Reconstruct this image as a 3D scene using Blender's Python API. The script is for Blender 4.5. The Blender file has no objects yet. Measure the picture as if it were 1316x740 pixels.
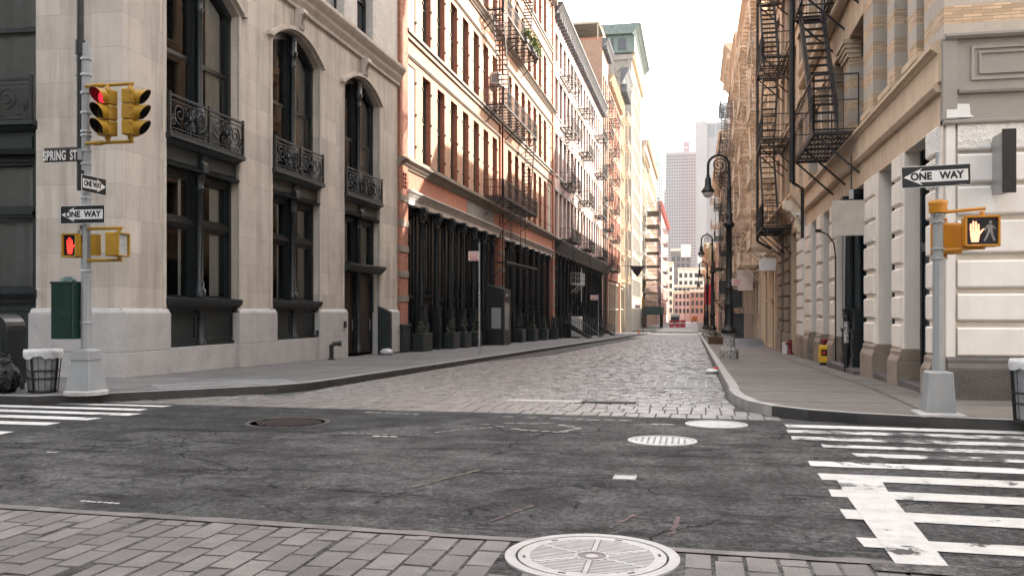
import bpy, math, random
from mathutils import Vector, Matrix
RND = random.Random(11)
SC = bpy.context.scene
COL = SC.collection
PI = math.pi

# ------------------------------------------------------------------ helpers
class MB:
    """collects shapes and links them as one mesh object"""
    def __init__(s):
        s.v = []; s.f = []; s.m = []; s.s = []
    def add(s, vs, fs, m=0, smooth=False):
        b = len(s.v); s.v.extend(vs)
        for f in fs:
            s.f.append([b + i for i in f]); s.m.append(m); s.s.append(smooth)
    def box(s, x0, x1, y0, y1, z0, z1, m=0):
        if x0 > x1: x0, x1 = x1, x0
        if y0 > y1: y0, y1 = y1, y0
        if z0 > z1: z0, z1 = z1, z0
        s.add([(x0,y0,z0),(x1,y0,z0),(x1,y1,z0),(x0,y1,z0),(x0,y0,z1),(x1,y0,z1),(x1,y1,z1),(x0,y1,z1)],
              [(0,3,2,1),(4,5,6,7),(0,1,5,4),(1,2,6,5),(2,3,7,6),(3,0,4,7)], m)
    def quad(s, a, b, c, d, m=0):
        s.add([a,b,c,d], [(0,1,2,3)], m)
    def poly(s, pts, m=0):
        s.add(list(pts), [tuple(range(len(pts)))], m)
    def prism(s, poly, t0, t1, axis, m=0, smooth=False):
        n = len(poly)
        if axis == 'x': f = lambda p, t: (t, p[0], p[1])
        elif axis == 'y': f = lambda p, t: (p[0], t, p[1])
        else: f = lambda p, t: (p[0], p[1], t)
        s.add([f(p,t0) for p in poly] + [f(p,t1) for p in poly],
              [tuple(range(n-1,-1,-1)), tuple(range(n,2*n))], m)
        b = len(s.v) - 2*n
        for i in range(n):
            j = (i+1) % n
            s.f.append([b+i, b+j, b+n+j, b+n+i]); s.m.append(m); s.s.append(smooth)
    def bar(s, p, q, w, h=None, m=0, up=(0,0,1)):
        p = Vector(p); q = Vector(q); d = (q-p)
        if d.length < 1e-6: return
        d.normalize(); h = w if h is None else h
        u = Vector(up)
        if abs(d.dot(u)) > .98: u = Vector((1,0,0))
        a = d.cross(u).normalized()*w/2; b = a.cross(d).normalized()*h/2
        vs = [p-a-b,p+a-b,p+a+b,p-a+b,q-a-b,q+a-b,q+a+b,q-a+b]
        s.add([tuple(x) for x in vs], [(0,3,2,1),(4,5,6,7),(0,1,5,4),(1,2,6,5),(2,3,7,6),(3,0,4,7)], m)
    def tube(s, pts, r, n=8, m=0, smooth=True, caps=True):
        pts = [Vector(p) for p in pts]; k = len(pts)
        rs = r if isinstance(r, (list,tuple)) else [r]*k
        ref = None; rings = []
        for i,p in enumerate(pts):
            t = (pts[min(i+1,k-1)] - pts[max(i-1,0)]).normalized()
            if ref is None:
                ref = Vector((0,0,1)) if abs(t.z) < .9 else Vector((1,0,0))
            a = t.cross(ref)
            if a.length < 1e-5: a = t.cross(Vector((0,1,0)))
            a.normalize(); b = a.cross(t).normalized(); ref = b
            rings.append([tuple(p + a*rs[i]*math.cos(2*PI*j/n) + b*rs[i]*math.sin(2*PI*j/n)) for j in range(n)])
        vs = [v for g in rings for v in g]; fs = []
        for i in range(k-1):
            for j in range(n):
                fs.append((i*n+j, i*n+(j+1)%n, (i+1)*n+(j+1)%n, (i+1)*n+j))
        s.add(vs, fs, m, smooth)
        if caps:
            s.add(rings[0], [tuple(range(n))], m); s.add(rings[-1], [tuple(range(n))], m)
    def lathe(s, prof, cx=0, cy=0, n=16, m=0, smooth=True, sq=False, M=None):
        off = PI/4 if sq else 0
        vs = []; fs = []
        for r,z in prof:
            for j in range(n):
                a = 2*PI*j/n + off
                vs.append((cx + r*math.cos(a), cy + r*math.sin(a), z))
        for i in range(len(prof)-1):
            for j in range(n):
                fs.append((i*n+j, i*n+(j+1)%n, (i+1)*n+(j+1)%n, (i+1)*n+j))
        if M is not None: vs = [tuple(M @ Vector(v)) for v in vs]
        s.add(vs, fs, m, smooth and not sq)
        s.add(vs[:n], [tuple(range(n))], m); s.add(vs[-n:], [tuple(range(n))], m)
    def build(s, name, mats, parent=None, zo=0.0, M=None, bevel=0, loc=None, seg=2):
        vs = s.v
        if M is not None: vs = [tuple(M @ Vector(v)) for v in vs]
        if zo: vs = [(a,b,c-zo) for a,b,c in vs]
        me = bpy.data.meshes.new(name)
        me.from_pydata(vs, [], s.f)
        if not isinstance(mats, (list,tuple)): mats = [mats]
        for mt in mats: me.materials.append(mt)
        me.polygons.foreach_set('material_index', s.m)
        me.polygons.foreach_set('use_smooth', s.s)
        me.update()
        o = bpy.data.objects.new(name, me); COL.objects.link(o)
        if parent is not None: o.parent = parent
        if loc is not None: o.location = loc
        if bevel:
            b = o.modifiers.new('bevel', 'BEVEL'); b.width = bevel; b.segments = seg; b.limit_method = 'ANGLE'; b.angle_limit = .7
            b.harden_normals = False
        return o

def tag(o, label=None, cat=None, group=None, kind=None):
    if label: o['label'] = label
    if cat: o['category'] = cat
    if group: o['group'] = group
    if kind: o['kind'] = kind
    return o

def thing(name, label, cat, loc=(0,0,0), rz=0, group=None):
    o = bpy.data.objects.new(name, None); COL.objects.link(o)
    o.location = loc; o.rotation_euler = (0,0,rz); o.empty_display_size = .2
    return tag(o, label, cat, group)

def copy_tree(o, parent=None):
    c = o.copy(); COL.objects.link(c)
    if parent is not None: c.parent = parent
    for ch in list(o.children): copy_tree(ch, c)
    return c

def text(name, body, size, mat, parent, loc, rot=(PI/2,0,0), bold=0.0, sx=1.0, ax='CENTER', spacing=1.0):
    cu = bpy.data.curves.new(name, 'FONT'); cu.body = body; cu.size = size
    cu.align_x = ax; cu.align_y = 'CENTER'; cu.offset = bold; cu.extrude = .0015; cu.space_character = spacing
    cu.materials.append(mat)
    tmp = bpy.data.objects.new(name, cu); COL.objects.link(tmp)
    me = bpy.data.meshes.new_from_object(tmp, depsgraph=bpy.context.evaluated_depsgraph_get())
    bpy.data.objects.remove(tmp); bpy.data.curves.remove(cu)
    me.materials.clear(); me.materials.append(mat)
    o = bpy.data.objects.new(name, me); COL.objects.link(o)
    o.parent = parent; o.location = loc; o.rotation_euler = rot; o.scale = (sx,1,1)
    return o

# ------------------------------------------------------------------ materials
def nd(nt, t, **kw):
    n = nt.nodes.new(t)
    for k,v in kw.items():
        if k.startswith('i_'):
            key = k[2:].replace('_',' ')
            n.inputs[key].default_value = v
        else: setattr(n, k, v)
    return n

def rgba(c): return (c[0],c[1],c[2],1.0)

def mixc(nt, fac, a, b, mode='MIX'):
    m = nt.nodes.new('ShaderNodeMix'); m.data_type = 'RGBA'; m.blend_type = mode; m.clamp_factor = True
    for sock, v in ((m.inputs[0],fac),(m.inputs[6],a),(m.inputs[7],b)):
        if hasattr(v,'links') or hasattr(v,'is_linked'): nt.links.new(v, sock)
        elif isinstance(v,(tuple,list)): sock.default_value = rgba(v)
        else: sock.default_value = v
    return m.outputs[2]

def ramp(nt, src, p0, p1, v0=0.0, v1=1.0):
    r = nt.nodes.new('ShaderNodeMapRange'); r.clamp = True
    nt.links.new(src, r.inputs[0])
    r.inputs[1].default_value = p0; r.inputs[2].default_value = p1; r.inputs[3].default_value = v0; r.inputs[4].default_value = v1
    return r.outputs[0]

def math_(nt, op, a, b=None):
    m = nt.nodes.new('ShaderNodeMath'); m.operation = op
    for i,v in enumerate((a,b)):
        if v is None: continue
        if hasattr(v,'is_linked'): nt.links.new(v, m.inputs[i])
        else: m.inputs[i].default_value = v
    return m.outputs[0]

def noise(nt, vec, scale, detail=4, rough=.55, sc=None):
    if sc is not None:
        mp = nt.nodes.new('ShaderNodeMapping'); mp.inputs['Scale'].default_value = sc
        nt.links.new(vec, mp.inputs[0]); vec = mp.outputs[0]
    n = nt.nodes.new('ShaderNodeTexNoise'); n.inputs['Scale'].default_value = scale
    n.inputs['Detail'].default_value = detail; n.inputs['Roughness'].default_value = rough
    nt.links.new(vec, n.inputs['Vector'])
    return n.outputs['Fac']

def new_mat(name):
    m = bpy.data.materials.new(name); m.use_nodes = True
    nt = m.node_tree; bs = nt.nodes['Principled BSDF']
    return m, nt, bs

def pbr(name, c1, c2=None, scale=3.0, rough=.7, rvar=.1, metal=0.0, bump=0.1, bscale=40.0, streak=0.0, brick=None,
        speck=None, island=0.0, stain=0.0, stainc=(.03,.03,.03), spec=.5, band=None, flat=False, chips=None, bdist=.01):
    m, nt, bs = new_mat(name)
    c2 = c2 or tuple(x*.8 for x in c1)
    tc = nt.nodes.new('ShaderNodeTexCoord'); vec = tc.outputs['Object']
    sep = nt.nodes.new('ShaderNodeSeparateXYZ'); nt.links.new(vec, sep.inputs[0])
    wall = nt.nodes.new('ShaderNodeCombineXYZ')
    if flat:
        nt.links.new(sep.outputs[0], wall.inputs[0]); nt.links.new(sep.outputs[1], wall.inputs[1])
    else:
        nt.links.new(math_(nt,'ADD',sep.outputs[0],sep.outputs[1]), wall.inputs[0]); nt.links.new(sep.outputs[2], wall.inputs[1])
    col = mixc(nt, ramp(nt, noise(nt, vec, scale, 6), .3, .7), c1, c2)
    hgt = ramp(nt, noise(nt, vec, bscale, 5, .6), .2, .8)
    if brick:
        bt = nt.nodes.new('ShaderNodeTexBrick'); nt.links.new(wall.outputs[0], bt.inputs['Vector'])
        bt.inputs['Scale'].default_value = 1.0; bt.inputs['Brick Width'].default_value = brick['w']; bt.inputs['Row Height'].default_value = brick['h']
        bt.inputs['Mortar Size'].default_value = brick.get('m',.008); bt.inputs['Mortar Smooth'].default_value = .3
        v = brick.get('var', .25); bt.offset = brick.get('off', .5)
        bt.inputs['Color1'].default_value = (1-v,1-v,1-v,1); bt.inputs['Color2'].default_value = (1+v*.5,1+v*.5,1+v*.5,1)
        bt.inputs['Mortar'].default_value = (1,1,1,1)
        tint = mixc(nt, 1.0, col, bt.outputs['Color'], 'MULTIPLY')
        if band:   # alternate stone bands: (period, offset, colour)
            z = math_(nt,'FRACT', math_(nt,'DIVIDE', math_(nt,'ADD', sep.outputs[2], band[1]), band[0]))
            bf = math_(nt,'GREATER_THAN', z, .5)
            stonec = mixc(nt, noise(nt, vec, 5, 5), band[2], tuple(x*.75 for x in band[2]))
            tint2 = mixc(nt, bt.outputs['Fac'], tint, brick['mortar'])
            col = mixc(nt, bf, tint2, stonec)
        else:
            col = mixc(nt, bt.outputs['Fac'], tint, brick['mortar'])
        hgt = math_(nt,'SUBTRACT', math_(nt,'MULTIPLY',hgt,.35), math_(nt,'MULTIPLY',bt.outputs['Fac'],.8))
    if streak:
        st = ramp(nt, noise(nt, vec, 1.0, 6, .7, (2.6,2.6,.22)), .45, .72, 0, streak)
        col = mixc(nt, st, col, stainc)
    if stain:
        sn = ramp(nt, noise(nt, vec, .9, 7, .7), .55, .85, 0, stain)
        col = mixc(nt, sn, col, stainc)
    if speck:   # (scale, colour, amount)
        sp = ramp(nt, noise(nt, vec, speck[0], 2, .5), .56, .66, 0, speck[2])
        col = mixc(nt, sp, col, speck[1])
        sp2 = ramp(nt, noise(nt, vec, speck[0]*1.3, 2, .5), .34, .44, speck[2], 0)
        col = mixc(nt, sp2, col, tuple(x*.25 for x in c2))
    if chips:   # (scale, threshold, colour) worn-off patches
        cp = ramp(nt, noise(nt, vec, chips[0], 7, .7), chips[1], chips[1]+.04, 0, 1)
        col = mixc(nt, cp, col, chips[2])
    if island:
        gi = nt.nodes.new('ShaderNodeNewGeometry')
        iv = ramp(nt, gi.outputs['Random Per Island'], 0, 1, 1-island, 1+island*.6)
        cb = nt.nodes.new('ShaderNodeCombineXYZ')
        for k in range(3): nt.links.new(iv, cb.inputs[k])
        col = mixc(nt, 1.0, col, cb.outputs[0], 'MULTIPLY')
    nt.links.new(col, bs.inputs['Base Color'])
    rr = ramp(nt, noise(nt, vec, scale*2.3, 4), .3, .7, max(.02,rough-rvar), min(1,rough+rvar))
    nt.links.new(rr, bs.inputs['Roughness'])
    bs.inputs['Metallic'].default_value = metal
    bs.inputs['Specular IOR Level'].default_value = spec
    if bump:
        bp = nt.nodes.new('ShaderNodeBump'); bp.inputs['Strength'].default_value = bump; bp.inputs['Distance'].default_value = bdist
        nt.links.new(hgt, bp.inputs['Height']); nt.links.new(bp.outputs[0], bs.inputs['Normal'])
    return m

def emis(name, col, strength):
    m, nt, bs = new_mat(name)
    bs.inputs['Base Color'].default_value = rgba(col); bs.inputs['Emission Color'].default_value = rgba(col)
    bs.inputs['Emission Strength'].default_value = strength; bs.inputs['Roughness'].default_value = .4
    return m

def glass_opaque(name, tint=(.012,.016,.018), rough=.03, wob=.06):
    m, nt, bs = new_mat(name)
    tc = nt.nodes.new('ShaderNodeTexCoord')
    n = noise(nt, tc.outputs['Object'], .8, 3)
    bs.inputs['Base Color'].default_value = rgba(tint); bs.inputs['Roughness'].default_value = rough
    bs.inputs['Specular IOR Level'].default_value = .42
    bp = nt.nodes.new('ShaderNodeBump'); bp.inputs['Strength'].default_value = wob; bp.inputs['Distance'].default_value = .02
    nt.links.new(n, bp.inputs['Height']); nt.links.new(bp.outputs[0], bs.inputs['Normal'])
    return m

def glass_clear(name, refl=1.0):
    m, nt, bs = new_mat(name); nt.nodes.remove(bs)
    out = nt.nodes['Material Output']
    tr = nt.nodes.new('ShaderNodeBsdfTransparent'); tr.inputs[0].default_value = (.72,.76,.76,1)
    gl = nt.nodes.new('ShaderNodeBsdfGlossy'); gl.inputs['Roughness'].default_value = .015
    fr = nt.nodes.new('ShaderNodeFresnel'); fr.inputs[0].default_value = 1.45
    mx = nt.nodes.new('ShaderNodeMixShader')
    f = math_(nt,'MULTIPLY', fr.outputs[0], refl)
    f2 = math_(nt,'ADD', f, .01)
    nt.links.new(f2, mx.inputs[0]); nt.links.new(tr.outputs[0], mx.inputs[1]); nt.links.new(gl.outputs[0], mx.inputs[2])
    nt.links.new(mx.outputs[0], out.inputs[0])
    return m

M = {}
M['limestone'] = pbr('limestone', (.55,.49,.43), (.46,.41,.36), 1.3, .82, brick=dict(w=1.42,h=.76,m=.006,var=.16,mortar=(.33,.29,.255)), bump=.25, bscale=55, streak=.65, stain=.6, stainc=(.23,.195,.165))
M['limestone_plain'] = pbr('limestone_plain', (.53,.47,.41), (.43,.38,.33), 2.2, .82, bump=.2, bscale=50, streak=.35, stainc=(.17,.145,.12))
M['granite'] = pbr('granite', (.47,.45,.44), (.37,.36,.355), 2.0, .7, speck=(60,(.66,.64,.62),.6), bump=.12, bscale=90, stain=.4, stainc=(.17,.165,.16), streak=.2)
M['granite_brown'] = pbr('granite_brown', (.33,.26,.20), (.21,.165,.13), 1.6, .7, speck=(80,(.42,.36,.31),.45), bump=.2, bscale=60, stain=.65, stainc=(.06,.055,.05))
M['granite_dark'] = pbr('granite_dark', (.105,.094,.088), (.068,.061,.058), 1.6, .7, speck=(80,(.28,.26,.24),.4), bump=.2, bscale=60, stain=.8, stainc=(.025,.027,.03))
M['iron_green'] = pbr('iron_green', (.005,.009,.011), (.0035,.006,.008), 4, .42, bump=.05, bscale=30)
M['iron_panel'] = pbr('iron_panel', (.011,.018,.018), (.008,.013,.014), 3, .5, bump=.06, bscale=25, streak=.2, stainc=(.015,.02,.02))
M['iron_teal'] = pbr('iron_teal', (.003,.010,.014), (.002,.007,.010), 4, .4, bump=.05, bscale=30)
M['iron_black'] = pbr('iron_black', (.007,.008,.009), (.004,.005,.006), 5, .5, bump=.12, bscale=60)
M['iron_rust'] = pbr('iron_rust', (.014,.012,.013), (.009,.008,.008), 7, .55, bump=.2, bscale=60, stain=.4, stainc=(.04,.02,.013))
M['black_shop'] = pbr('black_shop', (.004,.007,.009), (.003,.005,.0065), 3, .42, bump=.06, bscale=20)
M['black_door'] = pbr('black_door', (.005,.006,.008), (.004,.005,.006), 3, .4, bump=.06, bscale=20)
M['brick_red'] = pbr('brick_red', (.40,.145,.085), (.31,.105,.062), 1.1, .85, brick=dict(w=.215,h=.075,m=.009,var=.3,mortar=(.30,.17,.12)), bump=.3, bscale=60, streak=.15)
M['brick_pale'] = pbr('brick_pale', (.62,.40,.29), (.52,.32,.225), 1.0, .85, brick=dict(w=.215,h=.075,m=.009,var=.2,mortar=(.55,.40,.31)), bump=.25, bscale=60, streak=.2, stainc=(.3,.18,.12))
M['brick_white'] = pbr('brick_white', (.60,.57,.53), (.5,.47,.44), 1.0, .8, brick=dict(w=.215,h=.075,m=.008,var=.12,mortar=(.42,.40,.38)), bump=.25, bscale=60, streak=.2)
M['paint_pink'] = pbr('paint_pink', (.66,.50,.45), (.56,.41,.37), .8, .75, bump=.15, bscale=30, streak=.3, stainc=(.4,.25,.2))
M['brick_brown'] = pbr('brick_brown', (.34,.20,.135), (.27,.155,.10), 1.0, .85, brick=dict(w=.215,h=.075,m=.009,var=.3,mortar=(.30,.22,.17)), bump=.3, bscale=60)
M['brick_orange'] = pbr('brick_orange', (.46,.17,.10), (.38,.13,.075), 1.0, .85, brick=dict(w=.215,h=.075,m=.008,var=.2,mortar=(.4,.22,.16)), bump=.3, bscale=60)
M['brick_band'] = pbr('brick_band', (.63,.46,.31), (.53,.37,.235), 1.2, .8, brick=dict(w=.30,h=.055,m=.007,var=.28,mortar=(.33,.25,.17)), bump=.35, bscale=40, band=(.60,.04,(.50,.44,.38)), streak=.2, stainc=(.2,.17,.14))
M['stone_tan'] = pbr('stone_tan', (.62,.48,.345), (.52,.395,.28), 1.4, .8, bump=.2, bscale=35, streak=.35, stain=.3, stainc=(.20,.145,.10))
M['stone_grey_paint'] = pbr('stone_grey_paint', (.31,.285,.26), (.27,.25,.23), 1.4, .7, bump=.12, bscale=30, stain=.3, stainc=(.2,.18,.16))
M['paint_white'] = pbr('paint_white', (.80,.775,.74), (.73,.70,.665), 1.8, .6, bump=.12, bscale=26, streak=.22, stainc=(.5,.46,.40))
M['paint_white_rough'] = pbr('paint_white_rough', (.80,.775,.74), (.73,.70,.665), 1.8, .65, bump=1.0, bscale=13, bdist=.03)
M['joint_dark'] = pbr('joint_dark', (.42,.38,.33), (.3,.27,.24), 3, .8, bump=.1)
M['stone_brown'] = pbr('stone_brown', (.26,.205,.15), (.19,.15,.11), 1.4, .8, bump=.25, bscale=30, streak=.4, stainc=(.09,.07,.05))
M['cream'] = pbr('cream', (.80,.64,.46), (.72,.56,.39), .8, .7, bump=.12, bscale=30, streak=.3, stainc=(.38,.29,.2))
M['cream_light'] = pbr('cream_light', (.76,.67,.54), (.68,.58,.45), .8, .7, bump=.12, bscale=30, streak=.25, stainc=(.42,.34,.25))
M['yellow_stone'] = pbr('yellow_stone', (.64,.50,.30), (.52,.40,.25), .8, .75, bump=.12, bscale=30, streak=.3, stainc=(.35,.25,.15))
M['grey_stone'] = pbr('grey_stone', (.29,.265,.23), (.21,.19,.165), .8, .8, bump=.2, bscale=12, streak=.4, stainc=(.16,.14,.12))
M['copper_green'] = pbr('copper_green', (.15,.195,.175), (.095,.13,.118), 1.2, .7, bump=.2, bscale=8, streak=.4, stainc=(.05,.08,.07))
M['grey_dark'] = pbr('grey_dark', (.085,.09,.10), (.065,.07,.078), 1.2, .6, bump=.1)
M['grey_mid'] = pbr('grey_mid', (.24,.23,.22), (.19,.18,.175), 1.2, .7, bump=.1)
M['roof_tar'] = pbr('roof_tar', (.07,.07,.07), (.05,.05,.05), 1, .9)
M['trim_white'] = pbr('trim_white', (.62,.59,.55), (.52,.49,.46), 2, .6, bump=.1, bscale=30, streak=.35, stainc=(.25,.22,.19))
M['trim_brown'] = pbr('trim_brown', (.24,.195,.16), (.18,.147,.12), 2, .75, bump=.2, bscale=30, streak=.4, stainc=(.12,.1,.085))
M['shutter'] = pbr('shutter', (.60,.55,.50), (.5,.46,.42), 2, .6, bump=.1, streak=.3, stainc=(.3,.25,.2))
M['frame_olive'] = pbr('frame_olive', (.075,.085,.065), (.055,.063,.05), 3, .5, bump=.05)
M['frame_dark'] = pbr('frame_dark', (.02,.024,.026), (.015,.018,.02), 3, .45, bump=.05)
M['frame_pale'] = pbr('frame_pale', (.42,.40,.37), (.36,.34,.31), 3, .5, bump=.05)
M['glass'] = glass_opaque('glass')
M['glass_far'] = glass_opaque('glass_far', (.03,.035,.04), .08, .0)
M['glass_lit'] = glass_opaque('glass_lit', (.30,.30,.29), .06, .0)
M['glass_clear'] = glass_clear('glass_clear')
M['room'] = pbr('room', (.035,.030,.026), (.012,.012,.012), 2, .9, bump=0)
M['curtain'] = pbr('curtain', (.68,.66,.63), (.58,.56,.54), 2, .9, bump=.1)
M['warm_lamp'] = emis('warm_lamp', (1.0,.5,.18), .3)
M['asphalt'] = None
M['white_metal'] = pbr('white_metal', (.66,.64,.61), (.58,.56,.53), 3, .5, bump=.05, stain=.2, stainc=(.4,.36,.32))
M['cream_metal'] = pbr('cream_metal', (.74,.62,.48), (.66,.54,.41), 3, .55, bump=.05)
M['galv'] = pbr('galv', (.40,.41,.42), (.31,.32,.33), 6, .45, metal=.5, bump=.1, bscale=30, stain=.3, stainc=(.2,.2,.2))
M['pole_grey'] = pbr('pole_grey', (.30,.31,.315), (.25,.26,.265), 3, .5, bump=.12, bscale=25, chips=(5,.66,(.12,.115,.11)), streak=.25, stainc=(.2,.2,.2))
M['sticker_mix'] = pbr('sticker_mix', (.62,.60,.56), (.05,.05,.055), 14, .6, bump=.1, chips=(12,.58,(.02,.02,.02)))
M['sign_yellow'] = pbr('sign_yellow', (.37,.205,.012), (.31,.17,.010), 4, .5, bump=.1, bscale=30, stain=.55, stainc=(.22,.13,.02))
M['sign_orange'] = pbr('sign_orange', (.52,.215,.010), (.45,.18,.008), 4, .45, bump=.06, bscale=30)
M['sign_black'] = pbr('sign_black', (.010,.012,.016), (.008,.009,.012), 4, .4, bump=.03)
M['sign_blackbrown'] = pbr('sign_blackbrown', (.022,.016,.015), (.018,.013,.012), 4, .4, bump=.03)
M['sign_white'] = pbr('sign_white', (.74,.74,.73), (.66,.66,.65), 4, .4, bump=.03, stain=.15, stainc=(.5,.5,.48))
M['sign_red'] = pbr('sign_red', (.55,.03,.03), (.48,.025,.025), 4, .4, bump=.03)
M['blank_sign'] = pbr('blank_sign', (.52,.47,.41), (.38,.34,.29), 3.2, .5, bump=.12, bscale=8, stain=.4, stainc=(.26,.22,.18))
M['blank_pink'] = pbr('blank_pink', (.62,.55,.51), (.54,.47,.43), 2, .6, bump=.05)
M['lens_red_on'] = emis('lens_red_on', (1.0,.015,.04), .45)
M['lens_off'] = pbr('lens_off', (.03,.028,.02), (.02,.02,.018), 5, .2, bump=0)
M['hand_on'] = emis('hand_on', (1.0,.36,.20), .42)
M['hand_red'] = emis('hand_red', (1.0,.05,.03), .30)
M['man_off'] = pbr('man_off', (.30,.285,.27), (.22,.21,.2), 40, .6, bump=0)
M['ped_face'] = pbr('ped_face', (.018,.018,.025), (.014,.014,.02), 5, .2, bump=0)
M['postal_green'] = pbr('postal_green', (.006,.030,.022), (.004,.022,.016), 3, .38, bump=.06, bscale=20)
M['mail_dark'] = pbr('mail_dark', (.010,.014,.015), (.008,.011,.012), 3, .38, bump=.06)
M['bag_white'] = pbr('bag_white', (.56,.56,.56), (.44,.44,.45), 6, .38, bump=.25, bscale=12, bdist=.02)
M['bag_grey'] = pbr('bag_grey', (.30,.31,.32), (.20,.21,.22), 6, .35, bump=.6, bscale=7, bdist=.03)
M['bag_black'] = pbr('bag_black', (.008,.009,.011), (.006,.007,.008), 6, .20, bump=1.0, bscale=7, bdist=.07)
M['wood_brown'] = pbr('wood_brown', (.12,.065,.035), (.085,.045,.025), 3, .7, bump=.2)
M['red_plastic'] = pbr('red_plastic', (.45,.03,.035), (.36,.025,.03), 2, .5, bump=.05)
M['yellow_box'] = pbr('yellow_box', (.72,.44,.012), (.64,.37,.01), 3, .45, bump=.05, stain=.15, stainc=(.3,.2,.05))
M['leaf'] = pbr('leaf', (.030,.050,.022), (.018,.034,.014), 4, .5, bump=0, island=.6)
M['leaf_bright'] = pbr('leaf_bright', (.16,.20,.025), (.11,.15,.02), 4, .5, bump=0, island=.5)
M['concrete_tower'] = pbr('concrete_tower', (.25,.232,.228), (.215,.2,.196), .05, .85, bump=0, streak=.0)
M['tower_brick'] = pbr('tower_brick', (.30,.19,.18), (.26,.165,.16), .05, .85, bump=0)
M['tower_band'] = pbr('tower_band', (.30,.25,.25), (.27,.225,.225), .05, .8, bump=0)
M['terra_pale'] = pbr('terra_pale', (.44,.46,.44), (.38,.40,.385), .05, .8, bump=0)
M['tower_copper'] = pbr('tower_copper', (.22,.29,.265), (.18,.24,.22), .08, .8, bump=0)
M['truck_orange'] = pbr('truck_orange', (.62,.20,.04), (.55,.17,.035), 1, .5, bump=0)
M['brick_far_red'] = pbr('brick_far_red', (.34,.175,.135), (.28,.14,.105), .3, .85, bump=0)
M['pink_far'] = pbr('pink_far', (.56,.38,.34), (.48,.32,.29), .3, .85, bump=0)
M['green_shed'] = pbr('green_shed', (.012,.032,.028), (.009,.025,.022), 1, .6, bump=.05)
M['brick_salmon'] = pbr('brick_salmon', (.47,.262,.165), (.385,.205,.125), 1.0, .85, brick=dict(w=.215,h=.075,m=.009,var=.22,mortar=(.48,.31,.23)), bump=.3, bscale=60, streak=.2, stainc=(.3,.16,.11))
M['cream_paint'] = pbr('cream_paint', (.50,.42,.33), (.42,.35,.27), 1.5, .6, bump=.08)
M['wood_pale'] = pbr('wood_pale', (.42,.35,.26), (.34,.28,.2), 2, .7, bump=.1)
M['sign_red_far'] = pbr('sign_red_far', (.42,.12,.10), (.36,.1,.085), .3, .8, bump=0)

M['paint_white_bounce'] = pbr('paint_white_bounce', (.82,.755,.68), (.74,.675,.60), 1.8, .6, bump=.15, bscale=26, streak=.35, stainc=(.46,.40,.34))  # the white paint again, warm bounce light put into its colour for the piers
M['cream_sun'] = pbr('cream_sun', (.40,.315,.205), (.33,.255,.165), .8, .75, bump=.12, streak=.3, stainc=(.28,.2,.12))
M['pier_two_tone'] = M['paint_white']
M['joint_pale'] = pbr('joint_pale', (.58,.53,.46), (.50,.45,.39), 3, .75, bump=.15, bscale=40, streak=.3, stainc=(.35,.31,.26))
M['blade_grey'] = pbr('blade_grey', (.34,.33,.32), (.27,.26,.255), 2, .4, metal=.4, bump=.1, streak=.4, stainc=(.15,.14,.135))
M['brown_dark'] = pbr('brown_dark', (.045,.037,.033), (.035,.03,.027), 1, .85, bump=0)
M['trim_metal'] = pbr('trim_metal', (.32,.27,.22), (.25,.21,.17), 3, .6, bump=.05)
M['sign_pinkish'] = pbr('sign_pinkish', (.66,.56,.53), (.6,.5,.47), 4, .45, bump=.03)
M['dome_green'] = pbr('dome_green', (.035,.085,.080), (.025,.065,.062), 3, .3, bump=.03)
M['cap_red'] = pbr('cap_red', (.22,.015,.02), (.17,.012,.016), 4, .45, bump=.1)
M['lens_cone'] = pbr('lens_cone', (.62,.12,.03), (.55,.1,.025), 4, .5, bump=0)
M['tower_dark'] = pbr('tower_dark', (.13,.10,.10), (.10,.08,.08), .1, .8, bump=0)
M['tower_grey'] = pbr('tower_grey', (.27,.25,.255), (.23,.215,.22), .05, .8, bump=0)
M['concrete_slab'] = pbr('concrete_slab', (.20,.188,.188), (.175,.165,.165), .05, .85, bump=0)
M['louvre'] = pbr('louvre', (.11,.11,.125), (.09,.09,.105), .1, .7, bump=0)
M['glass_tower'] = glass_opaque('glass_tower', (.06,.06,.072), .3, .0)
M['terra_white'] = pbr('terra_white', (.42,.43,.44), (.37,.38,.39), .05, .8, bump=0)
# ------------------------------------------------------------------ the lie of the land (z = 0 is eye level)
def gz(y):
    if y < 18: return -1.63
    if y < 160: return -1.63 - .0172*(y-18)
    return -1.63 - .0172*142 - .0045*(min(y,560)-160)
def sz(y): return gz(y) + .15

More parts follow.
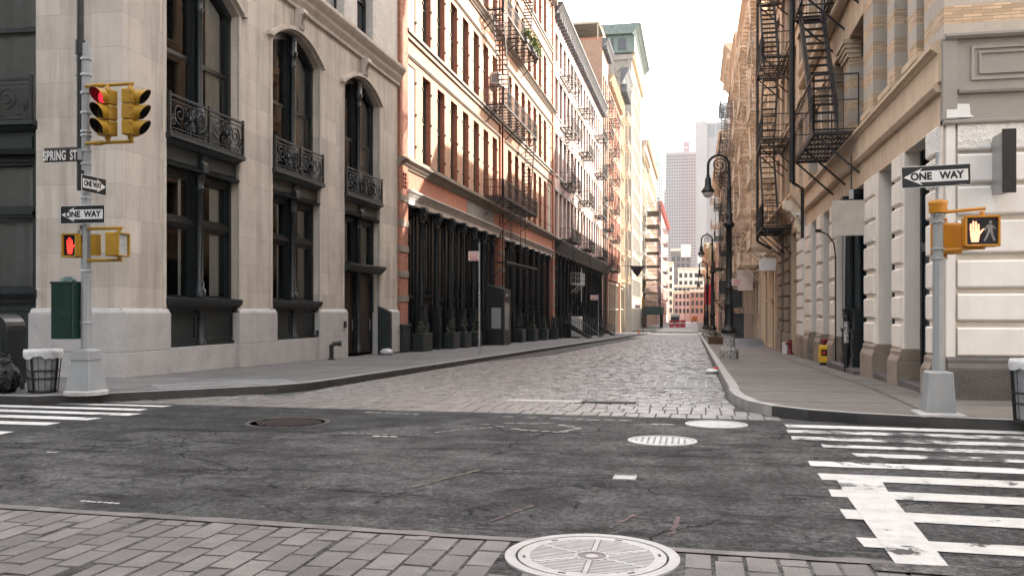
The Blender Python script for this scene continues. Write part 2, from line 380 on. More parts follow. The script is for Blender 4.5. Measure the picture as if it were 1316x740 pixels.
def asphalt(name, c1, c2, crack=.9, speck=.5, patch=0.0):
    m, nt, bs = new_mat(name)
    tc = nt.nodes.new('ShaderNodeTexCoord'); vec = tc.outputs['Object']
    big = ramp(nt, noise(nt, vec, .45, 6, .65), .35, .7)
    col = mixc(nt, big, c1, c2)
    mot = ramp(nt, noise(nt, vec, 17, 6, .9), .38, .62, .2, 2.1)
    cbm = nt.nodes.new('ShaderNodeCombineXYZ')
    for k in range(3): nt.links.new(mot, cbm.inputs[k])
    col = mixc(nt, 1.0, col, cbm.outputs[0], 'MULTIPLY')
    worn = ramp(nt, noise(nt, vec, .8, 5, .6, (.5,1.6,1)), .5, .75, 0, .45)
    col = mixc(nt, worn, col, tuple(x*.55 for x in c1))
    ag = noise(nt, vec, 62, 4, .75)
    col = mixc(nt, ramp(nt, ag, .52, .66, 0, speck), col, (.20,.20,.195))
    ag2 = noise(nt, vec, 40, 3, .6)
    col = mixc(nt, ramp(nt, ag2, .30, .42, speck*1.2, 0), col, (.012,.012,.013))
    pv_ = ramp(nt, noise(nt, vec, 1.5, 6, .7), .40, .62, .62, 1.45)
    gr_ = ramp(nt, noise(nt, vec, 14, 9, .95), .40, .60, .68, 1.34)
    sm_ = math_(nt,'MULTIPLY', pv_, gr_)
    cb2 = nt.nodes.new('ShaderNodeCombineXYZ')
    for k in range(3): nt.links.new(sm_, cb2.inputs[k])
    col = mixc(nt, 1.0, col, cb2.outputs[0], 'MULTIPLY')
    h = math_(nt,'MULTIPLY', ag, .6)
    if crack:
        dn = nt.nodes.new('ShaderNodeTexNoise'); dn.inputs['Scale'].default_value = 1.6; dn.inputs['Detail'].default_value = 6
        nt.links.new(vec, dn.inputs['Vector'])
        mx = nt.nodes.new('ShaderNodeVectorMath'); mx.operation = 'MULTIPLY_ADD'
        nt.links.new(dn.outputs['Color'], mx.inputs[0]); mx.inputs[1].default_value = (.9,.9,.9); nt.links.new(vec, mx.inputs[2])
        for sc_, lo, wd in ((.55,.46,.022),(1.7,.52,.020)):
            vo = nt.nodes.new('ShaderNodeTexVoronoi'); vo.feature = 'DISTANCE_TO_EDGE'; vo.inputs['Scale'].default_value = sc_
            nt.links.new(mx.outputs[0], vo.inputs['Vector'])
            ln = ramp(nt, vo.outputs['Distance'], 0, wd*sc_, 1, 0)
            mk = ramp(nt, noise(nt, vec, .6*sc_, 4, .6), lo, lo+.1)
            cf = math_(nt,'MULTIPLY', math_(nt,'MULTIPLY', ln, mk), crack)
            col = mixc(nt, cf, col, (.008,.008,.009))
            h = math_(nt,'SUBTRACT', h, math_(nt,'MULTIPLY', cf, 1.5))
        # short dark grooves lying along the cross street
        gr = ramp(nt, noise(nt, vec, 1.0, 9, .78, (.75,3.6,1)), .53, .64, 0, .95)
        col = mixc(nt, gr, col, (.007,.007,.008))
    nt.links.new(col, bs.inputs['Base Color'])
    bs.inputs['Roughness'].default_value = .8; bs.inputs['Specular IOR Level'].default_value = .16
    bp = nt.nodes.new('ShaderNodeBump'); bp.inputs['Strength'].default_value = .9; bp.inputs['Distance'].default_value = .02
    nt.links.new(h, bp.inputs['Height']); nt.links.new(bp.outputs[0], bs.inputs['Normal'])
    return m

def road_paint(name, c, under, thr=.60, soft=.08, sc_=2.2):
    m, nt, bs = new_mat(name)
    tc = nt.nodes.new('ShaderNodeTexCoord'); vec = tc.outputs['Object']
    w1 = ramp(nt, noise(nt, vec, sc_, 8, .72), thr, thr+soft)
    w2 = ramp(nt, noise(nt, vec, 45, 4, .7), .60, .70, 0, .65)
    f = math_(nt,'MAXIMUM', w1, w2)
    dirt = mixc(nt, ramp(nt, noise(nt, vec, 5, 6, .7), .4, .75), c, tuple(x*.72 for x in c))
    col = mixc(nt, f, dirt, under)
    nt.links.new(col, bs.inputs['Base Color']); bs.inputs['Roughness'].default_value = .6
    bp = nt.nodes.new('ShaderNodeBump'); bp.inputs['Strength'].default_value = .4; bp.inputs['Distance'].default_value = .01
    nt.links.new(noise(nt, vec, 110, 3), bp.inputs['Height']); nt.links.new(bp.outputs[0], bs.inputs['Normal'])
    return m

def paving(name, c1, c2, w, h, mortar, ms=.045, var=.22, rough=.75):
    return pbr(name, c1, c2, 1.2, rough, brick=dict(w=w,h=h,m=ms,var=var,mortar=mortar,off=0.0), bump=.3, bscale=60, stain=.75, stainc=tuple(x*.42 for x in c1), speck=(110,(.26,.25,.245),.25), flat=True)

M['asphalt'] = asphalt('asphalt', (.062,.060,.059), (.036,.036,.037))
M['asphalt_patch'] = asphalt('asphalt_patch', (.033,.033,.035), (.025,.025,.027), crack=.25, speck=.35)
M['asphalt_plain'] = asphalt('asphalt_plain', (.075,.072,.070), (.055,.054,.053), crack=.3, speck=.4)
M['road_white'] = road_paint('road_white', (.66,.65,.63), (.045,.045,.045), .565, .06, 3.5)
M['road_white_near'] = road_paint('road_white_near', (.58,.565,.54), (.045,.045,.045), .60, .05, 2.6)
M['road_white_worn'] = road_paint('road_white_worn', (.60,.59,.57), (.045,.045,.045), .47, .1)
M['road_pink'] = road_paint('road_pink', (.19,.065,.072), (.04,.04,.04), .42, .12, 22)
M['road_yellow'] = road_paint('road_yellow', (.17,.15,.07), (.04,.04,.04), .42, .12, 22)
M['road_ghost'] = road_paint('road_ghost', (.24,.23,.22), (.04,.04,.04), .44, .18, 6)
M['sidewalk_l'] = paving('sidewalk_l', (.135,.132,.13), (.10,.098,.097), 1.5, 1.5, (.045,.045,.045))
M['sidewalk_r'] = paving('sidewalk_r', (.155,.135,.118), (.115,.10,.088), 3.3, 1.9, (.03,.028,.026))
M['kerb_stone'] = pbr('kerb_stone', (.34,.325,.31), (.22,.21,.20), 2.5, .7, bump=.3, bscale=30, stain=.5, stainc=(.13,.125,.12), brick=dict(w=1.8,h=5.0,m=.012,var=.15,mortar=(.08,.08,.08)), flat=False)
M['kerb_steel'] = pbr('kerb_steel', (.05,.048,.046), (.03,.029,.028), 2.5, .5, metal=.3, bump=.2, bscale=30)
M['cobble'] = pbr('cobble', (.215,.20,.19), (.14,.13,.124), 3, .40, rvar=.12, bump=.35, bscale=45, island=.17, speck=(70,(.36,.345,.335),.3), bdist=.012)
M['cobble_far'] = pbr('cobble_far', (.30,.285,.275), (.22,.21,.205), 1, .55, brick=dict(w=.25,h=.135,m=.018,var=.35,mortar=(.05,.05,.05)), bump=.8, bscale=40, flat=True, bdist=.02)
M['paver'] = pbr('paver', (.19,.174,.165), (.125,.114,.108), 2.2, .66, bump=.35, bscale=45, island=.26, stain=.8, stainc=(.07,.065,.062), speck=(90,(.40,.38,.37),.25))
M['grout'] = pbr('grout', (.075,.072,.068), (.05,.048,.045), 6, .9, bump=.3)
M['earth'] = pbr('earth', (.13,.125,.12), (.10,.096,.092), .05, .9, bump=0)
M['cast_iron'] = pbr('cast_iron', (.46,.45,.44), (.36,.352,.345), 4, .42, metal=.15, bump=.3, bscale=60, stain=.6, stainc=(.17,.16,.155))
M['cast_groove'] = pbr('cast_groove', (.22,.18,.175), (.16,.135,.13), 4, .6, bump=.2)
M['cast_iron_dim'] = pbr('cast_iron_dim', (.24,.235,.23), (.19,.185,.18), 4, .5, metal=.3, bump=.2)
M['cast_rust'] = pbr('cast_rust', (.070,.054,.045), (.048,.040,.034), 6, .7, bump=.4, bscale=60)
M['steel_plate'] = pbr('steel_plate', (.022,.022,.022), (.016,.016,.016), 4, .75, bump=.15, spec=.2)
M['stone_plate'] = pbr('stone_plate', (.40,.38,.365), (.33,.315,.305), 3, .6, bump=.2, bscale=50)

KL = [(-60,11.6),(-20,13.2),(-11.2,13.45),(-10.6,13.92),(-9.95,14.5),(-9.3,15.15),(-8.65,15.8),(-8.1,16.45),(-7.78,17.15),(-7.64,18.2)]
KR = [(.64,18.2),(.61,17.2),(.66,16.2),(.84,15.1),(1.17,14.42),(1.65,13.95),(2.3,13.6),(3.2,13.33),(4.3,13.15),(8,13.0),(60,11.2)]
def kl_x(y):
    if y >= 18.2: return -7.64
    for (x0,y0),(x1,y1) in zip(KL[2:],KL[3:]):
        if y0 <= y <= y1: return x0 + (x1-x0)*(y-y0)/(y1-y0)
    return -11.2
def kr_x(y):
    if y >= 18.2: return .64
    for (x1,y1),(x0,y0) in zip(KR,KR[1:]):
        if y0 <= y <= y1: return x0 + (x1-x0)*(y-y0)/(y1-y0)
    return 4.3
def back_line(x): return 13.82 - .03*x
def front_line(x): return 6.24 - .042*x

def structure(name, mb, mats, **k):
    o = mb.build(name, mats, **k); o['kind'] = 'structure'; return o

# far terrain: one sheet to the horizon
mb = MB()
ys = [-400,-60,0,18,60,110,160,260,360,460,560,1200,2400]
for a,b in zip(ys,ys[1:]):
    mb.quad((-900,a,gz(a)-.12),(900,a,gz(a)-.12),(900,b,gz(b)-.12),(-900,b,gz(b)-.12))
structure('ground', mb, M['earth'])

# cross street, asphalt with its older patch
mb = MB()
xs = [-90,-40,-12,-4,4,12,40,90]
for a,b in zip(xs,xs[1:]):
    mb.quad((a,front_line(a),-1.63),(b,front_line(b),-1.63),(b,back_line(b),-1.63),(a,back_line(a),-1.63))
structure('cross_street', mb, M['asphalt'])
mb = MB()
mb.poly([(-40,11.15,-1.626),(-12,11.02,-1.626),(-6.5,11.05,-1.626),(-4.9,11.22,-1.626),(-4.35,11.9,-1.626),(-3.6,12.25,-1.626),(-3.3,13.6,-1.626),(-6.5,13.95,-1.626),(-12,14.05,-1.626),(-40,14.9,-1.626)])
structure('road_patch', mb, M['asphalt_patch'])
mb = MB()
mb.poly([(-14,13.9,-1.646),(6,13.3,-1.646),(6,18,-1.646),(-14,18,-1.646)])
structure('road_bed', mb, M['grout'])
# near side: asphalt behind the paved crossing, plus the bit right of it
mb = MB()
mb.quad((-90,-30,-1.634),(90,-30,-1.634),(90,front_line(90)+.02,-1.634),(-90,front_line(-90)+.02,-1.634))
structure('near_road', mb, M['asphalt_plain'])

def stones(name, rows, mat, top=0.0, cross=.02, tilt=.006, base=-.06, inset=.010):
    """rows: list of (y0, y1, [x breakpoints]) -> one mesh of bevelled setts"""
    vs = []; fs = []; r = random.Random(5)
    for y0,y1,xsb in rows:
        for xa,xb in zip(xsb,xsb[1:]):
            g = r.uniform(.003,.006)
            j = [r.uniform(-.006,.006) for _ in range(8)]
            a0,a1,b0,b1 = xa+g, xb-g, y0+g, y1-g
            z = gz((y0+y1)/2) + top + r.uniform(-tilt,tilt)
            tx = r.uniform(-tilt,tilt); ty = r.uniform(-tilt,tilt)
            i = inset
            n = len(vs); s0 = -.03*xa*max(0,min(1,(19-y0)/4)); s1 = -.03*xa*max(0,min(1,(19-y1)/4)); b0 += s0; b1 += s1
            sl = .0172*(y1-y0)/2 if y0 > 18 else 0
            vs += [(a0,b0,z-.014),(a1,b0,z-.014),(a1,b1,z-.014),(a0,b1,z-.014),
                   (a0+i+j[0],b0+i+j[1],z-tx-ty+sl),(a1-i+j[2],b0+i+j[3],z+tx-ty+sl),(a1-i+j[4],b1-i+j[5],z+tx+ty-sl),(a0+i+j[6],b1-i+j[7],z-tx+ty-sl)]
            fs += [(n+4,n+5,n+6,n+7),(n,n+1,n+5,n+4),(n+1,n+2,n+6,n+5),(n+2,n+3,n+7,n+6),(n+3,n,n+4,n+7)]
    me = bpy.data.meshes.new(name); me.from_pydata(vs,[],fs); me.materials.append(mat); me.update()
    o = bpy.data.objects.new(name, me); COL.objects.link(o); o['kind'] = 'structure'
    return o

# cobbled street: crossing band of long setts, then courses of blocks running down the street
rows = []
r = random.Random(3)
y = 13.83
for k in range(4):
    y1 = y + (.52 if k < 3 else .40)
    x = kl_x(y+.3) + .03 + (k % 2)*.12; xe = kr_x(y+.26) - .04
    bp = [x]
    while x < xe-.2:
        x += r.uniform(.20,.27); bp.append(min(x,xe))
    rows.append((y,y1,bp)); y = y1
HOLES = [(-2.12,-1.0,15.66,16.06),(-1.16,.30,19.35,21.5)]
def strip_edge(y):
    if y < 30: return -7.64
    if y < 40: return -7.64 + (y-30)*.13
    if y < 105: return -6.34 + (y-40)*.006
    return -5.95
while y < 92:
    h = r.uniform(.105,.128); y1 = y + h
    xl = max(kl_x(y+.07)+.05, strip_edge(y)+.03); xe = kr_x(y+.07) - .05
    x = xl + r.uniform(0,.16); bp = [xl]
    if x > xl+.05: bp.append(x)
    while x < xe-.1:
        x += r.uniform(.16,.24); bp.append(min(x,xe))
    seg = []
    for a,b in zip(bp,bp[1:]):
        c = (a+b)/2
        if any(h0 < c < h1 and g0 < y+.07 < g1 for h0,h1,g0,g1 in HOLES):
            if len(seg) > 1: rows.append((y,y1,seg))
            seg = []
        else:
            if not seg: seg = [a]
            seg.append(b)
    if len(seg) > 1: rows.append((y,y1,seg))
    y = y1
stones('cobbled_street', rows, M['cobble'], tilt=.004)
mb = MB()
for a,b in ((18,40),(40,70),(70,92)):
    mb.quad((-7.7,a,gz(a)-.016),(.7,a,gz(a)-.016),(.7,b,gz(b)-.016),(-7.7,b,gz(b)-.016))
structure('road_bed', mb, M['grout'])
mb = MB()
ys = [92,125,160,163]
for a,b in zip(ys,ys[1:]):
    mb.quad((-7.64,a,gz(a)),(.64,a,gz(a)),(.64,b,gz(b)),(-7.64,b,gz(b)))
ys = [181,250,330,402]
for a,b in zip(ys,ys[1:]):
    mb.quad((-7.64,a,gz(a)),(.64,a,gz(a)),(.64,b,gz(b)),(-7.64,b,gz(b)))
structure('cobbled_street', mb, M['cobble_far'])
mb = MB()
mb.quad((-90,163,gz(163)),(90,163,gz(163)),(90,181,gz(181)),(-90,181,gz(181)))
mb.quad((-150,402,gz(402)),(150,402,gz(402)),(150,424,gz(424)),(-150,424,gz(424)))
structure('far_cross_street', mb, M['asphalt_plain'])
mb = MB()
ys = list(range(30,106,5))
for a,b in zip(ys,ys[1:]):
    mb.quad((-7.64,a,gz(a)+.003),(strip_edge(a),a,gz(a)+.003),(strip_edge(b),b,gz(b)+.003),(-7.64,b,gz(b)+.003))
structure('parking_lane', mb, M['asphalt_plain'])
# plates and grating laid in the cobbles
def flat_thing(name, label, cat, mb, mats, **k):
    return tag(mb.build(name, mats, **k), label, cat)
mb = MB(); mb.box(-2.10,-1.02,15.68,16.04,-1.66,-1.622)
flat_thing('trench_plate','dark steel plate let into the setts behind the asphalt edge','steel plate', mb, M['steel_plate'], bevel=.006)
mb = MB(); mb.box(-3.35,-1.98,15.72,16.03,-1.66,-1.614)
flat_thing('stone_slab','pale flat stone slab laid among the setts beside the dark plate','stone slab', mb, M['stone_plate'], bevel=.008)
mb = MB()
mb.box(-1.14,.28,19.40,19.50,-1.72,-1.645); mb.box(-1.14,.28,21.36,21.46,-1.76,-1.68)
for k in range(7):
    x = -1.14 + k*.228; mb.box(x,x+.05,19.50,21.36,-1.75,-1.665)
mb.box(-1.12,.26,19.5,21.36,-1.78,-1.74,1)
for k in range(30):
    yy = 19.53+k*.061; zz = gz(yy)
    mb.box(-1.09,.23,yy,yy+.034,zz-.03,zz+.004)
flat_thing('road_grating','pale steel vent grating set flush in the cobbles','grating', mb, [M['cast_iron_dim'],M['grout']])

# paved crossing at the near side
rows = []; r = random.Random(9)
x = -9.0; cols = []
while x < 4.7:
    w = r.uniform(.185,.215); cols.append((x,x+w)); x += w
vs=[]; fs=[]
def paver_stones():
    for i,(xa,xb) in enumerate(cols):
        yy = 2.6 + (i%2)*.18 + r.uniform(-.03,.03); lim = front_line((xa+xb)/2) - .10
        if xa > 2.6: lim -= .25
        while yy < lim-.08:
            y1 = min(yy + r.uniform(.34,.40), lim)
            if lim - y1 < .1: y1 = lim
            cx,cy = (xa+xb)/2,(yy+y1)/2
            if math.hypot(cx+.67,cy-5.92) > .60:
                yield xa,xb,yy,y1
            yy = y1
for xa,xb,y0,y1 in paver_stones():
    n=len(vs); g=.006; i=.008; z=-1.63+r.uniform(-.003,.003)
    a0,a1,b0,b1 = xa+g,xb-g,y0+g,y1-g
    t=r.uniform(-.003,.003)
    vs += [(a0,b0,z-.03),(a1,b0,z-.03),(a1,b1,z-.03),(a0,b1,z-.03),(a0+i,b0+i,z+t),(a1-i,b0+i,z-t),(a1-i,b1-i,z-t),(a0+i,b1-i,z+t)]
    fs += [(n+4,n+5,n+6,n+7),(n,n+1,n+5,n+4),(n+1,n+2,n+6,n+5),(n+2,n+3,n+7,n+6),(n+3,n,n+4,n+7)]
me = bpy.data.meshes.new('paved_crossing'); me.from_pydata(vs,[],fs); me.materials.append(M['paver']); me.update()
o = bpy.data.objects.new('paved_crossing', me); COL.objects.link(o); o['kind']='structure'
mb = MB()
mb.quad((-9.2,2.4,-1.655),(4.8,2.4,-1.655),(4.8,front_line(4.8)-.02,-1.655),(-9.2,front_line(-9.2)-.02,-1.655))
structure('road_bed', mb, M['grout'])
mb = MB()   # ragged concrete lip between pavers and asphalt
r = random.Random(4); px = -9.0; pts_t=[]; 
while px < 4.7:
    pts_t.append((px, front_line(px)+r.uniform(-.02,.05), front_line(px)-.10)); px += r.uniform(.15,.5)
for (xa,ya,la),(xb,yb,lb) in zip(pts_t,pts_t[1:]):
    mb.quad((xa,la,-1.624),(xb,lb,-1.624),(xb,yb,-1.625),(xa,ya,-1.625))
structure('crossing_edge', mb, M['paver'])
mb = MB()
mb.poly([(1.1,5.93,-1.618),(2.3,5.86,-1.618),(4.8,5.7,-1.618),(9,5.5,-1.618),(9,6.0,-1.618),(4.8,6.02,-1.618),(2.0,6.14,-1.618),(1.1,6.1,-1.618)])
structure('road_patch', mb, M['asphalt_plain'])

# pavements
mb = MB()
mb.poly([(x,y,-1.48) for x,y in KL] + [(-12.6,18.2,-1.48),(-60,18.2,-1.48)])
ys = [18.2]+list(range(22,164,6))+[163]
for a,b in zip(ys,ys[1:]):
    mb.quad((-12.6,a,sz(a)),(-7.64,a,sz(a)),(-7.64,b,sz(b)),(-12.6,b,sz(b)))
ys = [181,240,320,400]
for a,b in zip(ys,ys[1:]):
    mb.quad((-12.6,a,sz(a)),(-7.64,a,sz(a)),(-7.64,b,sz(b)),(-12.6,b,sz(b)))
structure('pavement', mb, M['sidewalk_l'])
mb = MB()
mb.poly([(x,y,-1.48) for x,y in KR[::-1]] + [(5.2,18.2,-1.48),(60,18.2,-1.48)])
ys = [18.2]+list(range(22,164,6))+[163]
for a,b in zip(ys,ys[1:]):
    mb.quad((.64,a,sz(a)),(5.2,a,sz(a)),(5.2,b,sz(b)),(.64,b,sz(b)))
ys = [181,240,320,400]
for a,b in zip(ys,ys[1:]):
    mb.quad((.64,a,sz(a)),(4.3,a,sz(a)),(4.3,b,sz(b)),(.64,b,sz(b)))
structure('pavement', mb, M['sidewalk_r'])

# kerbs
M['kerb_top_highlight'] = pbr('kerb_top_highlight', (.36,.345,.33), (.25,.24,.23), 2.5, .6, bump=.3, bscale=30, stain=.4, stainc=(.13,.125,.12))  # pale top faces: the kerb's edge highlight is put into their colour
def kerb(path, side, mat, w=.16, name='kerb'):
    mb = MB(); P = [Vector((x,y,0)) for x,y in path]
    off = []
    for i,p in enumerate(P):
        t = (P[min(i+1,len(P)-1)] - P[max(i-1,0)]).normalized()
        off.append(Vector((-t.y,t.x,0))*side*w)
    for i in range(len(P)-1):
        a,b = P[i],P[i+1]; oa,ob = off[i],off[i+1]
        za,zb = sz(a.y)+.004, sz(b.y)+.004
        mb.add([(a.x,a.y,za-.25),(b.x,b.y,zb-.25),(b.x,b.y,zb-.02),(a.x,a.y,za-.02),
                (a.x+oa.x*.12,a.y+oa.y*.12,za),(b.x+ob.x*.12,b.y+ob.y*.12,zb),(b.x+ob.x,b.y+ob.y,zb),(a.x+oa.x,a.y+oa.y,za)],
               [(0,1,2,3),(3,2,5,4),(4,5,6,7)])
    mb.m = [1 if i % 3 == 2 else 0 for i in range(len(mb.f))]
    return structure(name, mb, [mat, M['kerb_top_highlight']])
kerb(KL + [(-7.64,y) for y in range(22,164,4)], 1, M['kerb_steel'])
kerb([(.64,163)] + [(.64,y) for y in range(160,20,-4)] + KR[:5], 1, M['kerb_stone'], w=.20)
kerb(KR[4:], 1, M['kerb_steel'], w=.17)
kerb([(-7.64,y) for y in range(181,402,20)], 1, M['kerb_stone'])
kerb([(.64,y) for y in range(400,180,-20)], 1, M['kerb_stone'])

# pavement grille by the corner
mb = MB()
c = Vector((-9.32,16.55,-1.474)); d = Vector((.70,.71,0)); e = Vector((-.71,.70,0))
for k in range(34):
    p = c - d*1.3 + d*(2.6*k/33); mb.bar(p - e*.42, p + e*.42, .045, .006)
for s_ in (-1,1): mb.bar(c - d*1.35 + e*.45*s_, c + d*1.35 + e*.45*s_, .06, .014)
a0=c-d*1.3-e*.42; mb.quad(tuple(a0-Vector((0,0,.004))),tuple(a0+d*2.6-Vector((0,0,.004))),tuple(a0+d*2.6+e*.84-Vector((0,0,.004))),tuple(a0+e*.84-Vector((0,0,.004))),1)
flat_thing('pavement_grille','grey subway style vent grille in the pavement by the limestone corner','grating', mb, [M['galv'],M['grout']])

# crosswalk bars
def bars(lst, x0, x1, m, name='crosswalk', kk=-.035, dz=-1.622, jag=.05):
    mb = MB(); r = random.Random(len(lst)+int(x0*10))
    for (ya,yb,xl,xr) in lst:
        n = 10; top=[]; bot=[]
        for i in range(n+1):
            x = xl + (xr-xl)*i/n
            top.append((x, yb + kk*(x-xl) + r.uniform(-1,1)*jag*.4, dz)); bot.append((x + (r.uniform(-1,1)*jag if i in (0,n) else 0), ya + kk*(x-xl) + r.uniform(-1,1)*jag*.4, dz))
        for i in range(n): mb.quad(bot[i],bot[i+1],top[i+1],top[i])
    return structure(name, mb, m)
bars([(12.98,13.30,1.25,9),(9.80,10.14,1.20,9)], 1.2, 9, M['road_white'])
bars([(9.03,9.38,1.20,9),(8.23,8.56,1.19,9),(7.36,7.70,1.16,9),(6.50,6.80,1.13,9)], 1.2, 9, M['road_white_near'])
bars([(12.42,12.72,1.22,9),(11.78,12.08,1.22,9),(11.16,11.40,1.5,9),(10.50,10.80,1.75,9)], 1.2, 9, M['road_white_worn'])
mb = MB(); r = random.Random(2)
for i in range(12):
    ya,yb = 6.12+i*.205, 6.12+(i+1)*.205
    mb.quad((1.26+.004*i,ya,-1.6215),(1.58+.010*i,ya,-1.6215),(1.58+.010*(i+1),yb,-1.6215),(1.26+.004*(i+1),yb,-1.6215))
structure('crosswalk', mb, M['road_white_near'], zo=-.003)
mb = MB(); mb.quad((1.31,8.58,-1.617),(1.70,8.58,-1.617),(1.74,9.02,-1.617),(1.33,9.02,-1.617)); structure('crosswalk', mb, M['road_white_worn'])
bars([(13.86,14.06,-17,-8.75),(13.25,13.52,-17,-8.85),(12.62,12.92,-17,-8.55),(11.98,12.28,-17,-8.80),(11.32,11.62,-17,-9.0),(10.38,10.68,-17,-8.95)], -17, -9, M['road_white'], kk=-.03)

def dab(pts, m, dz=-1.6225, name='road_marking', w=.06):
    mb = MB()
    r = random.Random(int(abs(pts[0][0])*100)+len(pts))
    for (xa,ya),(xb,yb) in zip(pts,pts[1:]):
        a = Vector((xa,ya,0)); v = Vector((xb-xa,yb-ya,0)); L = v.length; d = v.normalized(); n = Vector((-d.y,d.x,0))*w/2
        k = max(2,int(L/(w*1.1))); 
        for i in range(k):
            if r.random() < .16: continue
            c = a + v*((i+.5)/k) + n*r.uniform(-.35,.35); hl = L/k*r.uniform(.42,.62); m_ = r.randint(6,8); rr = r.uniform(.7,1.1)
            mb.poly([tuple(c + d*hl*math.cos(2*PI*j/m_)*r.uniform(.75,1.15) + n*rr*math.sin(2*PI*j/m_)*r.uniform(.7,1.2) + Vector((0,0,dz+.0001*(i%4)))) for j in range(m_)])
    return structure(name, mb, m)
dab([(-1.55,6.75),(-1.32,7.35)], M['road_pink'], w=.05); dab([(-.62,6.7),(-.45,7.25)], M['road_pink'], w=.05); dab([(-.16,6.6),(-.13,7.2)], M['road_pink'], w=.05)
dab([(-2.55,7.9),(-2.15,8.9)], M['road_yellow'], w=.06)
dab([(-4.1,11.0),(-3.75,11.0)], M['road_white'], w=.09); dab([(-5.2,6.75),(-4.75,6.73)], M['road_white'], w=.05)
dab([(-7.3,9.0),(-7.15,9.0)], M['road_white'], w=.06)
dab([(-4.6,11.2),(-3.6,11.2),(-3.2,11.75),(-2.75,12.15)], M['road_ghost'], w=.10)
dab([(-3.0,12.5),(-2.35,12.0),(-1.75,11.85),(-1.55,12.3),(-2.0,12.75),(-2.7,12.6)], M['road_ghost'], w=.14)
dab([(-2.9,13.45),(-1.6,13.3),(-.9,13.35)], M['road_ghost'], w=.16)
dab([(-5.5,13.6),(-4.2,13.45)], M['road_ghost'], w=.14)
dab([(-1.0,12.9),(-.3,12.95)], M['road_white_worn'], w=.14)

# covers in the road
def disc(mb, cx, cy, r0, r1, z0, z1, n=48, m=0):
    for j in range(n):
        a,b = 2*PI*j/n, 2*PI*(j+1)/n
        p = lambda rr,an,z: (cx+rr*math.cos(an), cy+rr*math.sin(an), z)
        mb.quad(p(r0,a,z1),p(r1,a,z1),p(r1,b,z1),p(r0,b,z1),m)
        mb.quad(p(r1,a,z0),p(r1,b,z0),p(r1,b,z1),p(r1,a,z1),m)
        if r0 > .001: mb.quad(p(r0,b,z0),p(r0,a,z0),p(r0,a,z1),p(r0,b,z1),m)
t = thing('manhole_cover','large pale iron manhole cover with ribbed sectors among the near pavers','manhole cover',(-.67,5.92,-1.63)); t.scale = (.825,.825,1)
mb = MB(); disc(mb,0,0,.615,.70,-.03,.010); disc(mb,0,0,.595,.615,-.03,-.012,m=1); mb.build('frame',[M['cast_iron'],M['grout']],t)
mb = MB(); disc(mb,0,0,0,.595,-.03,.002,m=1); disc(mb,0,0,.50,.595,-.03,.009); disc(mb,0,0,.115,.14,-.02,.009); disc(mb,0,0,0,.05,-.02,.006)
for k in range(-12,13):            # fine ribs, broken by the spokes
    yy = k*.040; hw = math.sqrt(max(0,.50**2-yy*yy))
    segs = [(-hw,hw)]
    for sp in (PI/6,PI/2,5*PI/6):
        out=[]
        xs_ = yy/math.tan(sp) if abs(math.tan(sp))>1e-6 else 0
        hw2 = .028
        for a,b in segs:
            if a < xs_-hw2 < b or a < xs_+hw2 < b: out += [(a,xs_-hw2),(xs_+hw2,b)]
            else: out.append((a,b))
        segs = out
    if abs(yy) < .14:
        c_ = math.sqrt(.14**2-yy*yy); out=[]
        for a,b in segs:
            for p,q in ((a,min(b,-c_)),(max(a,c_),b)):
                if q-p > .02: out.append((p,q))
        segs = out
    for a,b in segs:
        if b-a > .02: mb.box(a,b,yy-.012,yy+.012,-.02,.008)
for sp in (PI/6,PI/2,5*PI/6):
    d = Vector((math.cos(sp),math.sin(sp),0))
    for s_ in (1,-1): mb.bar(d*.13*s_, d*.51*s_, .035, .018)
for sp in (.2,1.25,2.3,3.4,4.4,5.4):
    d = Vector((math.cos(sp),math.sin(sp),0)); n = Vector((-d.y,d.x,0))
    mb.bar(d*.545-n*.03+Vector((0,0,.006)), d*.545+n*.03+Vector((0,0,.006)), .022, .010, m=2)
mb.build('lid',[M['cast_iron'],M['cast_groove'],M['grout']],t)
def cover(label, x, y, r, m, ring=True, pat=True):
    t = thing('manhole_cover', label, 'manhole cover', (x,y,-1.63))
    mb = MB(); disc(mb,0,0,r*.9,r,-.03,.010); mb.build('frame',m,t)
    mb = MB(); disc(mb,0,0,0,r*.885,-.03,.004)
    if pat:
        k = 0
        a = -r*.75
        while a < r*.76:
            b = -r*.75
            while b < r*.76:
                if math.hypot(a,b) < r*.78: o_ = .047*(round((a+r*.75)/.095)%2); mb.box(a-.014,a+.014,b+o_-.014,b+o_+.014,0,.008,1)
                b += .075
            a += .075
    mb.build('lid',[m,M['cast_iron_dim'] if m is M['cast_iron'] else M['cast_groove']],t)
    return t
cover('round bright iron cover beside the granite crossing band, larger of the small pair',.30,13.14,.44,M['cast_iron'],pat=False)
cover('round bright iron cover dotted with dark studs, in the middle of the asphalt',-.40,11.35,.43,M['cast_iron'])
cover('round rusty brown iron cover sunk in the dark asphalt patch',-5.8,12.1,.60,M['cast_rust'])
t = thing('valve_cover','small square valve lid with white rim in the asphalt','valve cover',(-.67,8.78,-1.63))
mb = MB()
for a,b,c_,d_ in ((-.11,.11,-.11,-.08),(-.11,.11,.08,.11),(-.11,-.08,-.08,.08),(.08,.11,-.08,.08)): mb.box(a,b,c_,d_,-.02,.008)
mb.build('rim',M['stone_plate'],t)
mb = MB(); mb.box(-.08,.08,-.08,.08,-.02,.003); mb.build('lid',M['cast_iron'],t)
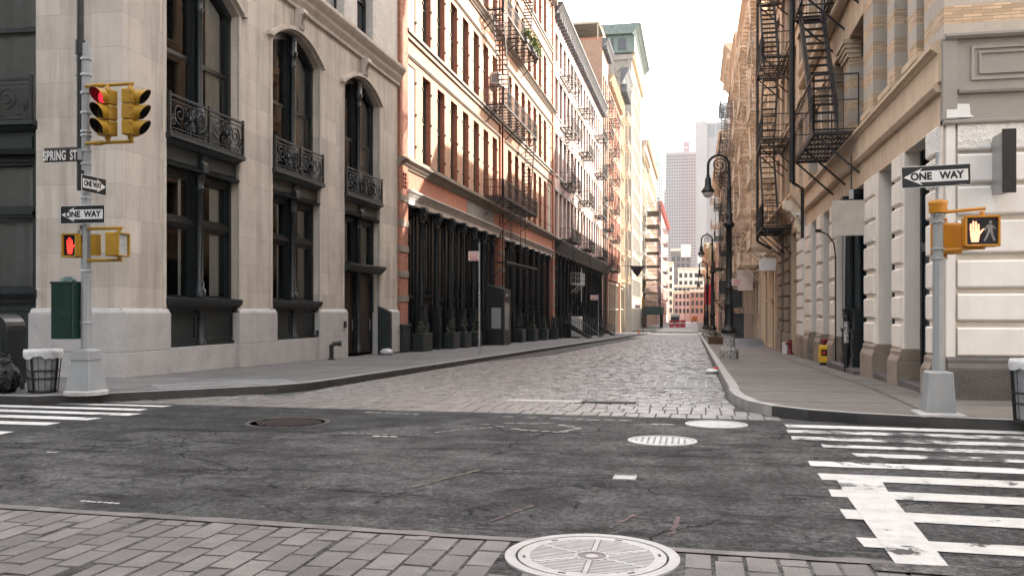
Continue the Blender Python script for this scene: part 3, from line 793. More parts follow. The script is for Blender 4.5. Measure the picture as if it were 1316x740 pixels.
# ------------------------------------------------------------------ building kit
XL, XR = -12.42, 4.10
WCACHE = {}
def wall_grid(mb, x0, x1, z0, z1, ops, dep, m=0, mr=None, y=0.0):
    """front wall at y with real openings (xa,xb,za,zb[,rise]) and reveals to y+dep"""
    mr = m if mr is None else mr
    xs = sorted({x0,x1,*[o[0] for o in ops],*[o[1] for o in ops]}); zs = sorted({z0,z1,*[o[2] for o in ops],*[o[3] for o in ops]})
    xs = [x for x in xs if x0-1e-6 <= x <= x1+1e-6]; zs = [z for z in zs if z0-1e-6 <= z <= z1+1e-6]
    for a,b in zip(xs,xs[1:]):
        run = None
        for c,d in zip(zs,zs[1:]):
            cx,cz = (a+b)/2,(c+d)/2
            hit = any(o[0] < cx < o[1] and o[2] < cz < o[3] for o in ops)
            if not hit:
                run = (run[0],d) if run else (c,d)
            if hit and run:
                mb.quad((a,y,run[0]),(b,y,run[0]),(b,y,run[1]),(a,y,run[1]),m); run = None
        if run: mb.quad((a,y,run[0]),(b,y,run[0]),(b,y,run[1]),(a,y,run[1]),m)
    for o in ops:
        a,b,c,d = o[:4]; rise = o[4] if len(o) > 4 else 0; e = y+dep
        zt = d - rise
        mb.quad((a,y,c),(a,e,c),(a,e,zt),(a,y,zt),mr); mb.quad((b,e,c),(b,y,c),(b,y,zt),(b,e,zt),mr)
        mb.quad((a,y,c),(b,y,c),(b,e,c),(a,e,c),mr)
        if not rise: mb.quad((a,e,d),(b,e,d),(b,y,d),(a,y,d),mr)
        else:
            n = 14; pts = []
            for i in range(n+1):
                t = -1+2*i/n; pts.append((a+(b-a)*i/n, zt + rise*(1-t*t)))
            for (xa,za),(xb,zb) in zip(pts,pts[1:]):
                mb.quad((xa,y,za),(xb,y,zb),(xb,y,d),(xa,y,d),m)
                mb.quad((xa,e,za),(xb,e,zb),(xb,y,zb),(xa,y,za),mr)

class Bld:
    def __init__(s, name, label, side, Y0, Y1, X=None, zb=None, group=None, cat='building'):
        s.side = side; s.Y0, s.Y1 = Y0, Y1
        s.zb = (sz((Y0+Y1)/2)-.3 if zb is None else zb)
        if side == 'L': X = XL if X is None else X; loc=(X,Y0,s.zb); rz = PI/2
        elif side == 'R': X = XR if X is None else X; loc=(X,Y1,s.zb); rz = -PI/2
        else: loc=(Y0,X,s.zb); rz = 0          # front facing: Y0,Y1 are x limits, X is the distance
        s.L = Y1-Y0
        s.o = thing(name,label,cat,loc,rz,group)
    def x(s, Y): return s.Y1-Y if s.side == 'R' else Y-s.Y0
    def xr(s, a, b):
        p,q = s.x(a),s.x(b); return (min(p,q),max(p,q))
    def part(s, mb, name, mats, parent=None, **k):
        return mb.build(name, mats, parent or s.o, zo=s.zb, **k)
    def shell(s, mb, z1, ops, dep=.3, D=14, z0=None, m=0, mr=None, roof=None, back=None):
        z0 = s.zb if z0 is None else z0
        wall_grid(mb,0,s.L,z0,z1,ops,dep,m,mr)
        e = .01; rm = m if roof is None else roof; bk = m if back is None else back
        mb.quad((e,0,z0),(e,D,z0),(e,D,z1),(e,0,z1),bk); mb.quad((s.L-e,0,z0),(s.L-e,D,z0),(s.L-e,D,z1),(s.L-e,0,z1),bk)
        mb.quad((e,D,z0),(s.L-e,D,z0),(s.L-e,D,z1),(e,D,z1),bk)
        mb.quad((0,0,z1),(s.L,0,z1),(s.L,D,z1),(0,D,z1),rm)
    def window(s, x, z, w, h, y, style='sash', fm='frame_dark', gm='glass', sub=False, name='window', trim=None, sill=False, lintel=False):
        key = (round(w,2),round(h,2),style,fm,gm,sub,trim,sill,lintel,round(y,2))
        if key not in WCACHE:
            a = MB(); g = MB()
            f = .055
            for q in ((0,f,0,.09,0,h),(w-f,w,0,.09,0,h),(f,w-f,0,.09,0,f),(f,w-f,0,.09,h-f,h)): a.box(*q)
            if style in ('sash','sash2'):
                mz = h*.5
                a.box(f,w-f,.02,.10,mz-.03,mz+.03)
                if style == 'sash2': a.box(w/2-.02,w/2+.02,.03,.09,f,h-f)
                g.quad((f,.05,mz),(w-f,.05,mz),(w-f,.05,h-f),(f,.05,h-f)); g.quad((f,.085,f),(w-f,.085,f),(w-f,.085,mz),(f,.085,mz))
            elif style == 'fixed':
                g.quad((f,.05,f),(w-f,.05,f),(w-f,.05,h-f),(f,.05,h-f))
            elif style == 'grid':
                for k in (1,2,3): a.box(f,w-f,.02,.08,h*k/4-.03,h*k/4+.03)
                for k in (1,2): a.box(w*k/3-.03,w*k/3+.03,.02,.08,f,h-f)
                g.quad((f,.06,f),(w-f,.06,f),(w-f,.06,h-f),(f,.06,h-f))
            elif style == 'pair':
                a.box(w/2-.09,w/2+.09,-.02,.10,f,h-f); a.box(f,w-f,.02,.10,h*.55-.03,h*.55+.03)
                g.quad((f,.06,f),(w-f,.06,f),(w-f,.06,h-f),(f,.06,h-f))
            ex = MB(); ex2 = MB()
            if sill: ex.box(-.10,w+.10,-.10-y,.02-y,-.16,-.003)
            if lintel: ex2.box(-.10,w+.10,-.08-y,.01-y,h+.003,h+.24)
            if sub:
                o = a.build(name,M[fm],s.o); p = g.build('pane',M[gm],o); ds = [p.data]
                ds[0] = ('pane',ds[0])
                if sill: ds.append(('sill',ex.build('sill',M[trim],o).data))
                if lintel: ds.append(('lintel',ex2.build('lintel',M[trim],o).data))
                WCACHE[key] = (o.data,ds)
            else:
                b = len(a.v); a.v += g.v
                for ff in g.f: a.f.append([i+b for i in ff]); a.m.append(1); a.s.append(False)
                for e_ in (ex,ex2):
                    b = len(a.v); a.v += e_.v
                    for ff in e_.f: a.f.append([i+b for i in ff]); a.m.append(2); a.s.append(False)
                o = a.build(name,[M[fm],M[gm],M[trim or fm]],s.o); WCACHE[key] = (o.data,[])
        else:
            d,p = WCACHE[key]
            o = bpy.data.objects.new(name,d); COL.objects.link(o); o.parent = s.o
            for nm_,pd in p:
                q = bpy.data.objects.new(nm_,pd); COL.objects.link(q); q.parent = o
        o.location = (x,y,z-s.zb)
        return o
    def copy_part(s, src, loc):
        c = copy_tree(src, s.o); c.location = loc; return c

def cornice(mb, x0, x1, zb, zt, proj, m=0, steps=3):
    """stepped moulding hanging out over the street"""
    pts = [(0.0,zb)]
    for i in range(steps):
        p = proj*((i+1)/steps)**1.2; za = zb + (zt-zb)*(i/steps)**.9
        pts += [(-p*.86,za+.01),(-p,za+(zt-zb)/steps*.45)]
    pts += [(-proj,zt),(0.0,zt+.04)]
    mb.prism(pts,x0,x1,'x',m)

def railing_panel(mb, x0, x1, y0, y1, z0, h, pitch=.14, t=.016, m=0, mid=False):
    p = Vector((x0,y0,0)); q = Vector((x1,y1,0)); L = (q-p).length
    if L < .05: return
    for zz,w in ((z0+h,.035),(z0+.06,.028)): mb.bar((x0,y0,zz),(x1,y1,zz),w,w,m)
    if mid: mb.bar((x0,y0,z0+h*.55),(x1,y1,z0+h*.55),.025,.025,m)
    n = max(1,int(L/pitch))
    for i in range(n+1):
        a = p.lerp(q,i/n); w = .034 if i in (0,n) else t
        mb.bar((a.x,a.y,z0),(a.x,a.y,z0+h),w,w,m)

def fire_escape(b, x0, x1, levels, proj=1.15, mat='iron_black', pitch=.16, slat=.10, hole=None, stairs=True, rail=1.0, first=0, alt=True, brace=True, ladder=False, droplad=True, name='fire_escape', thick=.05, swap=False, srun=None, srail=False):
    """iron escape bolted to the facade: part fire_escape (brackets) > platform, railing, stair"""
    mt = M[mat]
    fe = bpy.data.objects.new(name,None); COL.objects.link(fe); fe.parent = b.o; fe.location = (0,0,0); fe.empty_display_size = .2
    for z in levels:
        for x in (x0+.08,(x0+x1)/2,x1-.08):
            mb = MB(); mb.bar((x,0,z-.95*proj),(x,-proj*.96,z-.06),.05,.05); mb.bar((x,-proj,z-.045),(x,0,z-.045),.05,.06); b.part(mb,'bracket',mt,fe)
    hw = .62
    for i,z in enumerate(levels):
        right = (i % 2 == 0) ^ swap
        L = x1-x0
        hx = None
        if stairs and i > 0:     # opening where the stair from below arrives
            rn = srun or min(2.2,L*.5); hx = (x1-.35-rn, x1-.30) if not right else (x0+.30, x0+.35+rn)
        pm = MB()
        for yy in (-proj,-.05): pm.bar((x0,yy,z-.03),(x1,yy,z-.03),.05,.07)
        for xx in (x0,x1): pm.bar((xx,-proj,z-.03),(xx,-.02,z-.03),.05,.07)
        n = max(3,int((proj-.1)/slat))
        for k in range(1,n):
            yy = -proj + proj*k/n
            if hx and -proj+.05 < yy < -proj+hw+.10:
                if hx[0]-x0 > .1: pm.bar((x0,yy,z-.015),(hx[0],yy,z-.015),.05,.018)
                if x1-hx[1] > .1: pm.bar((hx[1],yy,z-.015),(x1,yy,z-.015),.05,.018)
            else: pm.bar((x0,yy,z-.015),(x1,yy,z-.015),.05,.018)
        for k in range(1,int(L/.9)+1):
            xx = x0 + L*k/(int(L/.9)+1); pm.bar((xx,-proj,z-.05),(xx,-.02,z-.05),.03,.04)
        b.part(pm,'platform',mt,fe)
        rm = MB()
        railing_panel(rm,x0,x1,-proj,-proj,z,rail,pitch,mid=True)
        railing_panel(rm,x0,x0,-proj,-.04,z,rail,pitch,mid=True); railing_panel(rm,x1,x1,-proj,-.04,z,rail,pitch,mid=True)
        b.part(rm,'railing',mt,fe)
        if stairs and i+1 < len(levels):
            sm = MB(); z2 = levels[i+1]; right2 = ((i+1) % 2 == 0) ^ swap
            run = srun or min(2.2,L*.5)
            if right2: xa,xb = x0+.35+run, x0+.35
            else: xa,xb = x1-.35-run, x1-.35
            ya,yb = -proj+.10, -proj+.10+hw
            for yy in (ya,yb): sm.bar((xa,yy,z),(xb,yy,z2),.035,.21 if srail else .14)
            nst = max(6,int((z2-z)/.26))
            for k in range(1,nst):
                f = k/nst; xx = xa+(xb-xa)*f; zz = z+(z2-z)*f
                sm.box(xx-.10,xx+.10,ya,yb,zz-.012,zz+.012)
            for yy in ((ya,yb) if srail else (ya,)):
                sm.bar((xa,yy,z+.85),(xb,yy,z2+.85 if srail else z2+.5),.03,.03)
                if srail:
                    sm.bar((xa,yy,z+.45),(xb,yy,z2+.45),.025,.025)
                    for k in range(19):
                        f = k/18; sm.bar((xa+(xb-xa)*f,yy,z+(z2-z)*f),(xa+(xb-xa)*f,yy,z+(z2-z)*f+.85),.022,.022)
            b.part(sm,'stair',mt,fe)
    if droplad:
        lm = MB(); z = levels[0]; xl = x0+.5
        for xx in (xl,xl+.42): lm.bar((xx,-proj-.03,z-1.9),(xx,-proj-.03,z+1.6),.03,.03)
        for k in range(12): lm.bar((xl,-proj-.03,z-1.8+k*.28),(xl+.42,-proj-.03,z-1.8+k*.28),.022,.022)
        b.part(lm,'drop_ladder',mt,fe)
    if ladder:
        lm = MB(); z = levels[-1]; xl = x1-.9
        for xx in (xl,xl+.45): lm.bar((xx,-proj+.1,z),(xx,-proj+.1,z+4.2),.03,.03)
        for k in range(14): lm.bar((xl,-proj+.1,z+.2+k*.3),(xl+.45,-proj+.1,z+.2+k*.3),.022,.022)
        b.part(lm,'roof_ladder',mt,fe)
    return fe

def iron_column(b, x, zb, zt, w=.34, y=-.02, mat='black_shop', ped=1.45, name='column'):
    key = ('col',round(w,2),round(zt-zb,2),mat,round(ped,2))
    if key not in WCACHE:
        c = MB(); h = zt-zb
        c.box(-w*.62,w*.62,-w*.62,w*.62,0,.22); c.box(-w*.55,w*.55,-w*.55,w*.55,.22,ped)
        c.box(-w*.62,w*.62,-w*.62,w*.62,ped,ped+.08); c.box(-w*.30,w*.30,-w*.60,-w*.55,.35,ped-.15)
        c.box(-w*.46,w*.46,-w*.46,w*.46,ped+.08,ped+.55); c.box(-w*.54,w*.54,-w*.54,w*.54,ped+.55,ped+.62)
        c.lathe([(w*.40,ped+.62),(w*.34,h*.75),(w*.31,h-.72),(w*.36,h-.70),(w*.36,h-.64),(w*.30,h-.62)],n=14)
        c.lathe([(w*.30,h-.62),(w*.34,h-.45),(w*.44,h-.25),(w*.62,h-.12)],n=14)
        for k in range(8):
            a = PI/4*k; d = Vector((math.cos(a),math.sin(a),0))
            c.tube([d*w*.32+Vector((0,0,h-.58)),d*w*.44+Vector((0,0,h-.36)),d*w*.60+Vector((0,0,h-.30)),d*w*.62+Vector((0,0,h-.40))],[.03,.035,.03,.015],n=5)
        c.box(-w*.66,w*.66,-w*.66,w*.66,h-.12,h)
        o = c.build(name,M[mat],b.o); WCACHE[key] = o.data
    else:
        o = bpy.data.objects.new(name,WCACHE[key]); COL.objects.link(o); o.parent = b.o
    o.location = (x,y,zb-b.zb)
    return o
# ------------------------------------------------------------------ limestone corner building
b = Bld('corner_building','pale limestone corner building with dark iron window bays and scrollwork balconies','L',17.68,36.42,zb=-1.75)
L1 = b
BAYS = [(19.30,22.88),(24.80,28.35),(30.40,34.15)]
FM = Matrix(((.05,1,0,0),(-1,0,0,0),(0,0,1,0),(0,0,0,1)))     # the Spring side facade: (a, depth, z) -> local
mb = MB()
ops = [(*b.xr(p,q), (-.9 if i < 2 else b.zb), 8.78, .62) for i,(p,q) in enumerate(BAYS)]
wall_grid(mb,0,b.L,b.zb,9.62,ops,.48)
# far side, back and inside blinds
mb.quad((b.L,0,b.zb),(b.L,16,b.zb),(b.L,16,24),(b.L,0,24)); mb.quad((0,26,b.zb),(b.L,26,b.zb),(b.L,26,24),(0,26,24))
b.part(mb,'wall',M['limestone'])
FB = [(-7.2,-2.1),(-14.6,-9.5)]
mb = MB()
wall_grid(mb,-26,0,b.zb,9.62,[(p,q,-.9,8.9,.3) for p,q in FB],.48)
b.part(mb,'wall',M['limestone'],M=FM)
# upper storeys
mb = MB()
UW = [(19.9,21.9),(22.9,24.9),(26.3,28.1),(28.75,30.5),(31.75,33.45)]
ops = [(*b.xr(p,q), z, z+2.9) for z in (10.55,14.9,19.2) for p,q in UW]
wall_grid(mb,0,b.L,9.62,24,ops,.42)
mb.quad((0,0,24),(b.L,0,24),(b.L,26,24),(0,26,24))
b.part(mb,'upper_wall',M['brick_white'])
mb = MB()
wall_grid(mb,-26,0,9.62,24,[(a,a+1.7,z,z+2.9) for z in (10.55,14.9,19.2) for a in (-4.4,-7.2,-10,-12.8)],.42)
b.part(mb,'upper_wall',M['brick_white'],M=FM)
for z in (10.55,14.9,19.2):
    for i,(p,q) in enumerate(UW):
        b.window(b.xr(p,q)[0],z,q-p,2.9,.3,'sash',gm='glass_lit' if i in (3,) else 'glass',sub=True)
# cornice, arch hoods, consoles
mb = MB()
cornice(mb,-.36,b.L,9.55,10.30,.38,steps=3)
b.part(mb,'cornice',M['limestone_plain'])
mb = MB(); cornice(mb,-26,.36,9.55,10.30,.38,steps=3); b.part(mb,'cornice',M['limestone_plain'],M=FM)
for (p,q) in BAYS:
    xa,xb = b.xr(p,q); mb = MB(); n = 16; pr = None
    for i in range(n+1):
        t = -1+2*i/n; pt = (xa-.10+(xb-xa+.2)*i/n, 8.20+.62*(1-t*t)+.07)
        if pr: mb.bar((pr[0],-.05,pr[1]),(pt[0],-.05,pt[1]),.16,.12)
        pr = pt
    mb.bar((xa-.28,-.05,8.25),(xa-.06,-.05,8.25),.16,.12); mb.bar((xb+.06,-.05,8.25),(xb+.28,-.05,8.25),.16,.12)
    b.part(mb,'arch_moulding',M['limestone_plain'])
    mb = MB(); c = (xa+xb)/2
    prof = [(.02,8.85),(-.10,8.85),(-.15,8.98),(-.12,9.15),(-.20,9.35),(-.30,9.45),(-.30,9.56),(.02,9.56)]
    mb.prism(prof,c-.17,c+.17,'x'); 
    for s_ in (-.13,.13): mb.tube([(c+s_,-.02,8.9),(c+s_,-.17,8.98),(c+s_,-.16,9.2),(c+s_,-.27,9.42)],.035,n=6)
    mb.tube([(c-.19,-.24,9.44),(c+.19,-.24,9.44)],.09,n=10); mb.tube([(c-.18,-.12,8.98),(c+.18,-.12,8.98)],.055,n=8)
    b.part(mb,'console',M['limestone_plain'])
    # beaded corner shafts of the piers
    for x in (xa-.02,xb+.02):
        mb = MB(); mb.tube([(x,.0,.06),(x,.0,8.15)],.055,n=8); b.part(mb,'corner_bead',M['limestone_plain'])
# granite plinth
PL = [(17.59,19.42),(22.74,25.02),(28.18,30.62),(33.98,36.44)]
for p,q in PL:
    mb = MB(); xa,xb = b.xr(p,q)
    mb.box(xa,xb,-.10,.40,b.zb,-.93); mb.box(xa,xb,-.097,.40,-.926,-.06)
    mb.prism([(-.097,-.06),(.02,-.06),(.02,.06),(-.045,.035)],xa+.03,xb-.03,'x')
    b.part(mb,'plinth',M['granite'],bevel=.015)
for p,q in ((19.42,22.74),(25.02,28.18)):
    mb = MB(); xa,xb = b.xr(p,q); mb.box(xa,xb,-.02,.40,b.zb,-.90); b.part(mb,'plinth',M['granite'],bevel=.012)
for p,q in ((-2.22,.085),(-9.6,-7.05)):
    mb = MB(); mb.box(p,q,-.10,.40,b.zb,-.93); mb.box(p,q-.003,-.097,.40,-.926,-.06)
    mb.prism([(-.097,-.06),(.02,-.06),(.02,.06),(-.045,.035)],p+.03,q-.03,'x')
    b.part(mb,'plinth',M['granite'],M=FM,bevel=.015)
mb = MB(); mb.box(-7.05,-2.22,-.02,.4,b.zb,-.90); b.part(mb,'plinth',M['granite'],M=FM)

def scroll(mb, cx, cz, r, sgn, y, turns=1.6, t=.020, a0=0.0, m=0):
    pts = []
    n = 22
    for i in range(n+1):
        f = i/n; a = a0 + sgn*turns*2*PI*f; rr = r*(1-.82*f)
        pts.append((cx+rr*math.cos(a), y, cz+rr*math.sin(a)))
    mb.tube(pts,t,n=5,m=m,caps=False)

def scroll_railing(xa, xb, z0, z1, y):
    mb = MB(); h = z1-z0
    for zz,w in ((z1,.055),(z1-.12,.03),(z0+.04,.05),(z0+.14,.025)): mb.bar((xa,y,zz),(xb,y,zz),w,w)
    n = 2; W = (xb-xa)/n
    for i in range(n+1):
        x = xa+W*i; mb.bar((x,y,z0),(x,y,z1+.08),.06,.06)
    for i in range(n):
        c = xa+W*(i+.5); zc = (z0+z1)/2; r = h*.27
        for s_ in (-1,1):
            scroll(mb,c+s_*W*.26,zc+h*.06,r*1.05,s_,y,a0=-PI/2 if s_>0 else -PI/2)
            scroll(mb,c+s_*W*.42,zc-h*.16,r*.55,-s_,y,a0=PI/2)
            scroll(mb,c+s_*W*.09,zc-h*.18,r*.5,s_,y,a0=PI/2)
            scroll(mb,c+s_*W*.10,zc+h*.20,r*.45,-s_,y,a0=-PI/2)
        mb.tube([(c,y,z0+.1),(c,y,zc+h*.33)],.018,n=5); mb.lathe([(.0,zc-.11),(.05,zc-.04),(.065,zc),(.05,zc+.06),(.0,zc+.12)],c,y,n=8)
        for k in range(9):
            x = c-W*.45+W*.9*k/8; mb.lathe([(.0,z0+.06),(.025,z0+.085),(.0,z0+.11)],x,y,n=6)
    return mb

def iron_bay(b, xa, xb, Mx=None, door=False, zsill=.24, zl=3.55, zsp=4.22, upper=True, ztop=8.80, rise=.62, nmid=1, bottom=-.9):
    fy = .26; P = lambda mb,name,mat,parent=None: b.part(mb,name,mat,parent,M=Mx)
    mid = (xa+xb)/2; jw = .24
    zb = bottom
    fr = MB()
    for x0,x1 in ((xa,xa+jw),(xb-jw,xb)):
        fr.box(x0,x1,fy,fy+.18,zb,zl); fr.box(x0+.05,x1-.05,fy-.04,fy,zb,zl)
    fr.box(mid-.30,mid+.30,fy,fy+.18,zsill+.08,zl); fr.box(mid-.22,mid+.22,fy-.05,fy,zsill+.08,zl)
    ztr = 2.22 if not door else 1.52
    fr.box(xa+jw,xb-jw,fy-.03,fy+.16,ztr-.10,ztr+.10); fr.box(xa+jw,xb-jw,fy-.08,fy+.1,ztr-.03,ztr+.03)
    fr.box(xa,xb,fy-.02,fy+.18,zl-.16,zl+.01)
    for x0,x1 in ((xa+jw,mid-.30),(mid+.30,xb-jw)):
        for za,zz in ((zsill+.08,ztr-.10),(ztr+.10,zl-.16)):
            if door and za < ztr: continue
            w=.07
            for q in ((x0,x0+w,za,zz),(x1-w,x1,za,zz),(x0+w,x1-w,za,za+w),(x0+w,x1-w,zz-w,zz)): fr.box(q[0],q[1],fy+.03,fy+.12,q[2],q[3])
    f = P(fr,'window_frame',M['iron_green'])
    for x0,x1 in ((xa+jw,mid-.30),(mid+.30,xb-jw)):
        for za,zz in ((zsill+.08,ztr-.10),(ztr+.10,zl-.16)):
            if door and za < ztr: continue
            g = MB(); g.quad((x0+.07,fy+.08,za+.07),(x1-.07,fy+.08,za+.07),(x1-.07,fy+.08,zz-.07),(x0+.07,fy+.08,zz-.07)); P(g,'pane',M['glass_clear'],f)
    c = MB(); zz0 = zsill+.12 if not door else -1.6
    c.lathe([(.17,zz0),(.17,zz0+.18),(.12,zz0+.22),(.13,zz0+.35),(.10,zz0+.40),(.095,zl-.45),(.13,zl-.40),(.10,zl-.36),(.11,zl-.2),(.17,zl-.04)],mid,fy-.10,n=14)
    P(c,'column',M['iron_green'])
    if not door:
        s_ = MB(); s_.prism([(fy+.1,zsill-.12),(fy-.30,zsill-.12),(fy-.36,zsill-.02),(fy-.36,zsill+.06),(fy+.1,zsill+.10)],xa-.02,xb+.02,'x')
        s_.box(xa,xb,fy-.22,fy,zsill-.22,zsill-.12)
        P(s_,'sill',M['iron_green'])
        p = MB(); p.box(xa,xb,fy-.10,fy+.1,zb,zsill-.2)
        for x0,x1 in ((xa+.12,mid-.18),(mid+.18,xb-.12)):
            for q in ((x0,x1,zb+.12,zb+.20),(x0,x1,zsill-.40,zsill-.32),(x0,x0+.08,zb+.2,zsill-.4),(x1-.08,x1,zb+.2,zsill-.4)): p.box(q[0],q[1],fy-.14,fy-.10,q[2],q[3])
        p.box(xa,xb,fy-.18,fy-.10,zb,zb+.09)
        p.lathe([(.14,zb),(.14,zb+.12),(.085,zb+.16),(.085,zsill-.36),(.13,zsill-.28),(.14,zsill-.2)],mid,fy-.13,n=12)
        P(p,'panel',M['iron_panel'])
    else:
        for x0,x1 in ((xa+jw,mid-.22),(mid+.22,xb-jw)):
            d = MB(); d.box(x0,x1,fy+.06,fy+.13,-1.62,ztr-.10)
            for q in ((x0+.12,x1-.12,-1.35,-.35),(x0+.12,x1-.12,-.2,1.2)):
                for r_ in ((q[0],q[1],q[2],q[2]+.05),(q[0],q[1],q[3]-.05,q[3]),(q[0],q[0]+.05,q[2],q[3]),(q[1]-.05,q[1],q[2],q[3])): d.box(r_[0],r_[1],fy+.03,fy+.06,r_[2],r_[3])
            o = P(d,'door',M['wood_dark'])
            h = MB(); h.bar((x1-.12,fy,-.75),(x1-.12,fy,-.35),.03); P(h,'handle',M['galv'],o)
        hd = MB(); cornice(hd,xa-.02,xb+.02,ztr-.08,ztr+.22,.30,steps=2); P(hd,'door_hood',M['iron_panel'])
        m2 = MB(); m2.box(mid-.22,mid+.22,fy-.04,fy+.18,-1.62,ztr-.1); m2.box(mid-.12,mid+.12,fy-.12,fy-.04,-1.62,ztr-.1); P(m2,'door_post',M['iron_green'])
    # spandrel
    s_ = MB(); s_.box(xa,xb,fy-.16,fy+.2,zl,zsp-.16); s_.box(xa+.15,mid-.2,fy-.19,fy-.16,zl+.12,zsp-.28); s_.box(mid+.2,xb-.15,fy-.19,fy-.16,zl+.12,zsp-.28)
    s_.prism([(fy-.1,zl-.02),(fy-.26,zl-.02),(fy-.30,zl+.06),(fy-.1,zl+.08)],xa,xb,'x')
    s_.prism([(fy+.2,zsp-.18),(fy-.22,zsp-.18),(fy-.34,zsp-.08),(fy-.44,zsp-.06),(fy-.44,zsp+.03),(fy+.2,zsp+.05)],xa-.04,xb+.04,'x')
    s_.prism([(fy-.1,zl),(fy-.30,zl+.02),(fy-.30,zl+.22),(fy-.24,zl+.30),(fy-.30,zl+.42),(fy-.1,zsp-.18)],mid-.13,mid+.13,'x')
    P(s_,'spandrel',M['iron_panel'])
    r_ = scroll_railing(xa+.02,xb-.02,zsp+.04,5.18,fy-.38); P(r_,'balcony_railing',M['iron_black'])
    # upper window
    fr = MB(); zu = zsp+.05
    zs = ztop-rise
    for x0,x1 in ((xa,xa+.16),(xb-.16,xb)): fr.box(x0,x1,fy,fy+.18,zu,zs+.2)
    fr.box(mid-.26,mid+.26,fy,fy+.18,zu,ztop); fr.box(mid-.20,mid+.20,fy-.04,fy,zu,ztop)
    n = 14; pr = None
    for i in range(n+1):
        t = -1+2*i/n; pt = (xa+(xb-xa)*i/n, zs+rise*(1-t*t)-.10)
        if pr: fr.bar((pr[0],fy+.08,pr[1]),(pt[0],fy+.08,pt[1]),.2,.26)
        pr = pt
    zm = 6.42
    for x0,x1 in ((xa+.16,mid-.26),(mid+.26,xb-.16)):
        fr.box(x0,x1,fy+.03,fy+.13,zm-.05,zm+.05)
        for q in ((x0,x0+.07),(x1-.07,x1)): fr.box(q[0],q[1],fy+.03,fy+.13,zu,ztop)
        fr.box(x0+.07,x1-.07,fy+.03,fy+.13,zu,zu+.08)
    f = P(fr,'window_frame',M['iron_green'])
    for x0,x1 in ((xa+.16,mid-.26),(mid+.26,xb-.16)):
        for za,zz,dy in ((zu+.08,zm-.05,.05),(zm+.05,ztop+.05,.09)):
            g = MB(); g.quad((x0+.07,fy+dy,za),(x1-.07,fy+dy,za),(x1-.07,fy+dy,zz),(x0+.07,fy+dy,zz)); P(g,'pane',M['glass_clear'],f)
    c = MB(); c.lathe([(.13,zu),(.13,zu+.9),(.10,zu+.95),(.08,zu+1.0),(.075,ztop-1.1),(.12,ztop-1.0),(.08,ztop-.95),(.10,ztop-.75),(.17,ztop-.6),(.13,ztop-.55),(.13,ztop-.1)],mid,fy-.10,n=12)
    P(c,'column',M['iron_green'])
    # room behind
    ro = MB()
    ro.quad((xa-.3,4.5,zb),(xb+.3,4.5,zb),(xb+.3,4.5,9.2),(xa-.3,4.5,9.2)); ro.quad((xa-.3,.5,zb),(xa-.3,4.5,zb),(xa-.3,4.5,9.2),(xa-.3,.5,9.2)); ro.quad((xb+.3,4.5,zb),(xb+.3,.5,zb),(xb+.3,.5,9.2),(xb+.3,4.5,9.2))
    ro.box(xa-.3,xb+.3,.49,4.5,3.6,4.15); ro.quad((xa-.3,.49,9.2),(xb+.3,.49,9.2),(xb+.3,4.5,9.2),(xa-.3,4.5,9.2)); ro.quad((xa-.3,.49,zb),(xb+.3,.49,zb),(xb+.3,4.5,zb),(xa-.3,4.5,zb))
    ro.box(xa+.3,xa+1.1,1.6,2.4,zb,.9); ro.box(mid+.5,mid+1.3,2.2,2.9,zb,1.3)
    P(ro,'interior',M['room'])
    for x0,x1,z0,z1 in ((mid+.95,xb-.30,.36,3.3),(mid+.75,xb-.25,zu+.1,ztop+.1)):
        if door and z0 < 1.6: z0 = 1.7
        cu = MB(); k = 7
        for i in range(k):
            xx0 = x0+(x1-x0)*i/k; xx1 = x0+(x1-x0)*(i+1)/k
            cu.quad((xx0,.43+(i%2)*.03,z0),(xx1,.43+((i+1)%2)*.03,z0),(xx1,.43+((i+1)%2)*.03,z1),(xx0,.43+(i%2)*.03,z1))
        P(cu,'curtain',M['curtain'])
    cu = MB(); cu.quad((mid-.50,.46,.36),(mid-.37,.46,.36),(mid-.37,.46,3.4),(mid-.50,.46,3.4)); P(cu,'curtain',M['curtain'])
M['wood_dark'] = pbr('wood_dark', (.035,.024,.018), (.024,.017,.013), 4, .4, bump=.1)
for i,(p,q) in enumerate(BAYS):
    xa,xb = b.xr(p,q); iron_bay(b,xa,xb,door=(i==2),bottom=(-.9 if i<2 else -1.7))
for p,q in FB: iron_bay(b,p,q,Mx=FM,zsill=.40,ztop=8.9,rise=.3)
for p,q in FB:
    mb = MB()
    for k in range(44): mb.box(p+.3+k*.10,p+.36+k*.10,.52,.60,4.45,5.0)
    mb.box(p+.25,q-.25,.53,.59,4.38,4.45); mb.box(p+.25,q-.25,.53,.59,5.0,5.05)
    b.part(mb,'radiator',M['sign_white'],M=FM)
# warm lamps inside the ground floor rooms
for a,d,z,w in ((-3.3,2.3,1.5,.7),(-3.0,2.9,.9,.10),(-4.2,3.2,2.0,.4)):
    mb = MB(); mb.box(a-w/2,a+w/2,d-.08,d+.08,z-.05,z+.05); b.part(mb,'lamp',M['warm_lamp'],M=FM)
for x,d,z,w in ((3.2,3.0,1.5,.5),(4.1,3.4,.8,.3)):
    mb = MB(); mb.box(x-w/2,x+w/2,d-.08,d+.08,z-.04,z+.04); b.part(mb,'lamp',M['warm_lamp'])
# small fittings at the base
mb = MB(); mb.box(b.x(28.02),b.x(28.14),-.05,.0,-.86,-.66); b.part(mb,'vent_plate',M['iron_black'])
mb = MB(); mb.box(b.x(30.2),b.x(30.34),-.16,-.10,-.62,-.38); b.part(mb,'intercom',M['iron_black'])

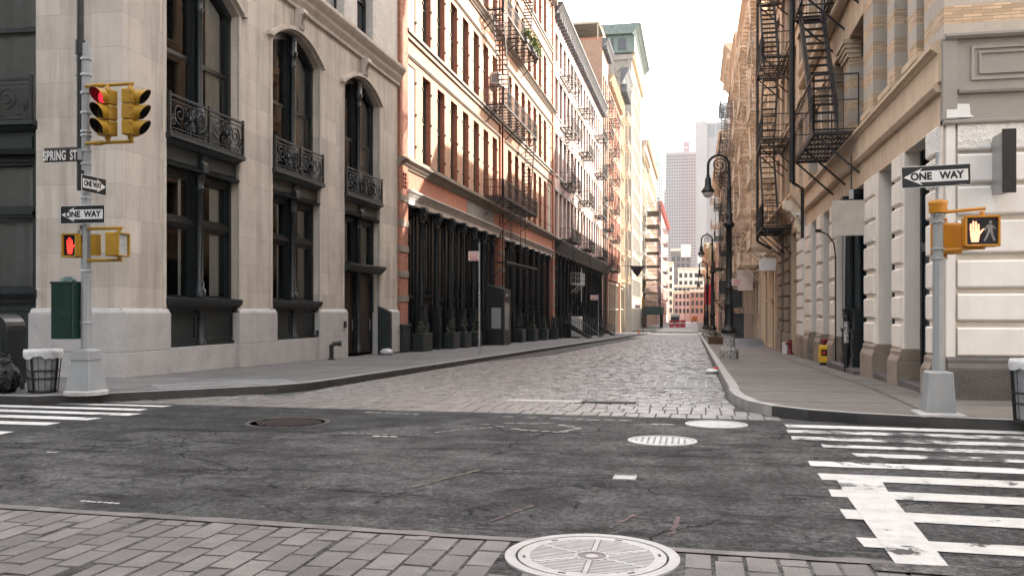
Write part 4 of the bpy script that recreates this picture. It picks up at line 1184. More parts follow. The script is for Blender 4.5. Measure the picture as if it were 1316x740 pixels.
t = thing('standpipe','black double headed standpipe on the pavement against the granite plinth','standpipe',(-12.05,28.45,sz(28.4)))
mb = MB(); mb.tube([(0,0,0),(0,0,.48)],.075,n=12); mb.lathe([(.12,.0),(.12,.04),(.08,.06)],n=12); mb.build('pipe',M['iron_black'],t)
for s_ in (0,1):
    mb = MB(); mb.tube([(0,0,.46),(.06,.06+.12*s_,.54),(.20,.12+.14*s_,.54)],[.075,.07,.075],n=12); mb.tube([(.2,.12+.14*s_,.54),(.25,.13+.15*s_,.54)],.09,n=12); mb.build('inlet',M['iron_black'],t)
t = thing('steel_cabinet','dark green steel enclosure with a sloping top beside the limestone building door','cabinet',(-12.42,33.95,sz(34)))
mb = MB(); mb.prism([(.0,0),(.50,0),(.50,1.72),(.25,1.85),(.0,1.93)],0,.30,'y'); mb.build('cabinet_body',M['iron_panel'],t,bevel=.02)
mb = MB(); mb.box(.50,.512,.04,.26,.1,1.6); mb.build('door',M['iron_green'],t)
t = thing('litter_bag','small crumpled white plastic bag by the limestone building door','litter',(-11.9,33.6,sz(33.6)))
def lump(mb, cx, cy, cz, rx, ry, rz, seed, n=14, k=9, amp=.22, m=0, low=0.0, jit=.18):
    r = random.Random(seed); vs=[]; fs=[]
    ph = [(r.uniform(0,6.28),r.uniform(0,6.28),r.randint(2,6),r.randint(1,5)) for _ in range(6)]
    for i in range(k+1):
        th = PI*i/k
        for j in range(n):
            a = 2*PI*j/n
            d = 1 + amp*sum(math.sin(p[2]*a+p[0])*math.sin(p[3]*th+p[1]) for p in ph)/3 + r.uniform(-amp,amp)*jit
            z = cz + rz*math.cos(th)*d
            vs.append((cx+rx*math.sin(th)*math.cos(a)*d, cy+ry*math.sin(th)*math.sin(a)*d, max(low,z)))
    for i in range(k):
        for j in range(n): fs.append((i*n+j,i*n+(j+1)%n,(i+1)*n+(j+1)%n,(i+1)*n+j))
    mb.add(vs,fs,m,True)
mb = MB(); lump(mb,0,0,.10,.26,.2,.14,3,amp=.4); mb.build('bag',M['bag_white'],t)
# ------------------------------------------------------------------ red brick cast iron store building
def shopfront(b, x0, x1, zb, zt, y, door=False, mat='black_shop', trans=.65, glass=True):
    mb = MB()
    mb.box(x0,x1,y,y+.10,zb,zt)
    w = x1-x0; s = .16
    mb.box(x0,x0+s,y-.07,y,zb,zt); mb.box(x1-s,x1,y-.07,y,zb,zt); mb.box(x0+s,x1-s,y-.09,y,trans-.08,trans+.08); mb.box(x0+s,x1-s,y-.06,y,zt-.4,zt)
    if door:
        mb.box(x0+s,x1-s,y-.26,y,trans+.02,trans+.12)
    else: mb.box(x0+s,x1-s,y-.05,y,zb,zb+.75)
    o = b.part(mb,'shop_front',M[mat])
    g = MB()
    if glass:
        g.quad((x0+s,y-.015,trans+.08),(x1-s,y-.015,trans+.08),(x1-s,y-.015,zt-.4),(x0+s,y-.015,zt-.4))
        if not door: g.quad((x0+s,y-.015,zb+.75),(x1-s,y-.015,zb+.75),(x1-s,y-.015,trans-.08),(x0+s,y-.015,trans-.08))
        b.part(g,'pane',M['glass_shop'],o)
    if door:
        d = MB(); d.box(x0+s+.04,x1-s-.04,y-.04,y-.0,zb+.02,trans-.1)
        for q in ((x0+s+.18,x1-s-.18,zb+.25,zb+.95),(x0+s+.18,x1-s-.18,zb+1.1,trans-.3)): d.box(q[0],q[1],y-.055,y-.04,q[2],q[3])
        e = b.part(d,'door',M['frame_dark'],o)
        h = MB(); h.bar((x1-s-.12,y-.09,zb+1.0),(x1-s-.12,y-.09,zb+1.35),.03); b.part(h,'handle',M['galv'],e)
    return o
M['glass_blind'] = glass_opaque('glass_blind',(.16,.155,.14),.05,.03)
M['glass_shop'] = glass_opaque('glass_shop',(.006,.010,.013),.12,.03)

b = Bld('store_building','red brick store building with iron shutters and a tall row of black iron columns','L',36.45,79.5,zb=-2.9)
L2 = b; X = b.x
HALVES = [(36.45,[37.6]+[40.0+2.45*k for k in range(7)],[39.76,42.24,44.70,47.16,49.64,52.10,54.56],0),
          (57.0,[59.35+2.45*k for k in range(7)]+[76.5],[60.55,63.15,65.70,68.27,70.85,73.45,76.10],7)]
FLOORS = [(6.80,10.92),(12.52,16.06),(18.02,21.5),(23.35,26.7)]
ops = []
for _,cols,_,_ in HALVES:
    for c in cols:
        for z0,z1 in FLOORS: ops.append((X(c),X(c)+1.3,z0,z1))
ops += [(1.08,X(56.55),b.zb,4.94),(X(57.72),X(78.4),b.zb,4.94)]
mb = MB(); b.shell(mb,28.4,ops,dep=.42,D=22,mr=1,roof=2)
for _,cols,_,sh in HALVES:      # iron pintles of the old shutters along the jambs
    for c in cols:
        for z0,z1 in FLOORS:
            for f in (.15,.5,.85):
                for xx in (-.05,1.35): mb.box(X(c)+xx-.04,X(c)+xx+.04,-.05,.01,z0+(z1-z0)*f-.05,z0+(z1-z0)*f+.05,3)
b.part(mb,'wall',[M['brick_salmon'],M['brick_red'],M['roof_tar'],M['iron_black']])
for _,cols,_,sh in HALVES:
    for i,c in enumerate(cols):
        for z0,z1 in FLOORS:
            if i == sh:
                mb = MB(); w=1.3
                for q in ((0.02,w/2-.015),(w/2+.015,w-.02)):
                    mb.box(X(c)+q[0],X(c)+q[1],.05,.09,z0+.02,z1-.02)
                    for k in range(5):
                        zz = z0+.03+(z1-z0-.12)*k/4; mb.box(X(c)+q[0],X(c)+q[1],.035,.05,zz,zz+.035)
                    for xx in (q[0],q[1]-.03): mb.box(X(c)+xx,X(c)+xx+.03,.035,.05,z0+.07,z1-.06)
                s_ = b.part(mb,'shutter',M['shutter'])
            else:
                b.window(X(c),z0,1.3,z1-z0,.24,'sash',fm='frame_olive',gm='glass_blind' if RND.random() < .25 else 'glass',sub=True)
mb = MB()
for z0,z1 in FLOORS:
    for za,zb_,p in ((z1+.28,z1+.34,.06),(z1+.34,z1+.44,.10)): mb.box(1.02,b.L-1.05,-p,0,za,zb_)
b.part(mb,'string_course',M['trim_brown'])
for i,(z0,z1) in enumerate(FLOORS):
    mb = MB(); p = .16 if i else .34
    if i in (0,2): cornice(mb,-.02,b.L-.02,z0-.62,z0-.24,.34,steps=3); mb.box(1.02,b.L-1.02,-.10,0,z0-.24,z0-.004)
    else: mb.box(1.02,b.L-1.02,-.09,0,z0-.52,z0-.30); mb.box(1.02,b.L-1.02,-.17,0,z0-.30,z0-.16)
    b.part(mb,'sill_band',M['trim_brown'])
mb = MB(); cornice(mb,-.1,b.L-.02,27.2,28.4,.8,steps=4)
for k in range(34): mb.box(.4+k*1.25,.7+k*1.25,-.55,0,26.95,27.4)
b.part(mb,'roof_cornice',M['trim_brown'])
for p,q in ((36.45,37.50),(56.58,57.70),(78.40,79.48)):
    mb = MB(); mb.box(X(p),X(q),-.11,.02,-.58,28.0)
    o = b.part(mb,'pilaster',M['brick_red'])
    for z in (.38,1.43,2.52,3.62,4.70): mb = MB(); mb.box(X(p)-.015,X(q)+.015,-.14,.03,z,z+.28); b.part(mb,'quoin',M['trim_brown'],o)
    mb = MB(); mb.box(X(p)+.18,X(q)-.18,-.125,-.10,5.28,6.05)
    for k in range(8):
        a = (k%2); mb.lathe([(.0,0),(.10,.03),(.0,.06)],0,0,n=8,M=Matrix.Translation((X(p)+.38+a*.28,-.125,5.38+.17*(k//2)))@Matrix.Rotation(PI/2,4,'X'))
    b.part(mb,'carved_panel',M['brick_orange'],o)
    mb = MB(); mb.box(X(p)-.03,X(q)+.03,-.22,.05,b.zb,-.66); mb.box(X(p)-.06,X(q)+.06,-.26,.05,-.70,-.58); mb.box(X(p)+.12,X(q)-.12,-.235,-.22,-1.75,-.85)
    b.part(mb,'pilaster_base',M['iron_panel'],bevel=.012)
for p,q in ((37.5,56.58),(57.70,78.40)):
    mb = MB(); cornice(mb,X(p),X(q),4.95,5.30,.26,steps=3); b.part(mb,'shop_cornice',M['trim_white'])
    mb = MB(); mb.box(X(p),X(q),-.03,.30,4.72,4.95); b.part(mb,'shop_lintel',M['trim_white'])
    mb = MB(); mb.box(X(p),X(q),-.015,.01,5.30,6.16); b.part(mb,'frieze',M['brick_orange'])
mb = MB(); mb.box(X(48.2),X(55.0),-.05,-.012,5.36,6.12)
for zz in (5.36,6.07): mb.box(X(48.2),X(55.0),-.075,-.05,zz,zz+.05)
b.part(mb,'sign_panel',M['grey_mid'])
for (p0,cols,ic,sh),(s0,s1) in zip(HALVES,((37.52,56.56),(57.72,78.38))):
    edges = [s0]+ic+[s1]
    for c in ic: iron_column(b,X(c),sz(c),4.74,w=.38,y=-.02)
    for i,(p,q) in enumerate(zip(edges,edges[1:])):
        shopfront(b,X(p)+(.16 if i else 0),X(q)-(.16 if i<len(ic) else 0),sz(p)-.1,4.72,.34,door=(i in (1,5)),trans=.65+(sz(p)+1.8)*.6)
mb = MB()
r = random.Random(3)
for k in range(3): mb.tube([(X(57.0),-.15,-1.5),(X(57.0),-.15,27)],.05,n=8)
b.part(mb,'rain_pipe',M['iron_rust'])
fe = fire_escape(b,X(52.3),X(64.0),[6.85,12.38,18.06,23.6],proj=1.22,mat='iron_rust',pitch=.13,slat=.085,hole=1,ladder=True,droplad=False)
mb = MB()
for yy in (-1.15,-.5): mb.bar((X(53.5),yy,2.98),(X(64.2),yy,3.02),.06,.12)
for k in range(40): mb.box(X(53.5)+k*.268,X(53.5)+k*.268+.10,-1.15,-.5,2.97,3.0)
mb.bar((X(54.2),-.0,3.9),(X(54.2),-1.1,3.0),.05); mb.bar((X(54.2),0,1.9),(X(54.2),-1.1,2.95),.05)
for xx in (X(57.8),X(59.4)): mb.bar((xx,-1.2,3.0),(xx,-1.2,6.8),.04)
for xx in (X(55.2),X(55.65)): mb.bar((xx,-1.05,3.0),(xx,-1.05,6.8),.035)
for k in range(13): mb.bar((X(55.2),-1.05,3.2+k*.28),(X(55.65),-1.05,3.2+k*.28),.025)
b.part(mb,'swing_stair',M['iron_black'],fe)

def leaf_clump(mb, cx, cy, cz, rx, ry, rz, n, size, seed, m=0, core=0.0):
    r = random.Random(seed)
    for _ in range(n):
        while True:
            p = Vector((r.uniform(-1,1),r.uniform(-1,1),r.uniform(-1,1)))
            if core <= p.length <= 1: break
        c = Vector((cx+p.x*rx,cy+p.y*ry,cz+p.z*rz)); s = size*r.uniform(.6,1.35)
        u = Vector((r.uniform(-1,1),r.uniform(-1,1),r.uniform(-1,1))).normalized(); w = u.cross(Vector((r.uniform(-1,1),r.uniform(-1,1),r.uniform(-1,1)))).normalized()
        mb.add([tuple(c-u*s),tuple(c+w*s*.42),tuple(c+u*s),tuple(c-w*s*.42)],[(0,1,2,3)],m)

t = thing('balcony_plants','bright green potted shrubs trailing over the upper iron escape of the red brick building','plants',(-11.15,60.5,18.06))
for i,(dy,w,h) in enumerate(((-1.2,.7,.45),(1.2,.7,.9),(2.2,.8,1.0),(3.0,.6,.75))):
    mb = MB(); mb.box(-.25,.12,dy-.32,dy+.32,.0,.34); mb.build('pot',M['grey_dark'],t)
    mb = MB(); leaf_clump(mb,-.02,dy,.34+h*.55,.38,w*.65,h*.75,170,.11,20+i); leaf_clump(mb,.16,dy,.35,.2,w*.5,.35,50,.10,40+i); mb.build('foliage',M['leaf_bright'],t)

t = thing('air_conditioner','pale boxed air conditioner hung outside a third floor window of the red brick building','air conditioner',(-12.42,54.3,14.1))
mb = MB(); mb.box(-.02,.55,0,.95,0,.72); mb.build('case',M['white_metal'],t,bevel=.02)
mb = MB()
for k in range(9): mb.box(.552,.565,.10,.85,.10+k*.06,.13+k*.06)
for k in range(9): mb.box(.06,.5,-.012,.0,.10+k*.06,.13+k*.06)
mb.build('grille',M['grey_dark'],t)
mb = MB(); mb.bar((0,.1,-.4),(.5,.1,0),.04); mb.bar((0,.85,-.4),(.5,.85,0),.04); mb.build('bracket',M['iron_black'],t)

t = thing('entrance_vestibule','black canvas entrance vestibule with sloping top standing out from the column row','vestibule',(XL,52.2,sz(53)))
zt1,zt2 = 1.6-sz(53), 1.28-sz(53)
mb = MB(); W=1.23; D=2.1
mb.poly([(0.05,0,0),(W,0,0),(W,0,zt2),(0.05,0,zt1)]); mb.poly([(0.05,D,0),(W,D,0),(W,D,zt2),(.05,D,zt1)]); mb.quad((0,0,zt1),(W,0,zt2),(W,D,zt2),(0,D,zt1))
mb.box(W-.02,W+.015,0,D,zt2-.75,zt2); mb.box(W-.02,W+.015,0,D,0,.95); mb.box(W-.02,W+.015,0,.35,.95,zt2-.75); mb.box(W-.02,W+.015,D-.35,D,.95,zt2-.75)
mb.box(W-.03,W+.025,-.02,.04,0,zt2); mb.box(W-.03,W+.025,D-.04,D+.02,0,zt2)
mb.build('canopy',M['black_door'],t)
mb = MB(); mb.quad((W,.35,.95),(W,D-.35,.95),(W,D-.35,zt2-.75),(W,.35,zt2-.75)); mb.quad((.50,-.006,1.0),(1.08,-.006,1.0),(1.08,-.006,2.25),(.50,-.006,2.25)); mb.build('clear_panel',M['glass_lit'],t)
mb = MB(); mb.box(W+.016,W+.022,.78,1.1,zt2-.42,zt2-.28); mb.build('emblem',M['sign_white'],t)

def planter(y, w, label, seed, hh=.85, x=-12.02):
    t = thing('planter',label,'planter',(x,y,sz(y)),0,'dark planters along the black columns')
    mb = MB(); mb.box(-.24,.26,0,w,0,hh); mb.box(-.27,.29,-.03,w+.03,hh-.05,hh+.02); mb.box(.26,.275,.08,w-.08,.12,hh-.15)
    mb.build('box',M['iron_panel'],t,bevel=.008)
    mb = MB(); h_ = .25+.35*((seed*7)%5)/4; leaf_clump(mb,0,w*.5,hh+h_*.7,.24,w*.48,h_,170,.055,seed); leaf_clump(mb,.05,w*(.25+.1*((seed//3)%5)),hh+h_*1.5,.16,w*.22,h_*.8,60,.05,seed+1)
    r = random.Random(seed)
    for _ in range(7): mb.tube([(r.uniform(-.1,.1),w*r.uniform(.2,.8),hh),(r.uniform(-.2,.2),w*r.uniform(.15,.85),hh+r.uniform(.6,1.1))],.008,n=4)
    mb.build('shrub',M['leaf'],t)
for i,(y,w,l) in enumerate(((37.95,1.45,'dark planter with leafy shrub next to the brick corner pier'),(43.0,1.3,'dark planter with leafy shrub in the second gap past the black door'),
        (45.3,1.4,'bushy dark planter midway along the first column row'),(47.8,1.3,'low dark planter just before the black entrance vestibule row'),
        (60.9,1.6,'grey planter first beyond the black entrance vestibule'),(66.0,1.6,'grey planter second beyond the black entrance vestibule'),(71.3,1.4,'grey planter third beyond the black entrance vestibule'),(76.6,1.3,'dark planter with tall shrub by the end brick pier'))):
    planter(y,w,l,60+i*3,hh=.78 if i<4 else .9)

# ------------------------------------------------------------------ generic upper facades
def facade(b, cols, w, floors, ztop, wm, trim, fm='frame_dark', gm='glass', style='sash', dep=.35, D=16, mr=None, sub=False, ground=None, cor=.6, sills=True, strings=True, shop=None, lintel=True, side=None, corm=None):
    ops = [(b.x(c)-(w if b.side=='R' else 0),b.x(c)+(0 if b.side=='R' else w),z0,z1) for c in cols for z0,z1 in floors]
    if ground: ops += ground
    mb = MB(); b.shell(mb,ztop,ops,dep=dep,D=D,mr=0,roof=1,back=2); b.part(mb,'wall',[M[wm],M['roof_tar'],M[side or wm]])
    for c in cols:
        x = b.x(c)-(w if b.side=='R' else 0)
        for z0,z1 in floors: b.window(x,z0,w,z1-z0,dep*.6,style,fm,'glass_blind' if (sub and RND.random() < .22) else gm,sub,trim=trim,sill=sills,lintel=lintel)
    if strings:
        for z0,z1 in floors: mb = MB(); mb.box(0.01,b.L-.01,-.07,0,z0-.42,z0-.24); b.part(mb,'string_course',M[trim])
    if cor:
        mb = MB(); cornice(mb,0,b.L,ztop-1.1,ztop+.1,cor,steps=4)
        n = int(b.L/1.0)
        for k in range(n): mb.box(.3+k*b.L/n,.55+k*b.L/n,-cor*.7,0,ztop-1.35,ztop-.8)
        b.part(mb,'roof_cornice',M[corm or trim])

# white fronted building with black shops
b = Bld('loft_building','pale pink fronted loft building with black iron shops, stoops and three iron escapes','L',79.55,122.5,zb=-4.3)
L3 = b; X = b.x
cols = [80.35+2.63*k for k in range(16)]
facade(b,cols,1.75,[(6.75,10.9),(12.45,16.1),(17.9,21.2),(22.6,25.2)],27.6,'paint_pink','trim_white',ground=[(.4,b.L-.4,b.zb,5.2)],cor=.85,dep=.3,sub=True,corm='grey_dark',strings=False)
mb = MB(); cornice(mb,0,b.L,5.15,6.35,.75,steps=4); b.part(mb,'shop_cornice',M['black_shop'])
ic = [80.8+2.5*k for k in range(17)]
for c in ic: iron_column(b,X(c),sz(c),5.16,w=.42,y=.0)
for i,(p,q) in enumerate(zip(ic,ic[1:])): shopfront(b,X(p)+.15,X(q)-.15,sz(p)-.1,5.15,.30,door=(i%4==2),trans=.2)
fire_escape(b,X(83.3),X(90.0),[6.7,11.95,17.2,22.0],proj=1.15,mat='iron_black',pitch=.2,slat=.12)
fire_escape(b,X(97.0),X(102.6),[6.7,11.95,17.2,22.0],proj=1.15,mat='iron_black',pitch=.2,slat=.12)
fire_escape(b,X(112.2),X(117.8),[6.7,11.95,17.2,22.0],proj=1.15,mat='iron_black',pitch=.2,slat=.12)
fire_escape(b,X(90.6),X(94.4),[2.75],proj=1.0,mat='white_metal',pitch=.2,slat=.12,stairs=False,rail=1.1)
for y,lab in ((85.8,'black iron stoop with railings in front of the pale box'),(97.2,'black iron stoop with railings, middle one of the loft building'),(111.5,'black iron stoop with railings at the far end of the loft building')):
    t = thing('stoop',lab,'stoop',(XL,y,sz(y)),0,'iron stoops of the loft building')
    mb = MB(); n = 8; H=1.5
    for k in range(n): mb.box(.5+k*.26,.5+(k+1)*.26+.03,-.9,.9,H-(k+1)*H/n,H-(k+1)*H/n+.05)
    mb.box(0,.55,-.9,.9,H-.08,H)
    for yy in (-.9,.86): mb.prism([(0.45,H-.05),(2.65,.0),(2.35,.0),(.45,H-.45)],yy,yy+.04,'y')
    mb.build('steps',M['iron_black'],t)
    for yy in (-.9,.9):
        mb = MB(); mb.bar((.05,yy,H+.95),(.5,yy,H+.95),.05); mb.bar((.5,yy,H+.95),(2.6,yy,.95),.05); mb.bar((.5,yy,H+.5),(2.6,yy,.5),.03)
        for k in range(12):
            f=k/11; mb.bar((.5+2.1*f,yy,H*(1-f)),(.5+2.1*f,yy,H*(1-f)+.95),.02 if 0<k<11 else .06)
        mb.bar((.05,yy,H),(.05,yy,H+.95),.04); mb.build('railing',M['iron_black'],t)
t = thing('wrapped_crate','tall pale wrapped crate standing by the loft building stoops','crate',(-11.5,88.6,sz(88.6)))
mb = MB(); mb.box(-.55,.5,-.5,.5,.1,2.1); mb.build('crate_body',M['white_metal'],t,bevel=.05)
mb = MB(); mb.box(-.56,.51,-.51,.51,.7,.76); mb.box(-.56,.51,-.51,.51,1.5,1.56); mb.build('strap',M['grey_mid'],t)
mb = MB(); mb.box(-.5,.45,-.45,.45,0,.1); mb.build('pallet',M['wood_brown'],t)

# narrow brick building with a dark metal front and a roof pergola
b = Bld('brick_building','narrow brown brick building with dark metal bay front and a roof pergola','L',122.6,130.9,zb=-4.6)
facade(b,[123.6,126.1,128.5],1.6,[(7+4.4*k,10.4+4.4*k) for k in range(6)],37.2,'brick_brown','grey_dark',ground=[(.5,7.8,b.zb,5.3)],D=12,cor=.9,strings=True,sub=True)
mb = MB(); cornice(mb,0,b.L,5.3,6.2,.5); b.part(mb,'shop_cornice',M['trim_brown'])
for p,q in ((123.2,125.6),(125.7,128.1),(128.2,130.4)): shopfront(b,b.x(p),b.x(q),sz(p)-.1,5.25,.3,trans=.2)
mb = MB(); mb.box(1.0,7.4,.6,4.6,39.85,40.0)
for k in range(7): mb.box(1.0+k*1.05,1.08+k*1.05,.6,4.6,39.7,39.85)
for xx in (1.1,7.2):
    for yy in (.7,4.4): mb.box(xx,xx+.12,yy,yy+.12,37.2,39.85)
b.part(mb,'pergola',M['wood_pale'] if 'wood_pale' in M else M['trim_brown'])
mb = MB(); mb.box(4.5,6.5,.9,2.5,40.0,41.0); b.part(mb,'roof_hatch',M['grey_mid'])
fire_escape(b,.6,5.5,[6.2,11.2,15.6,20,24.4,28.8],proj=1.1,pitch=.25,slat=.15)

b = Bld('brick_building','orange brick building with cream bands and a red bulkhead on its roof','L',131.0,152.9,zb=-4.9)
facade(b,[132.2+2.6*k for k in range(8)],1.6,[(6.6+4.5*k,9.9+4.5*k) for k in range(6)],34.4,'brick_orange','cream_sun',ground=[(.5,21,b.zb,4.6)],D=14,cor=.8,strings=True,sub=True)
for k in range(7): shopfront(b,.6+k*2.9,.5+k*2.9+2.7,-4.5,4.5,.3,mat='cream_paint',trans=.2)
mb = MB(); mb.box(.0,9,.9,9,34.4,41.6); b.part(mb,'bulkhead',M['brick_orange'])
fire_escape(b,2.0,8.5,[5.9,10.4,14.9,19.4,23.9,28.4],proj=1.1,pitch=.3,slat=.18)

b = Bld('iron_front_building','pale cast iron front building under a heavy dark overhanging cornice','L',153.0,163.0,zb=-5.2)
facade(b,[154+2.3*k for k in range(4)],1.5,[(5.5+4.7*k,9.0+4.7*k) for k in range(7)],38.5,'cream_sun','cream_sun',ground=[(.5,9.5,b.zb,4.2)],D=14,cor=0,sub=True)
mb = MB(); cornice(mb,-.4,b.L+.4,38.3,41.2,1.5,steps=4)
for k in range(7): mb.box(.2+k*1.55,.6+k*1.55,-1.1,0,37.2,38.6)
b.part(mb,'roof_cornice',M['grey_dark'])
for k in range(3): shopfront(b,.6+k*3,.5+k*3+2.8,-4.8,4.1,.3,mat='cream_paint',trans=.2)
fire_escape(b,1.0,8.0,[4.8,9.5,14.2,18.9,23.6,28.3,33.0],proj=1.2,mat='cream_metal',pitch=.3,slat=.18)

# beyond the cross street
b = Bld('tall_stone_building','tall ornate grey stone building crowned with a green copper storey','L',181.0,214.0,zb=-6)
facade(b,[183+3.2*k for k in range(9)],2.0,[(3+4.6*k,6.4+4.6*k) for k in range(10)],51.6,'grey_stone','yellow_stone',D=40,cor=.8,style='fixed')
mb = MB(); mb.box(-.6,b.L+.3,-.6,20,51.7,55.2); 
b.part(mb,'crown_storey',M['copper_green'])
mb = MB(); cornice(mb,-1.6,b.L+1.2,55.2,57.2,1.9,steps=4); mb.box(-1.6,b.L,0,20,55.25,57.2); b.part(mb,'copper_cornice',M['copper_green'])
NF = Matrix(((0,1,0,0),(-1,0,0,0),(0,0,1,0),(0,0,0,1)))
mb = MB()
for a in (-1.9,-4.4,-6.9):
    mb.box(a-.8,a+.8,-.66,-.60,52.2,54.6)
b.part(mb,'window',M['glass_far'],M=NF)
mb = MB()
for a in (-.6,-3.1,-5.6): mb.box(a-.3,a+.3,-.75,-.6,51.8,55.2)
b.part(mb,'pilaster',M['copper_green'],M=NF)
mb = MB()
mb.box(-14,.2,-.30,0,50.4,51.4); mb.box(-14,.1,-.2,0,44.6,45.2); mb.box(-1.0,0,-.2,0,20,50.4); mb.box(-4.2,-3.4,-.2,0,30,50.4)
for k in range(20):
    a0,a1 = 2*PI*k/20,2*PI*(k+1)/20; mb.bar((-2.2+.9*math.cos(a0),-.15,47.8+.9*math.sin(a0)),(-2.2+.9*math.cos(a1),-.15,47.8+.9*math.sin(a1)),.3,.35)
for k in range(10):
    a0,a1 = PI*k/10,PI*(k+1)/10; mb.bar((-5.8+1.5*math.cos(a0),-.15,47+1.5*math.sin(a0)),(-5.8+1.5*math.cos(a1),-.15,47+1.5*math.sin(a1)),.4,.4)
b.part(mb,'stone_ornament',M['grey_stone'],M=NF)
mb = MB(); mb.box(-7.2,-4.4,-.05,0,38,47); mb.box(-3,-1.4,-.05,0,36,43); b.part(mb,'window',M['glass_far'],M=NF)
mb = MB(); railing_panel(mb,1,20,1.5,1.5,57.2,2.0,pitch=2.6,t=.08); railing_panel(mb,1,1,1.5,14,57.2,2.0,pitch=2.6,t=.08); b.part(mb,'roof_railing',M['galv'])
fire_escape(b,16,26,[8+4.6*k for k in range(9)],proj=1.7,mat='white_metal',pitch=.8,slat=.5,droplad=False)

b = Bld('yellow_stone_building','yellowish stone building with bracketed cornice beyond the tall copper crowned one','L',214.2,236,zb=-6.6)
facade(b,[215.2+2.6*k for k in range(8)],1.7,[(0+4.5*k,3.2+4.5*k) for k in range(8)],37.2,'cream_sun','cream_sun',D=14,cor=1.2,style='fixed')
b = Bld('brick_building','brown brick building with a blank side wall rising past the yellowish one','L',236.2,299,zb=-6)
facade(b,[238+4.3*k for k in range(14)],2.4,[(-1+6*k,2.8+6*k) for k in range(7)],44.5,'brick_brown','cream_sun',D=14,cor=.8,style='fixed')
b = Bld('pink_building','distant pink brick building with a red cornice on the shaded side','L',299.5,399,X=-11.7,zb=-6.5)
facade(b,[302+8*k for k in range(12)],4.0,[(-1+5.2*k,2.6+5.2*k) for k in range(7)],36,'pink_far','sign_red_far',D=16,cor=1.3,style='fixed')
fire_escape(b,30,52,[-1.5+5.2*k for k in range(1,7)],proj=1.6,pitch=1,slat=.6,droplad=False)

# sidewalk shed and pipe scaffold in front of the brown building
t = thing('scaffold','dark pipe scaffold standing over the pavement beyond the cross street','scaffold',(-10.3,226,sz(226)))
for k in range(8):
    mb = MB(); z = 5.2+k*3.3; mb.box(-2.0,1.7,-6,6,z,z+.08); mb.build('deck',M['iron_black'],t)
    mb = MB()
    for a,c in ((-2,-6),(1.7,-6),(-2,0),(1.7,0),(-2,6),(1.7,6)): mb.tube([(a,c,z),(a,c,z+3.3)],.09,n=6)
    for zz in (1.1,2.0): 
        mb.bar((-2,-6,z+zz),(1.7,-6,z+zz),.08); mb.bar((1.7,-6,z+zz),(1.7,6,z+zz),.08)
    mb.bar((-2,-6,z),(1.7,-6,z+3.3) if k%2 else (-2,-6,z+3.3),.08); mb.bar((1.7,-6,z+.1),(1.7,0,z+3.2),.08); mb.bar((1.7,0,z+3.2),(1.7,6,z+.1),.08)
    mb.build('frame',M['iron_rust'],t)
t = thing('sidewalk_shed','dark green plywood sidewalk shed on posts below the pipe scaffold','sidewalk shed',(-10.2,224,sz(224)))
mb = MB(); mb.box(-2.2,2.4,-9,9,3.2,5.1); mb.build('parapet',M['green_shed'],t)
for a in (-2.0,2.1):
    for c in (-8.6,-4.3,0,4.3,8.6):
        mb = MB(); mb.tube([(a,c,0),(a,c,3.2)],.1,n=6); mb.build('post',M['iron_black'],t)
mb = MB(); mb.box(-2.1,-1.9,-8.6,8.6,0,3.2); mb.build('hoarding',M['black_shop'],t)
# ------------------------------------------------------------------ white rusticated corner building
b = Bld('corner_building','white rusticated corner building with grey panel band, striped brick piers above and tan frieze','R',16.2,35.4,zb=-1.75)
R1 = b; X = b.x
FR = Matrix(((0,-1,0,19.2),(1,0,0,0),(0,0,1,0),(0,0,0,1)))      # Spring side: (a, depth, z) -> local
DOORS = [(17.10,19.04),(19.92,21.62),(28.75,30.6),(31.75,33.6)]
COLBAY = (23.05,27.7)
H1 = 26.6
ops = [(*b.xr(p,q),b.zb,3.15) for p,q in DOORS+[COLBAY]]
mb = MB(); wall_grid(mb,0,b.L,b.zb,4.42,ops,.42,0,1)
b.part(mb,'wall',[M['stone_tan'],M['paint_white_bounce']])
UPP = [(17.5,18.1),(18.8,20.0),(20.7,22.3),(23.5,25.6),(26.6,28.3),(29.3,30.9),(31.9,34.4)]
ops = []
for i,(p,q) in enumerate(UPP):
    ops += [(*b.xr(p,q),4.72,(8.6 if i < 3 else 7.35)),(*b.xr(p,q),9.8,13.4),(*b.xr(p,q),15,18.6),(*b.xr(p,q),20.2,23.6)]
mb = MB(); wall_grid(mb,0,b.L,4.42,H1,ops,.50)
mb.quad((0,0,b.zb),(0,18,b.zb),(0,18,H1),(0,0,H1)); mb.quad((0,18,b.zb),(b.L,18,b.zb),(b.L,18,H1),(0,18,H1)); mb.quad((0,0,H1),(b.L,0,H1),(b.L,18,H1),(0,18,H1))
b.part(mb,'upper_wall',M['brick_band'])
for o in ops: b.window(o[0],o[2],o[1]-o[0],o[3]-o[2],.38,'sash',fm='frame_olive',sub=True)
